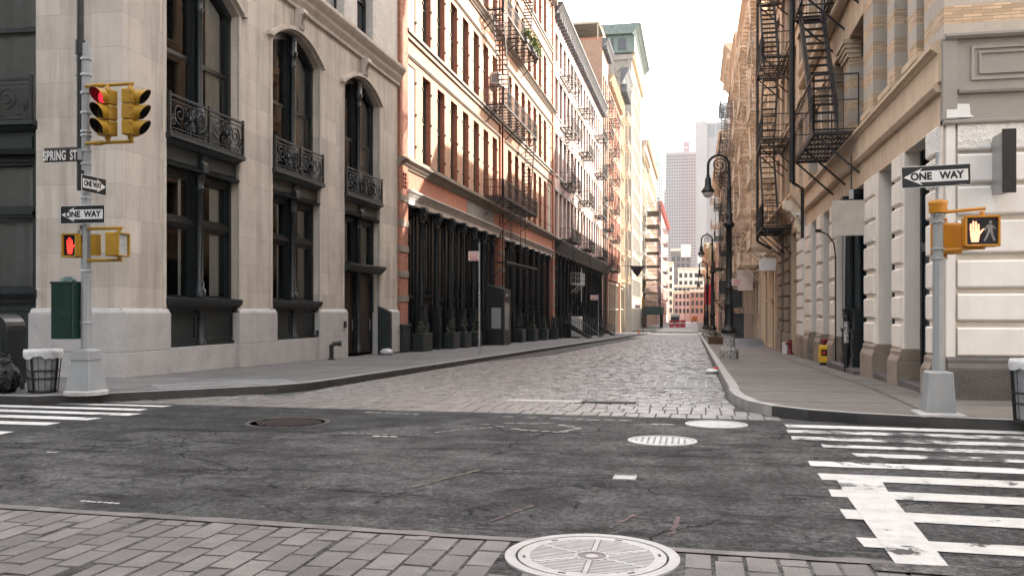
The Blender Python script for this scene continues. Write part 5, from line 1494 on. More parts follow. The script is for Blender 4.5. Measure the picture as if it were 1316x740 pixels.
# piers: rusticated blocks on street side, smooth reveals, granite feet
COURSE = [(-.76,-.28),(-.17,.28),(.38,.84),(.96,1.50),(1.60,2.07),(2.14,2.61),(2.67,3.13)]
PIERS = [(16.2,17.10),(19.04,19.92),(21.62,23.05),(27.7,28.75),(30.6,31.75),(33.6,34.95)]
for i,(p,q) in enumerate(PIERS):
    xa,xb = b.xr(p,q)
    mb = MB(); mb.box(xa+.004,xb-.004,-.008,.40,-.80,3.15) if i else mb.box(xa+.004,b.L-.02,-.008,.40,-.80,3.12)
    if i in (0,):
        pass
    o = b.part(mb,'pier',M['paint_white_bounce'])
    for k,(za,zb_) in enumerate(COURSE):
        mb = MB(); pr = .075
        x0,x1 = xa-.0,xb-.10
        if i == 0: x0,x1 = xa,xb-.20
        if i in (2,): x0,x1 = xa,xb-.30
        mb.prism([(-.006,za),(-pr+.02,za),(-pr,za+.03),(-pr,zb_-.03),(-pr+.02,zb_),(-.006,zb_)],x0,x1,'x')
        b.part(mb,'block',M['paint_white_rough'] if k == 6 and i==0 else M['paint_white_bounce'],o,bevel=.008)
    mb = MB()
    mb.box(xa-.03,(xb+.03) if i else (b.L-.35),-.16,.41,b.zb,-1.02)
    mb.prism([(.41,-1.02),(-.16,-1.02),(-.10,-.90),(-.10,-.82),(-.05,-.76),(.41,-.76)],xa-.02,(xb+.02) if i else (b.L-.35),'x')
    b.part(mb,'pier_foot',M['granite_brown'],bevel=.015)
# frieze, dark lower ledge, sloping top ledge
mb = MB(); mb.prism([(.0,3.70),(-.08,3.70),(-.14,3.78),(-.14,3.84),(-.0,3.86)],0,b.L-.12,'x'); b.part(mb,'ledge',M['stone_tan'])
mb = MB(); mb.box(0,b.L-.05,-.07,.0,3.86,4.36); b.part(mb,'frieze',M['stone_tan'])
mb = MB(); mb.prism([(.0,4.36),(-.09,4.36),(-.13,4.40),(-.19,4.43),(-.19,4.50),(-.08,4.58),(.0,4.60)],0,b.L-.10,'x'); b.part(mb,'ledge',M['stone_tan'])
for p,q in ((17.4,18.6),(19.6,20.9),(21.9,23.0)):
    mb = MB(); xa,xb = b.xr(p,q); mb.box(xa,xb,-.16,.03,4.57,4.70); b.part(mb,'sill_block',M['stone_tan'],bevel=.01)
mb = MB(); mb.box(0,X(23.5),-.02,.3,7.36,8.35); b.part(mb,'entablature',M['stone_tan'])
mb = MB(); mb.tube([(0,-.12,8.5),(X(23.4),-.12,8.5)],.17,n=12); cornice(mb,0,X(23.4),8.62,9.1,.3,steps=2); b.part(mb,'roll_moulding',M['stone_tan'])
for p,q in ((25.6,26.6),(28.3,29.3),(30.9,31.9)):
    xa,xb = b.xr(p,q); mb = MB()
    for k in range(4): mb.box(xa-.03-.03*k,xb+.03+.03*k,-.06-.04*k,.3,6.85+.12*k,6.97+.12*k)
    b.part(mb,'capital',M['stone_tan'])
mb = MB(); cornice(mb,0,b.L,H1-1.2,H1+.1,.9,steps=4); b.part(mb,'roof_cornice',M['stone_tan'])
# doors and the column bay
def teal_door(xa, xb, zb, zt, y, pale=False):
    mb = MB(); w = xb-xa
    mb.box(xa,xb,y,y+.08,zb,zt); mb.box(xa,xa+.14,y-.08,y,zb,zt); mb.box(xb-.14,xb,y-.08,y,zb,zt); mb.box(xa+.14,xb-.14,y-.10,y,1.15,1.32); mb.box(xa+.14,xb-.14,y-.06,y,zt-.2,zt)
    f = b.part(mb,'door_frame',M['iron_teal'])
    d = MB(); d.box(xa+.16,xb-.16,y-.04,y,zb+.03,1.12)
    for q in ((zb+.2,zb+.9),(zb+1.05,.95)):
        for r_ in ((xa+.28,xb-.28,q[0],q[0]+.05),(xa+.28,xb-.28,q[1]-.05,q[1]),(xa+.28,xa+.33,q[0],q[1]),(xb-.33,xb-.28,q[0],q[1])): d.box(r_[0],r_[1],y-.06,y-.04,r_[2],r_[3])
    dd = b.part(d,'door',M['iron_teal'],f)
    h = MB(); h.bar((xb-.26,y-.10,zb+.9),(xb-.26,y-.10,zb+1.2),.03); b.part(h,'handle',M['galv'],dd)
    g = MB(); g.quad((xa+.14,y-.01,1.32),(xb-.14,y-.01,1.32),(xb-.14,y-.01,zt-.2),(xa+.14,y-.01,zt-.2)); b.part(g,'pane',M['glass'],f)
for p,q in DOORS:
    xa,xb = b.xr(p,q); teal_door(xa,xb,sz(p)+.10,3.15,.36)
    mb = MB(); mb.box(xa+.02,xb-.02,-.12,.44,b.zb,sz(p)+.11); b.part(mb,'doorstep',M['granite_dark'],bevel=.01)
xa,xb = b.xr(*COLBAY)
mb = MB(); mb.box(xa+.02,xb-.02,-.30,.6,b.zb,sz(25)+.13); b.part(mb,'doorstep',M['granite_dark'],bevel=.01)
for k in range(3): teal_door(xa+(xb-xa)*k/3,xa+(xb-xa)*(k+1)/3,sz(25)+.13,3.15,.52)
for y in (24.75,26.25):
    o = iron_column(b,X(y),sz(25)+.13,3.15,w=.34,y=.12,mat='iron_teal',ped=.9)
mb = MB()
for k in range(60):
    for y in (24.75,26.25): mb.box(X(y)-.20,X(y)-.16,-.06,-.02,-.2+k*.045,-.178+k*.045)
b.part(mb,'bead_trim',M['iron_teal'])
# Spring street side
mb = MB(); wall_grid(mb,0.0,22,b.zb,3.12,[],.3); b.part(mb,'wall',M['joint_pale'],M=FR)
for k,(za,zb_) in enumerate(COURSE):
    x = .20; r = random.Random(k)
    while x < 21:
        x1 = min(21.5, x + (2.6 if k%2 else 3.4))
        mb = MB(); pr=.07
        mb.prism([(.0,za),(-pr+.025,za),(-pr,za+.03),(-pr,zb_-.03),(-pr+.025,zb_),(.0,zb_)],x+.004,x1-.004,'x')
        b.part(mb,'block',M['paint_white_rough'] if k == 6 else M['paint_white'],M=FR); x = x1
mb = MB(); mb.box(.03,.17,-.05,.10,-.80,3.10); b.part(mb,'corner_strip',M['paint_white'],M=FR)
mb = MB(); mb.box(.02,22,-.18,.1,b.zb,-.98); mb.prism([(.1,-.98),(-.18,-.98),(-.17,-.95),(-.10,-.88),(-.10,-.82),(-.05,-.77),(.1,-.77)],.03,22,'x'); b.part(mb,'plinth',M['granite_dark'],M=FR,bevel=.01)
mb = MB(); mb.box(0.0,22,-.01,.2,3.12,4.57); b.part(mb,'panel_band',M['stone_grey_paint'],M=FR)
mb = MB(); mb.prism([(.0,3.10),(-.10,3.10),(-.12,3.13),(-.12,3.17),(-.01,3.20)],-.02,22,'x'); mb.prism([(.0,3.62),(-.08,3.62),(-.10,3.66),(-.10,3.69),(-.01,3.70)],.22,22,'x'); mb.prism([(.0,4.53),(-.10,4.53),(-.14,4.57),(-.14,4.61),(0,4.64)],.0,22,'x')
mb.box(-.02,.20,-.06,.1,3.2,4.53)
for q in ((.42,8,3.84,3.89),(.42,8,4.36,4.41),(.42,.47,3.89,4.36),(.54,7.9,3.94,3.97),(.54,7.9,4.28,4.31),(.54,.57,3.97,4.28)): mb.box(q[0],q[1],-.045,-.0,q[2],q[3])
b.part(mb,'panel_moulding',M['stone_grey_paint'],M=FR)
mb = MB(); mb.poly([(.03,-.066,3.22),(.46,-.066,3.22),(.40,-.066,3.27),(.38,-.066,3.44),(.20,-.066,3.45),(.19,-.066,3.36),(.03,-.066,3.36)]); b.part(mb,'paint_patch',M['sign_white'],M=FR)
mb = MB(); wall_grid(mb,0.0,22,4.57,H1,[(4+3*k,5.6+3*k,z,z+3) for k in range(5) for z in (5.6,10,15,20)],.4); b.part(mb,'upper_wall',M['brick_band'],M=FR)

fe1 = fire_escape(b,X(28.5),X(23.95),[4.55,8.85,13.1,17.4],proj=1.12,mat='iron_rust',pitch=.30,slat=.085,swap=True,srun=3.3,srail=True,rail=1.45,droplad=False)
mb = MB(); mb.tube([(X(28.4),-1.2,3.9),(X(28.4),-1.2,H1)],.085,n=10); mb.tube([(X(28.4),-1.2,3.9),(X(28.4),-.9,3.7),(X(28.4),-.9,2.2)],.05,n=8)
for z in (4.6,8.9,13.1): mb.bar((X(28.4),-1.2,z),(X(28.4),0,z),.05)
b.part(mb,'standing_pipe',M['iron_rust'],fe1)

t = thing('hanging_sign','blank square weathered tan sign hung from the iron escape bracket of the white corner building','sign',(3.68,23.0,1.82))
mb = MB(); mb.box(-.39,.39,-.03,.03,0,.86); mb.build('board',M['blank_sign'],t,bevel=.008)
mb = MB(); mb.bar((.05,0,.86),(.05,0,1.95),.03); mb.bar((.39,0,.7),(.45,0,.7),.04); mb.bar((.39,0,.1),(.45,0,.1),.04); mb.build('hanger',M['iron_black'],t)
mb = MB(); mb.box(-.0,.10,-.02,.02,.90,1.12); mb.build('bracket',M['galv'],t)

t = thing('blade_sign','blank grey blade sign with black front edge standing out from the white block wall','sign',(4.87,16.13,1.9))
mb = MB(); mb.box(-.07,.10,-.62,-.10,0,.95); mb.build('board',M['blade_grey'],t,bevel=.006)
mb = MB(); mb.box(-.085,.115,-.66,-.62,-.03,.98); mb.build('edge_strip',M['sign_black'],t)
mb = MB()
for z in (.12,.78): mb.box(-.06,.04,-.10,.04,z,z+.10)
mb.build('bracket',M['galv'],t)

# ------------------------------------------------------------------ brown stone building
b = Bld('stone_building','brown stone building with rusticated piers and bracketed entablature under a black iron escape','R',35.45,48.6,zb=-2.2)
R2 = b; X = b.x
facade(b,[36.2,38.6,41.0,43.4,45.9],1.35,[(4.9,7.4),(8.4,10.9),(12.0,14.4),(15.6,18),(19.2,21.6),(22.8,25.2)],28.0,'stone_tan','stone_tan',fm='frame_olive',ground=[(*b.xr(37.3,40.4),b.zb,3.3),(*b.xr(46.0,48.4),b.zb,3.0)],D=16,cor=.8,sub=True)
for p,q in ((35.5,37.25),(40.5,42.4),(43.6,45.9)):
    xa,xb = b.xr(p,q); mt = M['paint_white'] if p < 36 else M['stone_brown']
    mb = MB(); mb.box(xa,xb,-.06,.35,-1.0,3.35); o = b.part(mb,'pier',mt)
    for k in range(8):
        mb = MB(); za = -.95+k*.54; mb.box(xa+.02,xb-.02,-.13,-.06,za,za+.44); b.part(mb,'block',mt,o,bevel=.012)
    mb = MB(); mb.box(xa-.05,xb+.05,-.2,.35,b.zb,-1.0); b.part(mb,'pier_foot',M['granite_brown'],bevel=.01)
    mb = MB()
    for k in range(3): mb.box(xa-.05-.05*k,xb+.05+.05*k,-.18-.07*k,.1,3.36+.12*k,3.47+.12*k)
    b.part(mb,'capital',mt)
mb = MB(); cornice(mb,0,b.L,3.75,4.5,.55,steps=4); b.part(mb,'entablature',M['stone_tan'])
mb = MB(); c = X(36.2); mb.prism([(0,3.0),(-.2,3.0),(-.32,3.2),(-.28,3.5),(-.5,3.8),(-.72,3.95),(-.72,4.25),(0,4.25)],c-.35,c+.35,'x'); mb.tube([(c-.37,-.55,4.02),(c+.37,-.55,4.02)],.2,n=10); b.part(mb,'console',M['cream_light'])
shopfront(b,*b.xr(37.3,40.4),-2,3.3,.34,door=True,mat='stone_brown',trans=1.2)
shopfront(b,*b.xr(46.0,48.4),-2.2,3.0,.3,mat='grey_dark',trans=.9)
mb = MB(); mb.box(*b.xr(42.45,43.55),-.02,.1,-2,3.35); b.part(mb,'door',M['wood_brown'])
fe2 = fire_escape(b,X(44.0),X(40.2),[3.6,7.45,11.0,14.5,18,21.5],proj=1.22,mat='iron_rust',pitch=.17,slat=.085,srun=2.6,srail=True,rail=1.05,swap=True,droplad=False)
mb = MB(); mb.tube([(X(48.3),-.9,3.6),(X(48.3),-.9,27)],.07,n=8); mb.tube([(X(48.3),-.9,3.6),(X(48.3),-.2,3.2)],.07,n=8); b.part(mb,'rain_pipe',M['iron_rust'])

# ------------------------------------------------------------------ cream buildings down the right pavement
b = Bld('cream_building','cream painted iron front building with cream fire escapes beside the brown stone one','R',48.7,53.2,zb=-2.4)
facade(b,[49.2,51.2],1.3,[(3.6+3.6*k,6.2+3.6*k) for k in range(6)],27.6,'cream','cream_light',fm='frame_pale',ground=[(.4,4.1,b.zb,2.6)],D=16,cor=.9,sub=True)
shopfront(b,.4,4.1,-2.3,2.6,.3,mat='cream_paint',door=True,trans=.6)
b2 = b
b = Bld('cream_building','low narrow cream building in the gap between two taller cream fronts','R',53.25,58.3,zb=-2.5)
facade(b,[53.7,55.2,56.8],1.2,[(3.4+3.4*k,5.6+3.4*k) for k in range(4)],17.0,'cream','cream_light',fm='frame_pale',ground=[(.3,4.7,b.zb,2.6)],D=16,cor=.5)
shopfront(b,.3,4.7,-2.4,2.6,.3,mat='cream_paint',trans=.6)
fire_escape(b2,.1,4.4,[3.4,7.0,10.6,14.2,17.8,21.4],proj=1.2,mat='cream_metal',pitch=.16,slat=.10,srun=2.6,srail=True,droplad=False,ladder=False)
b = Bld('cream_building','wide cream stone front with projecting sills, third cream building from the brown stone one','R',58.35,75,zb=-2.7)
facade(b,[58.8+2.2*k for k in range(7)],1.3,[(3.4+3.5*k,5.9+3.5*k) for k in range(5)],21.6,'cream_light','cream',fm='frame_pale',ground=[(.4,16.2,b.zb,2.6)],D=16,cor=.9,sub=True)
for k in range(5): shopfront(b,.5+k*3.1,.4+k*3.1+3.0,-2.7,2.6,.3,mat='cream_paint',door=(k%2==0),trans=.4)
for k in range(6): iron_column(b,.45+k*3.1,sz(66),2.62,w=.36,y=-.02,mat='cream_paint')
fire_escape(b,1.0,6.5,[3.0,6.5,10,13.5,17],proj=1.2,mat='cream_metal',pitch=.2,slat=.12,ladder=True)
fire_escape(b,10.0,15.5,[3.0,6.5,10,13.5,17],proj=1.2,mat='cream_metal',pitch=.2,slat=.12,srail=True)
b = Bld('tan_building','tan stone building with two grey iron escapes, midway down the sunny pavement','R',75.05,94.9,zb=-3.2)
facade(b,[75.8+2.4*k for k in range(8)],1.4,[(3.0+3.7*k,5.7+3.7*k) for k in range(5)],22.6,'stone_tan','cream',fm='frame_pale',ground=[(.4,19.4,b.zb,2.2)],D=16,cor=1.0,sub=True)
for k in range(6): shopfront(b,.5+k*3.2,.4+k*3.2+3.1,-3.1,2.2,.3,mat='cream_paint',trans=.3)
fire_escape(b,2,8,[2.8,6.5,10.2,13.9,17.6],proj=1.25,mat='trim_metal',pitch=.25,slat=.15,ladder=True)
fire_escape(b,12,18,[2.8,6.5,10.2,13.9,17.6],proj=1.25,mat='trim_metal',pitch=.25,slat=.15,ladder=True)
b = Bld('cream_building','tall cream building with brown escapes before the far cross street bend','R',95,109.9,zb=-3.5)
facade(b,[95.8+2.4*k for k in range(6)],1.4,[(2.6+3.9*k,5.4+3.9*k) for k in range(6)],27.5,'cream','stone_tan',fm='frame_dark',ground=[(.4,14.4,b.zb,1.9)],D=16,cor=1.2)
for k in range(4): shopfront(b,.5+k*3.5,.4+k*3.5+3.4,-3.4,1.9,.3,mat='stone_brown',trans=.1)
fire_escape(b,6,13,[2.3+3.9*k for k in range(6)],proj=1.4,mat='iron_rust',pitch=.3,slat=.2,ladder=True)
b = Bld('grey_stone_building','grey stone building reaching the cross street on the sunny side','R',110,163,zb=-4.4)
facade(b,[111.5+3.6*k for k in range(14)],2.0,[(1.8+4.2*k,5+4.2*k) for k in range(5)],21.5,'grey_stone','cream_light',style='fixed',ground=[(.4,52,b.zb,1.2)],D=16,cor=1.3)
for k in range(10): shopfront(b,.6+k*5.2,.5+k*5.2+5,-4.3,1.2,.3,mat='black_shop' if k%3 else 'cream_paint',trans=0)
fire_escape(b,6,14,[1.4+4.2*k for k in range(5)],proj=1.5,mat='cream_metal',pitch=.4,slat=.25)
fire_escape(b,34,42,[1.4+4.2*k for k in range(5)],proj=1.5,mat='iron_rust',pitch=.4,slat=.25)
b = Bld('brick_building','red brick building first past the cross street on the sunny side','R',181,250,zb=-5.5)
facade(b,[184+5*k for k in range(13)],2.8,[(-1+4.4*k,2.2+4.4*k) for k in range(3)],13.4,'brick_far_red','cream_light',style='fixed',D=16,cor=1.2)
fire_escape(b,40,52,[-1.5+4.4*k for k in range(3)],proj=1.6,mat='iron_rust',pitch=.8,slat=.4,droplad=False)
b = Bld('stone_building','yellowish stone building second past the cross street on the sunny side','R',250.5,360,zb=-6)
facade(b,[254+9*k for k in range(11)],4.5,[(-2.5+5*k,1+5*k) for k in range(4)],18.5,'yellow_stone','cream_light',style='fixed',D=16,cor=1.6)
b = Bld('brick_building','brown brick building at the distant end of the sunny side','R',360.5,399,zb=-6.5)
facade(b,[362+4.5*k for k in range(8)],2.6,[(-1+5*k,2.4+5*k) for k in range(3)],16,'brick_brown','cream_light',style='fixed',D=16,cor=1.6)
# ------------------------------------------------------------------ poles, signals and signs
def arrow_sign(t, w, h, flip, M_, txt='ONE WAY'):
    """black plate with white arrow and black lettering, in the local x-z plane facing -y"""
    def P(mb,name,mat,bev=0):
        return mb.build(name,mat,t,M=M_,bevel=bev)
    mb = MB(); mb.box(-w/2,w/2,-.003,.003,-h/2,h/2); P(mb,'plate',M['sign_white'])
    mb = MB(); mb.box(-w/2+.008,w/2-.008,-.0055,-.003,-h/2+.008,h/2-.008); P(mb,'field',M['sign_black'])
    s = -1 if not flip else 1
    bh = h*.26; hx = w*.47; hl = h*.82; 
    mb = MB(); y=-.0075
    mb.poly([(s*hx,y,0),(s*(hx-hl),y,h*.40),(s*(hx-hl*.86),y,bh),(-s*(w*.46),y,bh),(-s*(w*.46),y,-bh),(s*(hx-hl*.86),y,-bh),(s*(hx-hl),y,-h*.40)]); P(mb,'arrow',M['sign_white'])
    fs = h*.46
    for body,x in (('ONE',(-.215 if not flip else -.26)*w),('WAY',(.225 if not flip else .12)*w)):
        o = text('lettering',body,fs,M['sign_black'],t,(0,0,0),bold=.006,sx=.92)
        o.matrix_local = M_ @ Matrix.Translation((x,-.0095,0)) @ Matrix.Rotation(PI/2,4,'X') @ Matrix.Diagonal((.95 if not flip else .72,1,1,1))
    return t

def octpole(mb, r0, r1, z0, z1, x=0, y=0, n=8):
    mb.lathe([(r0,z0),(r1,z1)],x,y,n=n,smooth=False)

PX,PY,PZ = -10.55,14.0,-1.48
t = thing('signal_pole','grey octagonal signal pole on a chipped tapering base, by the wire litter basket','signal pole',(PX,PY,PZ))
mb = MB(); octpole(mb,.088,.078,.72,6.19); mb.build('shaft',M['pole_grey'],t)
mb = MB(); mb.lathe([(.37,0),(.37,.06),(.34,.08)],n=20,smooth=False); mb.build('footing',M['granite'],t)
mb = MB(); mb.lathe([(.345,.08),(.245,.60)],n=4,sq=True); mb.lathe([(.25,.60),(.265,.62),(.245,.78),(.12,.81)],n=4,sq=True); mb.build('base',M['pole_grey'],t,bevel=.015)
mb = MB(); mb.tube([(-.10,-.02,3.6),(-.10,-.02,12.5)],.062,n=10); mb.tube([(-.10,-.02,6.0),(-.10,-.02,6.25)],.085,n=10); mb.build('service_pipe',M['iron_black'],t)
mb = MB()
for z in (4.05,4.28,4.55,4.62,4.95,5.3,5.62,5.9,2.16,1.25,3.45,3.3):
    mb = MB(); mb.lathe([(.097,z),(.101,z+.02),(.097,z+.04)],n=8,smooth=False)
    if z in (5.3,5.62,5.9): mb.bar((-.19,-.04,z+.02),(.09,-.04,z+.02),.03,.04)
    mb.build('clamp_band',M['galv'],t)
mb = MB(); mb.box(-.10,-.02,-.105,-.06,2.68,2.98); mb.build('sticker',M['sticker_mix'],t)

def traffic_light(loc, rz, label, lit=True, sec=.268):
    t = thing('traffic_light',label,'traffic light',loc,rz)
    mb = MB(); H = sec*3
    for k in range(3): mb.box(-.135,.135,-.09,.10,k*sec+.004,(k+1)*sec-.004)
    mb.build('housing',M['sign_yellow'],t,bevel=.02)
    mb = MB()
    for k in range(3):
        mb.box(-.140,.140,-.105,-.088,k*sec+.012,(k+1)*sec-.012)
        for s_ in (-1,1): mb.box(s_*.145-.012,s_*.145+.012,-.11,-.07,k*sec+.06,k*sec+.10); mb.box(s_*.145-.012,s_*.145+.012,-.11,-.07,k*sec+.19,k*sec+.23)
    mb.build('section_door',M['sign_yellow'],t,bevel=.006)
    for k in range(3):
        z = (k+.5)*sec
        mb = MB(); RX = Matrix.Translation((0,-.105,z)) @ Matrix.Rotation(PI/2,4,'X')
        mb.lathe([(.0,.012),(.06,.010),(.105,.0)],n=20,M=RX); mb.build('lens',M['lens_red_on'] if (lit and k == 2) else M['lens_off'],t)
        mb = MB(); n = 20; L = .25   # tunnel visor, open below
        ring=[]
        for j in range(n+1):
            a = -PI/2+.55 + (2*PI-1.1)*j/n
            ring.append((math.cos(a)*.122, math.sin(a)*.122, .25+.75*(1+math.sin(a))/2))
        for (xa,za,fa),(xb,zb_,fb) in zip(ring,ring[1:]):
            mb.add([(xa,-.10,z+za),(xb,-.10,z+zb_),(xb*1.02,-.10-L*fb,z+zb_*1.02),(xa*1.02,-.10-L*fa,z+za*1.02)],[(0,1,2,3)],0,True)
            mb.add([(xa*.95,-.10,z+za*.95),(xb*.95,-.10,z+zb_*.95),(xb*.97,-.10-L*fb,z+zb_*.97),(xa*.97,-.10-L*fa,z+za*.97)],[(0,1,2,3)],1,True)
            mb.quad((xa*1.02,-.10-L*fa,z+za*1.02),(xb*1.02,-.10-L*fb,z+zb_*1.02),(xb*.97,-.10-L*fb,z+zb_*.97),(xa*.97,-.10-L*fa,z+za*.97))
        mb.build('visor',[M['sign_yellow'],M['iron_black']],t)
    mb = MB(); mb.lathe([(.05,H),(.05,H+.05),(.03,H+.06),(.03,H+.10)],n=10); mb.lathe([(.03,-.10),(.03,-.06),(.05,-.05),(.05,0)],n=10); mb.build('spindle',M['sign_yellow'],t)
    return t
ta = traffic_light((-10.02,13.86,3.03),-.16,'yellow three lens signal head with its red lens lit, nearer the pole of the pair',True)
tb = traffic_light((-9.60,13.90,3.03),PI/2+.10,'yellow three lens signal head seen side on with black visors, beside the lit one',False)
Mi = Matrix.Rotation(-(PI/2+.10),4,'Z')
for z in (-.10,.904):
    mb = MB(); mb.tube([(-10.48+9.60,0,z),(0.05,0,z)],.030,n=8); mb.tube([(-.70,0,z),(-.55,0,z)],.045,n=8)
    mb.build('bracket_arm',M['sign_yellow'],tb,M=Mi)

t = thing('street_name_sign','dark street name plate reading SPRING ST clamped on the signal pole','street sign',(-10.98,13.90,2.75))
mb = MB(); mb.box(-.335,.33,-.012,.012,-.125,.125); mb.build('plate',M['sign_blackbrown'],t,bevel=.004)
mb = MB(); mb.box(-.335,.33,-.0135,-.012,.095,.10); mb.build('rule',M['man_off'],t)
text('lettering','SPRING',.235,M['sign_white'],t,(-.115,-.0145,-.022),bold=.006,sx=.545,spacing=1.1)
text('lettering','ST',.235,M['sign_white'],t,(.262,-.0145,-.022),bold=.006,sx=.545,spacing=1.05)
mb = MB(); mb.box(.30,.42,.0,.04,-.10,.10); mb.build('bracket',M['galv'],t)
t = thing('one_way_sign','small black ONE WAY sign turned edgewise down the street, above the wider one','one way sign',(-10.43,13.72,2.22))
arrow_sign(t,.66,.30,True,Matrix.Translation((.0,.33,0))@Matrix.Rotation(PI/2,4,'Z'))
mb = MB(); mb.box(-.03,-.008,.0,.08,-.14,.22); mb.build('bracket',M['iron_black'],t)
t = thing('one_way_sign','wide black ONE WAY sign on the signal pole by the limestone corner','one way sign',(-10.50,13.84,1.68))
arrow_sign(t,.88,.32,False,Matrix.Identity(4))
mb = MB(); mb.box(-.06,.06,.004,.06,-.08,.08); mb.build('bracket',M['galv'],t)

def hand_shape(mb, cx, cz, s, y):
    """upraised flat hand symbol"""
    mb.poly([(cx+a*s,y,cz+b*s) for a,b in ((-.16,-.5),(.14,-.5),(.20,-.12),(.18,.05),(-.20,.05),(-.22,-.15))])
    for k,(x,h) in enumerate(((-.185,.36),(-.08,.48),(.03,.46),(.135,.34))):
        mb.poly([(cx+(x-.043)*s,y,cz+.02*s),(cx+(x+.043)*s,y,cz+.02*s),(cx+(x+.040)*s,y,cz+(h-.03)*s),(cx+x*s,y,cz+h*s),(cx+(x-.040)*s,y,cz+(h-.03)*s)])
    mb.poly([(cx+.16*s,y,cz-.22*s),(cx+.36*s,y,cz+.06*s),(cx+.40*s,y,cz+.10*s),(cx+.33*s,y,cz+.11*s),(cx+.18*s,y,cz-.02*s)])
def man_shape(mb, cx, cz, s, y):
    mb.poly([(cx+.07*s*math.cos(2*PI*k/10)+.03*s,y,cz+.42*s+.08*s*math.sin(2*PI*k/10)) for k in range(10)])
    mb.poly([(cx+a*s,y,cz+b*s) for a,b in ((-.10,.30),(.10,.32),(.12,.02),(-.09,.0))])
    for pts in (((.08,.30),(.28,.10),(.24,.06),(.08,.20)),((-.10,.30),(-.24,.10),(-.20,-.02),(-.17,.0),(-.18,.10),(-.08,.20)),
                ((.0,.02),(.12,.03),(.16,-.22),(.26,-.46),(.17,-.48),(.06,-.24)),((-.09,.02),(.02,.0),(-.06,-.22),(-.20,-.48),(-.28,-.45),(-.16,-.20))):
        mb.poly([(cx+a*s,y,cz+b*s) for a,b in pts])
def ped_signal(loc, rz, label, w=.46, h=.44, lit='hand_on', man=True, col='sign_orange', blank=False):
    t = thing('pedestrian_signal',label,'pedestrian signal',loc,rz)
    mb = MB(); mb.box(-w/2,w/2,-.04,.16,-h/2,h/2); mb.build('housing',M[col],t,bevel=.03)
    mb = MB()
    for q in ((-w/2,w/2,-h/2,-h/2+.03),(-w/2,w/2,h/2-.03,h/2),(-w/2,-w/2+.03,-h/2,h/2),(w/2-.03,w/2,-h/2,h/2)): mb.box(q[0],q[1],-.10,-.035,q[2],q[3])
    mb.build('hood',M[col],t,bevel=.008)
    mb = MB(); mb.box(-w/2+.03,w/2-.03,-.055,-.04,-h/2+.03,h/2-.03); mb.build('face',M['lens_pale'] if blank else M['ped_face'],t)
    if not blank:
        mb = MB(); hand_shape(mb,-w*.19 if man else 0,0,h*.70,-.0565); mb.build('hand_symbol',M[lit],t)
        if man: mb = MB(); man_shape(mb,w*.22,0,h*.68,-.0565); mb.build('walking_symbol',M['man_off'],t)
    return t
M['lens_pale'] = pbr('lens_pale', (.45,.47,.46), (.36,.38,.37), 12, .25, bump=.1)
ta = ped_signal((-10.72,13.86,1.14),.0,'pedestrian signal with a red hand half hidden behind the grey signal pole',w=.30,h=.42,lit='hand_red',man=False,col='sign_yellow')
tb = ped_signal((-9.86,13.95,1.15),PI/2+.12,'yellow pedestrian signal seen side on beyond the signal pole',w=.40,h=.42,blank=True,col='sign_yellow')
for z in (-.27,.29):
    mb = MB(); mb.tube([(-.62,0,z),(.06,0,z)],.028,n=8); mb.tube([(0,0,z),(0,0,z*.72)],.03,n=8)
    mb.build('bracket_arm',M['sign_yellow'],tb,M=Matrix.Rotation(-(PI/2+.12),4,'Z'))
mb = MB(); mb.box(-.55,-.43,-.02,.10,-.18,.19); mb.build('junction_box',M['sign_yellow'],tb,M=Matrix.Rotation(-(PI/2+.12),4,'Z'))

t = thing('relay_box','dark green relay mail box strapped to the signal pole above the litter basket','relay box',(-10.86,13.93,-.50))
mb = MB(); mb.box(-.22,.22,-.16,.22,0,1.0); mb.box(-.235,.235,-.175,.235,.97,1.01); mb.build('cabinet_body',M['postal_green'],t,bevel=.012)
mb = MB(); mb.box(.08,.19,-.168,-.16,.06,.93); mb.build('door',M['postal_green'],t)
mb = MB(); mb.lathe([(.14,1.01),(.13,1.05),(.08,1.09),(.0,1.10)],0,.03,n=16); mb.build('dome',M['dome_green'],t)

t = thing('collection_box','dark rounded top mail collection box at the kerb corner beside the black rubbish bag','mail box',(-12.62,14.45,-1.48))
mb = MB(); n=12; prof=[(-.27,.12),(-.27,1.12)]+[(-.27+.54*(1-math.cos(PI*k/n))/2, 1.12+.30*math.sin(PI*k/n)) for k in range(1,n)]+[(.27,1.12),(.27,.12)]
mb.prism(prof,-.25,.25,'y',smooth=False); mb.build('cabinet_body',M['mail_dark'],t,bevel=.01)
for a in (-.22,.22):
    for c in (-.2,.2): mb = MB(); mb.box(a-.03,a+.03,c-.03,c+.03,0,.12); mb.build('leg',M['mail_dark'],t)
mb = MB(); mb.box(-.18,.18,-.258,-.25,.5,.95); mb.build('door',M['mail_dark'],t)

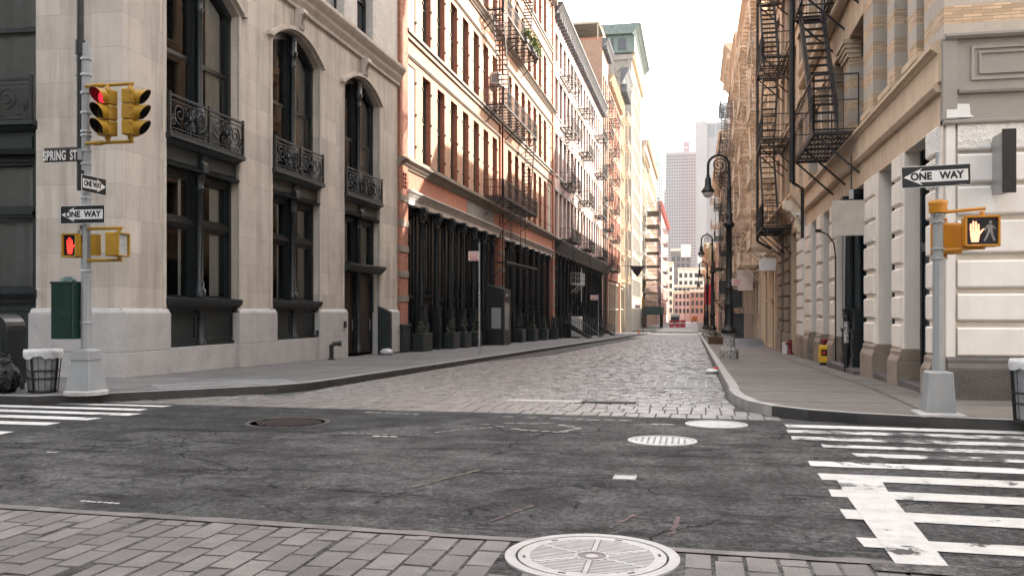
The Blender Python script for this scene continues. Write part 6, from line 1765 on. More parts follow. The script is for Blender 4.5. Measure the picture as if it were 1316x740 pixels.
def basket(loc, label, seed, r0=.24, r1=.31, h=.78, big=False):
    t = thing('litter_basket',label,'litter basket',loc)
    mb = MB()
    for z,r in ((0.02,r0),(.26,r0+.02),(.40,r0+.035),(h-.06,r1)):
        n=28; mb.tube([((r)*math.cos(2*PI*k/n),(r)*math.sin(2*PI*k/n),z) for k in range(n+1)],.014,n=5,caps=False)
    for k in range(16):
        a = 2*PI*k/16; w=.035
        d = Vector((math.cos(a),math.sin(a),0))
        mb.bar(d*r0+Vector((0,0,.0)),d*r1+Vector((0,0,h-.05)),.006,.045 if k%4==0 else .008)
    mb.build('wire_frame',M['iron_black'],t)
    mb = MB(); r = random.Random(seed); n=32; prof=[]
    for i,z in enumerate((.05,.2,.4,.6,h-.04)):
        rr = (r0+(r1-r0)*z/h)-.022
        prof.append([((rr+r.uniform(-.02,.006))*math.cos(2*PI*j/n),(rr+r.uniform(-.02,.006))*math.sin(2*PI*j/n),z) for j in range(n)])
    vs=[v for g in prof for v in g]; fs=[(i*n+j,i*n+(j+1)%n,(i+1)*n+(j+1)%n,(i+1)*n+j) for i in range(4) for j in range(n)]
    mb.add(vs,fs,0,True); mb.build('liner',M['bag_grey'],t)
    mb = MB(); rings=[]
    for rr,z in ((r1-.03,h-.10),(r1-.012,h-.005),(r1+.008,h+.0),(r1+.020,h-.05),(r1+.016,h-.14)):
        rings.append([((rr+r.uniform(-.006,.006))*math.cos(2*PI*j/n),(rr+r.uniform(-.006,.006))*math.sin(2*PI*j/n),z+(r.uniform(-.035,.03) if z < h-.12 else r.uniform(-.004,.004))) for j in range(n)])
    vs=[v for g in rings for v in g]; fs=[(i*n+j,i*n+(j+1)%n,(i+1)*n+(j+1)%n,(i+1)*n+j) for i in range(4) for j in range(n)]
    mb.add(vs,fs,0,True); mb.build('liner_rim',M['bag_white'],t)
    mb = MB(); lump(mb,0,0,h-.30,r1-.08,r1-.08,.12,seed,amp=.3); mb.build('rubbish',M['bag_grey'],t)
    return t
basket((-11.58,14.20,-1.48),'black wire litter basket with white liner below the green relay box',5)
t = thing('rubbish_bag','knotted black rubbish bag slumped on the pavement beside the wire basket','rubbish bag',(-12.30,13.95,-1.48))
mb = MB(); lump(mb,0,0,.27,.36,.30,.29,12,n=40,k=24,amp=.20,jit=.42); lump(mb,.14,.0,.56,.10,.09,.10,14,n=12,k=8,amp=.4)
for k in range(5): mb.tube([(.14,0,.58),(.14+.09*math.cos(k*1.3),.08*math.sin(k*1.3),.68+.02*k)],[.035,.012],n=5)
mb.build('bag',M['bag_black'],t)
basket((4.42,12.95,-1.48),'litter basket with black frame and white liner by the white block wall corner',8,r0=.26,r1=.31,h=.84)

# pole on the sunny corner
t = thing('signal_pole','smooth grey pole with orange collar and square base by the white rusticated corner','signal pole',(3.38,13.65,-1.48))
mb = MB(); octpole(mb,.076,.070,.5,2.93); mb.build('shaft',M['pole_grey'],t)
mb = MB(); mb.lathe([(.28,.05),(.235,.60),(.22,.62),(.11,.63)],n=4,sq=True); mb.build('base',M['pole_grey'],t,bevel=.03,seg=3)
mb = MB(); mb.lathe([(.42,0),(.42,.03),(.36,.05)],n=4,sq=True); mb.build('footing',M['granite'],t,bevel=.01)
mb = MB(); mb.lathe([(.115,2.86),(.125,2.90),(.12,2.96),(.13,2.98),(.13,3.03),(.06,3.05)],n=14); mb.build('collar',M['sign_orange'],t)
mb = MB(); mb.tube([(0,0,3.05),(0,0,3.72)],.033,n=10); mb.build('sign_stem',M['galv'],t)
mb = MB()
for z in (2.2,2.34,2.72,2.82):
    mb = MB(); mb.lathe([(.082,z),(.086,z+.015),(.082,z+.03)],n=8,smooth=False)
    for k in range(8): 
        a=2*PI*k/8+.39; mb.box(.084*math.cos(a)-.011,.084*math.cos(a)+.011,.084*math.sin(a)-.011,.084*math.sin(a)+.011,z+.0,z+.03)
    mb.build('clamp_band',M['galv'],t)
t = thing('one_way_sign','wide black ONE WAY sign on the stem above the orange collar by the white corner','one way sign',(3.34,13.60,1.90))
arrow_sign(t,.914,.305,False,Matrix.Rotation(-.03,4,'Y'))
mb = MB(); mb.box(.27,.40,-.0075,-.0055,-.128,-.122); mb.build('small_print',M['man_off'],t)
mb = MB(); mb.box(-.03,.03,.004,.05,-.17,.17); mb.build('bracket',M['galv'],t)
ta = ped_signal((3.90,13.50,1.10),-.06,'pedestrian signal with a glowing orange hand beside an unlit walking figure',w=.45,h=.43)
for z,z2 in ((-.25,-.25),(.29,.20)):
    mb = MB(); mb.tube([(-.46,.10,z),(.06,.02,z+.03)],.024,n=8); mb.tube([(.02,.03,z2),(.02,.03,z2+.08)],.035,n=8)
    mb.build('bracket_arm',M['sign_orange'],ta)
tb = ped_signal((3.53,13.86,1.03),PI+.35,'orange pedestrian signal turned away, its back showing beside the pole with the collar',w=.34,h=.44,man=False,blank=True)
mb = MB(); mb.tube([(0,0,.22),(0,0,.29)],.03,n=8); mb.tube([(0,0,-.29),(0,0,-.22)],.03,n=8); mb.build('bracket_arm',M['sign_orange'],tb)

# ------------------------------------------------------------------ street lamps
def street_lamp(loc, label, stick=True):
    t = thing('street_lamp',label,'street lamp',loc,0,'black bishop crook street lamps along the kerb')
    mb = MB(); mb.lathe([(.34,0),(.34,.28),(.30,.34)],n=8,smooth=False); mb.lathe([(.30,.34),(.235,.42),(.20,.85),(.235,.92)],n=8,smooth=False); mb.build('plinth',M['sticker_mix'] if stick else M['iron_black'],t,bevel=.01)
    mb = MB(); mb.lathe([(.235,.92),(.30,.95),(.31,1.02),(.26,1.10),(.20,1.16),(.17,1.30),(.15,1.75),(.16,1.9),(.19,1.96),(.19,2.02),(.14,2.08),(.125,2.5),(.15,2.56),(.15,2.62),(.11,2.68),(.10,4.78),(.14,4.82),(.20,4.90),(.20,4.96),(.14,5.04),(.12,5.16),(.14,5.3),(.09,5.36),(.075,6.2),(.10,6.24),(.07,6.3),(.055,6.85)],n=14); mb.build('shaft',M['iron_black'],t)
    mb = MB(); R_ = .38; cx=-R_; cz=7.12; pts=[(0,0,6.8)]
    for k in range(19): a = PI*k/18; pts.append((cx+R_*math.cos(a),0,cz+R_*1.0*math.sin(a)))
    pts.append((-2*R_,0,6.78)); mb.tube(pts,[.055]+[.048]*19+[.045],n=8)
    scroll(mb,cx+.02,cz+.02,.27,1,0,turns=1.75,t=.026,a0=-.3)
    mb.tube([(-.02,0,6.75),(-.10,0,6.95),(-.06,0,7.05),(-.16,0,7.0)],.022,n=6); scroll(mb,-.14,6.86,.11,-1,0,turns=1.3,t=.018,a0=.2)
    mb.lathe([(.03,cz+R_+.03),(.05,cz+R_+.07),(.02,cz+R_+.12),(.03,cz+R_+.16),(.0,cz+R_+.2)],cx,0,n=8)
    mb.build('crook',M['iron_black'],t)
    mb = MB(); x=-2*R_; mb.lathe([(.05,6.80),(.07,6.74),(.06,6.70),(.11,6.64),(.12,6.40),(.15,6.32),(.24,6.20),(.25,6.15),(.21,6.13)],x,0,n=16); mb.build('hood',M['iron_black'],t)
    mb = MB(); mb.lathe([(.20,6.14),(.19,6.05),(.13,5.97),(.0,5.94)],x,0,n=16); mb.build('globe',M['globe'],t)
    return t
M['globe'] = pbr('globe', (.62,.58,.52), (.55,.51,.46), 3, .2, bump=0)
lamp0 = street_lamp((1.24,34.0,sz(34)),'tall black crook street lamp with sticker covered foot, beside the pale parking sign')
for y,l in ((63.3,'black crook street lamp standing next to the brown planter box'),(90,'black crook street lamp, third one counting down the kerb'),(113,'small looking black crook street lamp, fourth one counting down the kerb')):
    c = copy_tree(lamp0); c.location = (1.2,y,sz(y)); c['label'] = l
t = thing('parking_sign','small pale parking sign with red lines fixed to the tall black lamp post','parking sign',(1.52,33.9,1.05))
mb = MB(); mb.box(-.19,.19,-.012,.012,-.13,.13); mb.build('plate',M['sign_pinkish'],t)
mb = MB()
for z,a,c in ((.08,-.14,.14),(.02,-.12,.14),(-.03,-.14,.10),(-.09,-.14,.14)): mb.box(a,c,-.0135,-.012,z-.012,z+.012)
mb.build('lettering',M['sign_red'],t)
mb = MB(); mb.bar((-.3,.02,.05),(-.1,.02,.05),.03); mb.build('bracket',M['galv'],t)


def sign_post(loc, h, label, slabel, sw, sh, sx, szr, stickers=True):
    t = thing('sign_post',label,'sign post',loc)
    mb = MB(); mb.tube([(0,0,0),(0,0,h)],.034,n=8); mb.lathe([(.09,0),(.08,.03),(.04,.06)],n=10); mb.build('post',M['galv'],t)
    if stickers:
        mb = MB(); r = random.Random(2)
        for k in range(30):
            a = r.uniform(0,6.28); z = r.uniform(.5,h*.55); mb.tube([(0,0,z),(0,0,z+r.uniform(.03,.12))],.036+.001*k/30,n=8)
        mb.build('stickers',M['sticker_mix'],t)
    s = thing('parking_sign',slabel,'parking sign',(loc[0]+sx,loc[1]-.05,loc[2]+szr))
    mb = MB(); mb.box(-sw/2,sw/2,-.008,.008,-sh/2,sh/2); mb.build('plate',M['sign_pinkish'],s)
    mb = MB()
    for f,a,c in ((.30,-.42,-.05),(.30,.02,.40),(.08,-.40,.1),(.08,.15,.42),(-.12,-.42,.30)): mb.box(a*sw,c*sw,-.0095,-.008,f*sh-.012,f*sh+.012)
    mb.box(-.36*sw,.40*sw,-.0095,-.008,-.34*sh-.02,-.34*sh+.02); mb.build('lettering',M['sign_red'],s)
    return t
sign_post((-7.74,31.9,sz(32)),4.22,'slim metal sign post with sticker wrapped lower half on the shaded kerb','pale parking sign with red lines on the sticker wrapped post',.40,.34,-.20,3.72)
sign_post((-8.15,77.0,sz(77)),3.9,'slim dark sign post on the shaded pavement by the loft building stoops','pale blank backed parking sign on the post by the stoops',.62,.42,-.36,3.62,stickers=False)
sign_post((-8.3,140,sz(140)),4.6,'slim sign post on the shaded pavement near the cross street','small sign on the post near the cross street',.8,.5,-.4,4.2,stickers=False)

# ------------------------------------------------------------------ things along the sunny pavement
t = thing('standpipe','short standpipe with white body and red cap against the white piers','standpipe',(4.02,29.3,sz(29)))
mb = MB(); mb.tube([(0,0,0),(0,0,.62)],.075,n=12); mb.build('pipe',M['sign_white'],t)
mb = MB(); mb.tube([(0,0,.58),(-.02,0,.78)],.11,n=12); mb.tube([(0,0,.70),(-.12,-.12,.70)],.07,n=10); mb.tube([(0,0,.70),(-.12,.12,.70)],.07,n=10); mb.build('inlet',M['cap_red'],t)
t = thing('newspaper_box','small yellow newspaper box on the pavement in front of the white piers','newspaper box',(3.86,28.7,sz(29))); t.scale = (.82,.82,.86)
mb = MB(); mb.box(-.17,.17,-.15,.18,.10,.66); mb.prism([(-.15,.66),(.18,.66),(.18,.70),(-.10,.72)],-.17,.17,'x'); mb.build('cabinet_body',M['yellow_box'],t,bevel=.015)
mb = MB(); mb.box(-.11,.11,-.158,-.15,.34,.56); mb.build('window',M['glass'],t)
mb = MB(); mb.box(-.07,.03,-.164,-.158,.40,.50); mb.build('paper',M['sign_red'],t)
mb = MB(); mb.box(-.14,.14,-.12,.15,0,.10); mb.build('base',M['iron_black'],t)
t = thing('hydrant','dark red standpipe with pale cap by the brown stone doorway','hydrant',(3.98,39.7,sz(39.7)))
mb = MB(); mb.lathe([(.11,0),(.11,.06),(.07,.1),(.07,.48),(.10,.52),(.08,.6),(.0,.64)],n=12); mb.build('body',M['cap_red'],t)
mb = MB(); mb.tube([(0,-.08,.45),(0,-.2,.45)],.06,n=10); mb.tube([(-.08,0,.45),(-.2,0,.45)],.05,n=10); mb.build('nozzle',M['cap_red'],t)
mb = MB(); mb.box(-.30,-.12,.1,.3,0,.5); mb.build('side_box',M['sign_white'],t)
t = thing('bollard','black pipe bollard covered with stickers at the doorstep of the column bay','bollard',(3.83,24.35,sz(24)))
mb = MB(); mb.tube([(0,0,0),(0,0,1.42)],.062,n=12); mb.lathe([(.062,1.42),(.05,1.46),(.0,1.47)],n=12); mb.build('pipe',M['iron_black'],t)
mb = MB(); mb.tube([(0,0,.75),(0,0,1.3)],.0635,n=12,caps=False); mb.build('stickers',M['sticker_mix'],t)
t = thing('gooseneck_lamp','thin black gooseneck wall lamp on a conduit beside the column bay','wall lamp',(4.02,27.45,sz(27)))
mb = MB(); mb.tube([(0,0,.1),(0,0,3.2),(-.05,0,3.6),(-.22,0,3.85),(-.42,0,3.95)],.022,n=6); mb.build('conduit',M['iron_black'],t)
mb = MB(); mb.tube([(-.40,0,3.95),(-.56,0,3.98)],.045,n=8); mb.build('head',M['iron_black'],t)
t = thing('loading_ramp','dark steel loading ramp in front of the cream buildings','ramp',(3.2,58,sz(58)))
mb = MB(); mb.prism([(-3.2,.0),(3.4,.0),(3.4,.34),(-1.2,.34)],-.95,.88,'x'); mb.build('deck',M['grey_dark'],t)
mb = MB(); mb.box(-1.35,-.97,-2.4,3.3,0,.16); mb.build('step',M['grey_mid'],t)
t = thing('door_board','tall black board leaning beside the loading ramp','board',(3.0,63.5,sz(63)))
mb = MB(); mb.prism([(-.15,0),(-.06,0),(.10,2.05),(.01,2.05)],-.42,.30,'x'); mb.build('board',M['sign_black'],t)
mb = MB(); mb.prism([(-.155,0.02),(-.15,0.02),(.01,2.03),(.005,2.03)],-.42,-.36,'x'); mb.prism([(-.155,0.02),(-.15,0.02),(.01,2.03),(.005,2.03)],.24,.30,'x'); mb.build('frame',M['iron_black'],t)
def hung(x0,x1,y,z0,z1,mat,label,xw=4.1):
    t = thing('hanging_sign',label,'sign',((x0+x1)/2,y,z0))
    w = x1-x0; mb = MB(); mb.box(-w/2,w/2,-.05,.05,0,z1-z0); mb.build('board',M[mat],t,bevel=.008)
    mb = MB(); mb.bar((-w/2,0,z1-z0+.12),(xw-(x0+x1)/2,0,z1-z0+.12),.04)
    for a in (-w*.4,w*.4): mb.bar((a,0,z1-z0),(a,0,z1-z0+.12),.03)
    mb.build('bracket',M['iron_black'],t)
hung(3.22,4.05,47.5,2.03,2.65,'sign_white','blank white hanging sign near the brown stone building')
hung(2.75,3.72,60.5,1.30,2.60,'blank_pink','blank pale pink square hanging sign above the loading ramp')
hung(2.05,3.15,62.2,.18,1.45,'sign_black','blank black square hanging sign behind the parking sign lamp')
hung(1.7,2.5,64.5,1.2,2.1,'sign_black','small blank black hanging sign beyond the other black one')
hung(3.0,4.0,88,9.9,11.6,'cream_light','blank cream square sign high up on the tan building escape')
hung(1.15,2.1,110,.7,3.2,'sign_red','long red hanging banner far down the sunny pavement')
for y,l in ((61.2,'brown wooden planter box at the kerb before the second lamp'),(65.2,'brown wooden planter box at the kerb behind the second lamp')):
    t = thing('planter_box',l,'planter',(1.35,y,sz(y)),0,'brown kerb planters')
    mb = MB(); mb.box(-.45,.45,-.8,.8,0,.5)
    for z in (.15,.32): mb.box(-.46,.46,-.81,.81,z,z+.02)
    mb.build('box',M['wood_brown'],t,bevel=.01)
    mb = MB(); leaf_clump(mb,0,0,.62,.4,.7,.2,120,.07,int(y)); mb.build('shrub',M['leaf'],t)
t = thing('wall_flag','black triangular flag hanging from a pole on the shaded side','flag',(-12.2,150,6.6))
mb = MB(); mb.tube([(.2,0,.9),(4.4,0,.7)],.05,n=6); mb.build('pole',M['iron_black'],t)
mb = MB(); n=8
for k in range(n):
    a,c = 1.5+2.6*k/n,1.5+2.6*(k+1)/n; f=lambda x: .8-1.9*(1-abs((x-2.8)/1.3)); 
    mb.quad((a,.12*math.sin(a*5),f(a)),(c,.12*math.sin(c*5),f(c)),(c,.05*math.sin(c*4),.82),(a,.05*math.sin(a*4),.82))
mb.build('cloth',M['sign_black'],t)
t = thing('traffic_cone','small orange cone on the shaded kerb near the cross street','cone',(-8.6,141,sz(141)))
mb = MB(); mb.lathe([(.24,0),(.24,.04),(.18,.05),(.05,.75),(.0,.76)],n=12); mb.build('cone',M['lens_cone'],t)
# distant barriers, truck and signals
for k,(x,l) in enumerate(((-5.9,'red plastic barrier stack at the end of the shaded kerb'),(-4.5,'red plastic barrier stack, middle one at the far crossing'),(-3.1,'red plastic barrier stack nearest the middle of the far street'))):
    t = thing('barrier',l,'barrier',(x,236+k*2,gz(236)),.15*k,'red barriers at the far crossing')
    mb = MB(); mb.prism([(-.5,0),(.5,0),(.28,.5),(.22,1.9),(-.22,1.9),(-.28,.5)],-.62,.62,'x'); mb.build('body',M['red_plastic'],t)
    mb = MB(); mb.box(-.63,.63,-.3,-.24,1.0,1.3); mb.build('stripe',M['sign_white'],t)
def truck(loc, label, col, rz=0):
    t = thing('truck',label,'truck',loc,rz)
    mb = MB(); mb.box(-1.25,1.25,0,7,.9,3.6); mb.build('cargo_body',M['white_metal'],t,bevel=.05)
    mb = MB(); mb.box(-1.15,1.15,-2.1,-.1,.7,2.6); mb.prism([(-2.1,1.6),(-.1,1.6),(-.1,2.9),(-1.5,2.9)],-1.1,1.1,'x'); mb.build('cab',M[col],t,bevel=.08)
    mb = MB(); mb.poly([(-1.0,-2.12,1.7),(1.0,-2.12,1.7),(.95,-1.56,2.75),(-.95,-1.56,2.75)]); mb.build('windscreen',M['glass_far'],t)
    for s_ in (-1,1):
        for y in (-1.2,1.2,5.6):
            mb = MB(); mb.lathe([(.48,-.14),(.48,.14)],n=16,M=Matrix.Translation((s_*1.05,y,.48))@Matrix.Rotation(PI/2,4,'Y')); mb.build('wheel',M['iron_black'],t)
        mb = MB(); mb.box(s_*.8-.16,s_*.8+.16,-2.14,-2.09,.95,1.2); mb.build('headlight',M['sign_white'],t)
    mb = MB(); mb.box(-1.2,1.2,-2.2,-2.08,.5,.75); mb.build('bumper',M['grey_dark'],t)
truck((-.2,380,gz(380)),'orange cabbed truck at the far end of the street','truck_orange')
truck((-5.6,262,gz(262)),'dark cabbed truck parked beyond the red barriers','black_door')
for x,y,z,l in ((-3.2,300,5.4,'yellow signal head over the far street, high one'),(2.3,181,1.2,'yellow signal head low on the far sunny corner'),(-9.3,165,.6,'yellow signal head on the far shaded corner')):
    t = traffic_light((x,y,z),0,l,False,sec=.55)
    mb = MB(); mb.tube([(0,.2,gz(y)-z),(0,.2,2.0)],.09,n=6); mb.build('mast',M['iron_black'],t)

t = thing('litter','small crumpled red and white wrapper in the gutter beside the pale kerb','litter',(.48,25.6,gz(25.6)))
mb = MB(); lump(mb,0,0,.06,.20,.13,.07,31,amp=.4); mb.build('paper',M['sign_white'],t)
mb = MB(); lump(mb,.10,.12,.10,.10,.08,.08,37,amp=.4); mb.build('wrapper',M['sign_red'],t)
# ------------------------------------------------------------------ far end of the street and the towers beyond
def block(name, label, x0, x1, y, zt, zb, wm, cols, floors, w, trim='cream_light', D=12, cor=.6, gm='glass_far', fm='frame_dark'):
    b = Bld(name,label,'F',x0,x1,X=y,zb=zb)
    ops = [(b.x(c),b.x(c)+w,z0,z1) for c in cols for z0,z1 in floors]
    mb = MB(); b.shell(mb,zt,ops,dep=.35,D=D,roof=1); b.part(mb,'wall',[M[wm],M['roof_tar']])
    for c in cols:
        for z0,z1 in floors: b.window(b.x(c),z0,w,z1-z0,.2,'fixed',fm,gm)
    if cor: mb = MB(); cornice(mb,-.2,b.L+.2,zt-1.2,zt+.1,cor,steps=3); b.part(mb,'roof_cornice',M[trim])
    return b
ze = gz(424)-.3
block('brick_building','red brick corner building closing the far end of the street',-2.3,7.5,424,9.6,ze,'brick_far_red',[-1.6,.4,2.4,4.4,6.0],[(-1.2+3.6*k,1.0+3.6*k) for k in range(3)],1.2)
block('pink_white_building','pink and white building beside the red brick one closing the street',-9.7,-2.5,426,9.0,ze,'pink_far',[-9.0,-7.2,-5.4,-3.8],[(-1.2+3.4*k,.9+3.4*k) for k in range(3)],1.1)
block('white_building','narrow tall whitewashed building closing the street on the shaded side',-14,-9.9,423,22.5,ze,'cream_light',[-13.4,-11.6],[(-1+3.8*k,1.2+3.8*k) for k in range(6)],1.2)
block('grey_building','grey building with rows of windows behind the pink and white one',-10.5,6.5,452,12.6,ze,'grey_mid',[-10+2.1*k for k in range(8)],[(-2+3.6*k,.4+3.6*k) for k in range(4)],1.4)
b = block('white_building','wide white building carrying a round water tank, behind the grey one',-8.6,7.5,472,22.0,ze,'cream_light',[-8+2.6*k for k in range(6)],[(1+4*k,3.4+4*k) for k in range(5)],1.6)
t = thing('water_tank','pale round water tank on legs on the wide white building roof','water tank',(3.0,478,22.1))
mb = MB(); mb.lathe([(1.5,2.4),(1.5,6.2),(1.6,6.3),(.0,8.2)],n=20); mb.build('barrel',M['white_metal'],t)
for a in (-1,1):
    for c in (-1,1): mb = MB(); mb.bar((a,c,0),(a,c,2.4),.25); mb.build('leg',M['iron_rust'],t)
b = block('dark_building','dark brown block with pale upper floor behind the white buildings',-14.6,-2.3,562,38.0,ze,'tower_dark',[-13.8+2.9*k for k in range(4)],[(4+4.4*k,7+4.4*k) for k in range(7)],1.8)
mb = MB(); mb.box(6.2,12.0,-.5,6,33,40.5); b.part(mb,'pale_storey',M['cream_light'])
for x0,x1,y,zt,l,wm in ((14,34,470,26,'low brick row past the far end, sunny side','brick_brown'),(-40,-15,470,30,'low cream row past the far end, shaded side','cream_light')):
    block('row_building',l,x0,x1,y,zt,ze,wm,[x0+1+2.4*k for k in range(7)],[(0+4*k,2.4+4*k) for k in range(6)],1.4)

# apartment tower: ribs of windows between pink brick piers
b = Bld('apartment_tower','tall pink and grey apartment tower with closely ribbed windows','F',-28,1.5,X=900,zb=-10)
mb = MB(); wall_grid(mb,0,29.5,-10,156,[],.3)
e=.01
for q in (((0,0),(0,28)),((29.5,0),(29.5,28)),((0,28),(29.5,28))): (xa,ya),(xb,yb)=q; mb.quad((xa,ya,-10),(xb,yb,-10),(xb,yb,156),(xa,ya,156))
mb.quad((0,0,156),(29.5,0,156),(29.5,28,156),(0,28,156)); b.part(mb,'wall',M['tower_band'])
for k in range(12):
    x = .5+k*2.42; mb = MB()
    for f in range(50): mb.box(x,x+1.5,-.12,.2,2+f*3.05,3.75+f*3.05)
    b.part(mb,'window_strip',M['glass_tower'])
for k in range(13):
    x = -.3+k*2.42; mb = MB(); mb.box(x,x+.6,-.6,.0,-10,156); b.part(mb,'rib',M['tower_brick'] if k > 6 else M['tower_grey'])
mb = MB(); mb.box(0,29.5,-.7,.2,154,156.6); b.part(mb,'parapet',M['tower_band'])
mb = MB(); mb.box(16.6,22.8,5,15,156,167.5); b.part(mb,'penthouse',M['tower_brick'])
mb = MB(); mb.box(16.4,23.0,4.8,15.2,161.2,162.2); b.part(mb,'penthouse_band',M['terra_pale'])
b = Bld('slab_tower','windowless grey concrete slab tower with two big louvred openings near its top','F',.8,38,X=1000,zb=-10)
mb = MB(); D=40
mb.box(0,12.2,-3,D,-10,205.5); b.part(mb,'wall',M['concrete_tower'])
mb = MB(); mb.box(12.3,38,0,D,-10,205); b.part(mb,'wall',M['concrete_slab'])
for x in (13.4,22.4,31):
    mb = MB(); mb.box(x,x+7,-.3,.2,189,202); b.part(mb,'louvre',M['louvre'])
mb = MB(); mb.box(-.6,12.3,-3.5,2,176,205.8); b.part(mb,'wall_panel',M['concrete_tower'])
mb = MB(); mb.lathe([(1.6,205.5),(1.2,208),(.2,212)],8,5,n=10); b.part(mb,'roof_vent',M['concrete_tower'])
b = Bld('stepped_tower','pale spired skyscraper with green copper top, hazy in the distance','F',-68,-36,X=1500,zb=-10)
mb = MB(); mb.box(0,32,0,30,-10,170); b.part(mb,'wall',M['terra_pale'])
mb = MB(); mb.box(2,16,-2,14,170,232); mb.box(20,26,0,12,170,215); mb.box(20.8,25.2,.5,8,215,232); b.part(mb,'shaft',M['terra_pale'])
mb = MB(); mb.lathe([(9.5,232),(9.0,246),(6.5,247),(6.0,258),(3.6,268),(2.4,269),(2.2,276),(.3,290)],9,6,n=8,smooth=False); mb.lathe([(2.2,232),(1.8,236),(.1,246)],23,4,n=6,smooth=False); b.part(mb,'spire',M['tower_copper'])
for k in range(9):
    mb = MB()
    for f in range(30): mb.box(1.5+k*3.4,2.9+k*3.4,-.4,.2,0+f*5.5,3.4+f*5.5)
    b.part(mb,'window_strip',M['glass_tower'])
for k in range(4):
    mb = MB()
    for f in range(10): mb.box(3.2+k*3.2,4.6+k*3.2,-2.4,-1.8,172+f*5.8,175.6+f*5.8)
    b.part(mb,'window_strip',M['glass_tower'])
b = Bld('white_tower','pale white skyscraper with large dark top windows, above the slab tower','F',25,56,X=1120,zb=-10)
mb = MB(); mb.box(0,31,0,30,-10,222); mb.box(2.5,31,2,28,222,252); mb.lathe([(3.5,222),(3.2,226),(1.5,229),(0,230)],3.5,-1,n=12); b.part(mb,'wall',M['terra_white'])
for x in (4.5,13,21):
    mb = MB(); mb.box(x,x+5,1.5,2.2,236,247); b.part(mb,'window',M['glass_tower'])
for k in range(9):
    mb = MB()
    for f in range(14): mb.box(1+k*3.3,3+k*3.3,-.3,.2,160+f*4.4,162.6+f*4.4)
    b.part(mb,'window_strip',M['glass_tower'])
b = Bld('office_block','dark grey hazy office block between the spired skyscraper and the apartment tower','F',-42,-26,X=1250,zb=-10)
mb = MB(); mb.box(0,19,0,20,-10,168); b.part(mb,'wall',M['tower_grey'])
for k in range(6):
    mb = MB()
    for f in range(30): mb.box(.8+k*3,2.8+k*3,-.3,.2,20+f*4.8,23+f*4.8)
    b.part(mb,'window_strip',M['glass_tower'])

# ------------------------------------------------------------------ near side block behind the camera (out of frame, shades the crossing)
b = Bld('corner_building','brick building on the near corner across from the limestone one','L',-40,2.2,zb=-1.8)
facade(b,[-38+3*k for k in range(13)],1.6,[(2+4.5*k,5+4.5*k) for k in range(5)],24,'brown_dark','trim_brown',style='fixed',D=20,cor=.6)
b = Bld('corner_building','brick building on the near corner across from the white rusticated one','R',-40,2.2,zb=-1.8)
facade(b,[-38+3*k for k in range(13)],1.6,[(2+4.5*k,5+4.5*k) for k in range(5)],22,'brick_white','trim_white',style='fixed',D=30,cor=.6)

# ------------------------------------------------------------------ daylight, camera
SUN_EL, SUN_AZ = math.radians(31), math.radians(45)     # azimuth clockwise from +y
w = bpy.data.worlds.new('World'); SC.world = w; w.use_nodes = True
nt = w.node_tree; bg = nt.nodes['Background']
sky = nt.nodes.new('ShaderNodeTexSky'); sky.sky_type = 'NISHITA'; sky.sun_disc = False
sky.sun_elevation = SUN_EL; sky.sun_rotation = SUN_AZ; sky.altitude = 10; sky.air_density = 1.0; sky.dust_density = 4.0; sky.ozone_density = .6
hz = mixc(nt, .55, sky.outputs[0], (5.6,5.35,5.0))
nt.links.new(hz, bg.inputs[0]); bg.inputs[1].default_value = .15
sun = bpy.data.lights.new('sun','SUN'); sun.energy = 3.6; sun.angle = math.radians(.53); sun.color = (1.0,.90,.78)
so = bpy.data.objects.new('sun',sun); COL.objects.link(so)
d = Vector((math.sin(SUN_AZ)*math.cos(SUN_EL), math.cos(SUN_AZ)*math.cos(SUN_EL), math.sin(SUN_EL)))
so.rotation_euler = d.to_track_quat('Z','Y').to_euler(); so.location = d*120
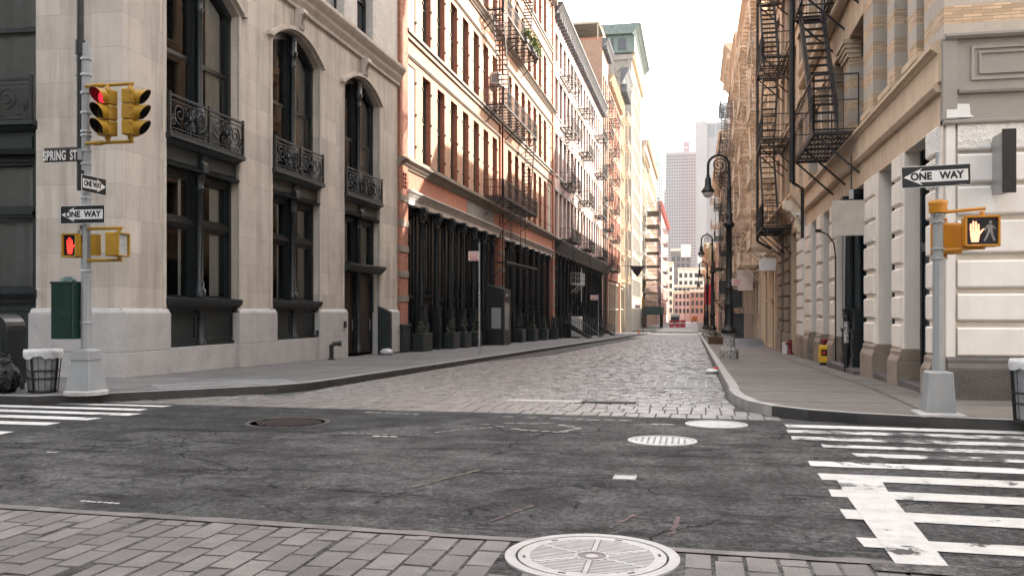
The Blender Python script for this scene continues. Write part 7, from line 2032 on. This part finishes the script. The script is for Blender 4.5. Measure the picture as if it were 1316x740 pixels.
cam = bpy.data.cameras.new('camera'); co = bpy.data.objects.new('camera',cam); COL.objects.link(co)
TH = math.atan(235/1150)
co.location = (0,0,0); co.rotation_euler = (PI/2,0,TH)
cam.sensor_fit = 'HORIZONTAL'; cam.sensor_width = 36; cam.lens = 36*1150/1316
cam.shift_y = (399-370)/1316; cam.clip_start = .1; cam.clip_end = 6000
SC.camera = co
m_, nt_, bs_ = new_mat('haze_air'); nt_.nodes.remove(bs_)
pv = nt_.nodes.new('ShaderNodeVolumePrincipled'); pv.inputs['Color'].default_value = (.93,.95,1,1); pv.inputs['Density'].default_value = .0001; pv.inputs['Anisotropy'].default_value = .2
nt_.links.new(pv.outputs[0], nt_.nodes['Material Output'].inputs['Volume'])
mb = MB(); mb.box(-905,905,-405,2405,-9,300); o = mb.build('haze',m_); o['kind'] = 'stuff'
cyv = SC.cycles; cyv.volume_bounces = 0
SC.view_settings.view_transform = 'Standard'; SC.view_settings.look = 'None'; SC.view_settings.exposure = 2.4; SC.view_settings.gamma = 1.0
SC.view_settings.use_curve_mapping = False
cy = SC.cycles
cy.use_denoising = True
cy.max_bounces = 7; cy.diffuse_bounces = 4; cy.glossy_bounces = 3; cy.transmission_bounces = 3; cy.transparent_max_bounces = 8
cy.caustics_reflective = False; cy.caustics_refractive = False; cy.sample_clamp_indirect = 6
cy.use_adaptive_sampling = True; cy.adaptive_threshold = .02

GROUPS = {'manhole_cover':'round covers in the road','one_way_sign':'one way signs on the corner poles','pedestrian_signal':'pedestrian signals on the corner poles','traffic_light':'traffic signal heads',
 'hanging_sign':'blank hanging signs along the sunny pavement','litter_basket':'litter baskets at the corners','sign_post':'sign posts on the shaded pavement','parking_sign':'parking signs','signal_pole':'signal poles at the corners',
 'truck':'trucks at the far end','litter':'litter','standpipe':'standpipes'}
for o in list(SC.objects):
    if o.parent is None and o.get('category') and not o.get('group'):
        k = o.name.split('.')[0]
        if k in GROUPS: o['group'] = GROUPS[k]
        elif o['category'] == 'building': o['group'] = 'buildings along the street and beyond'
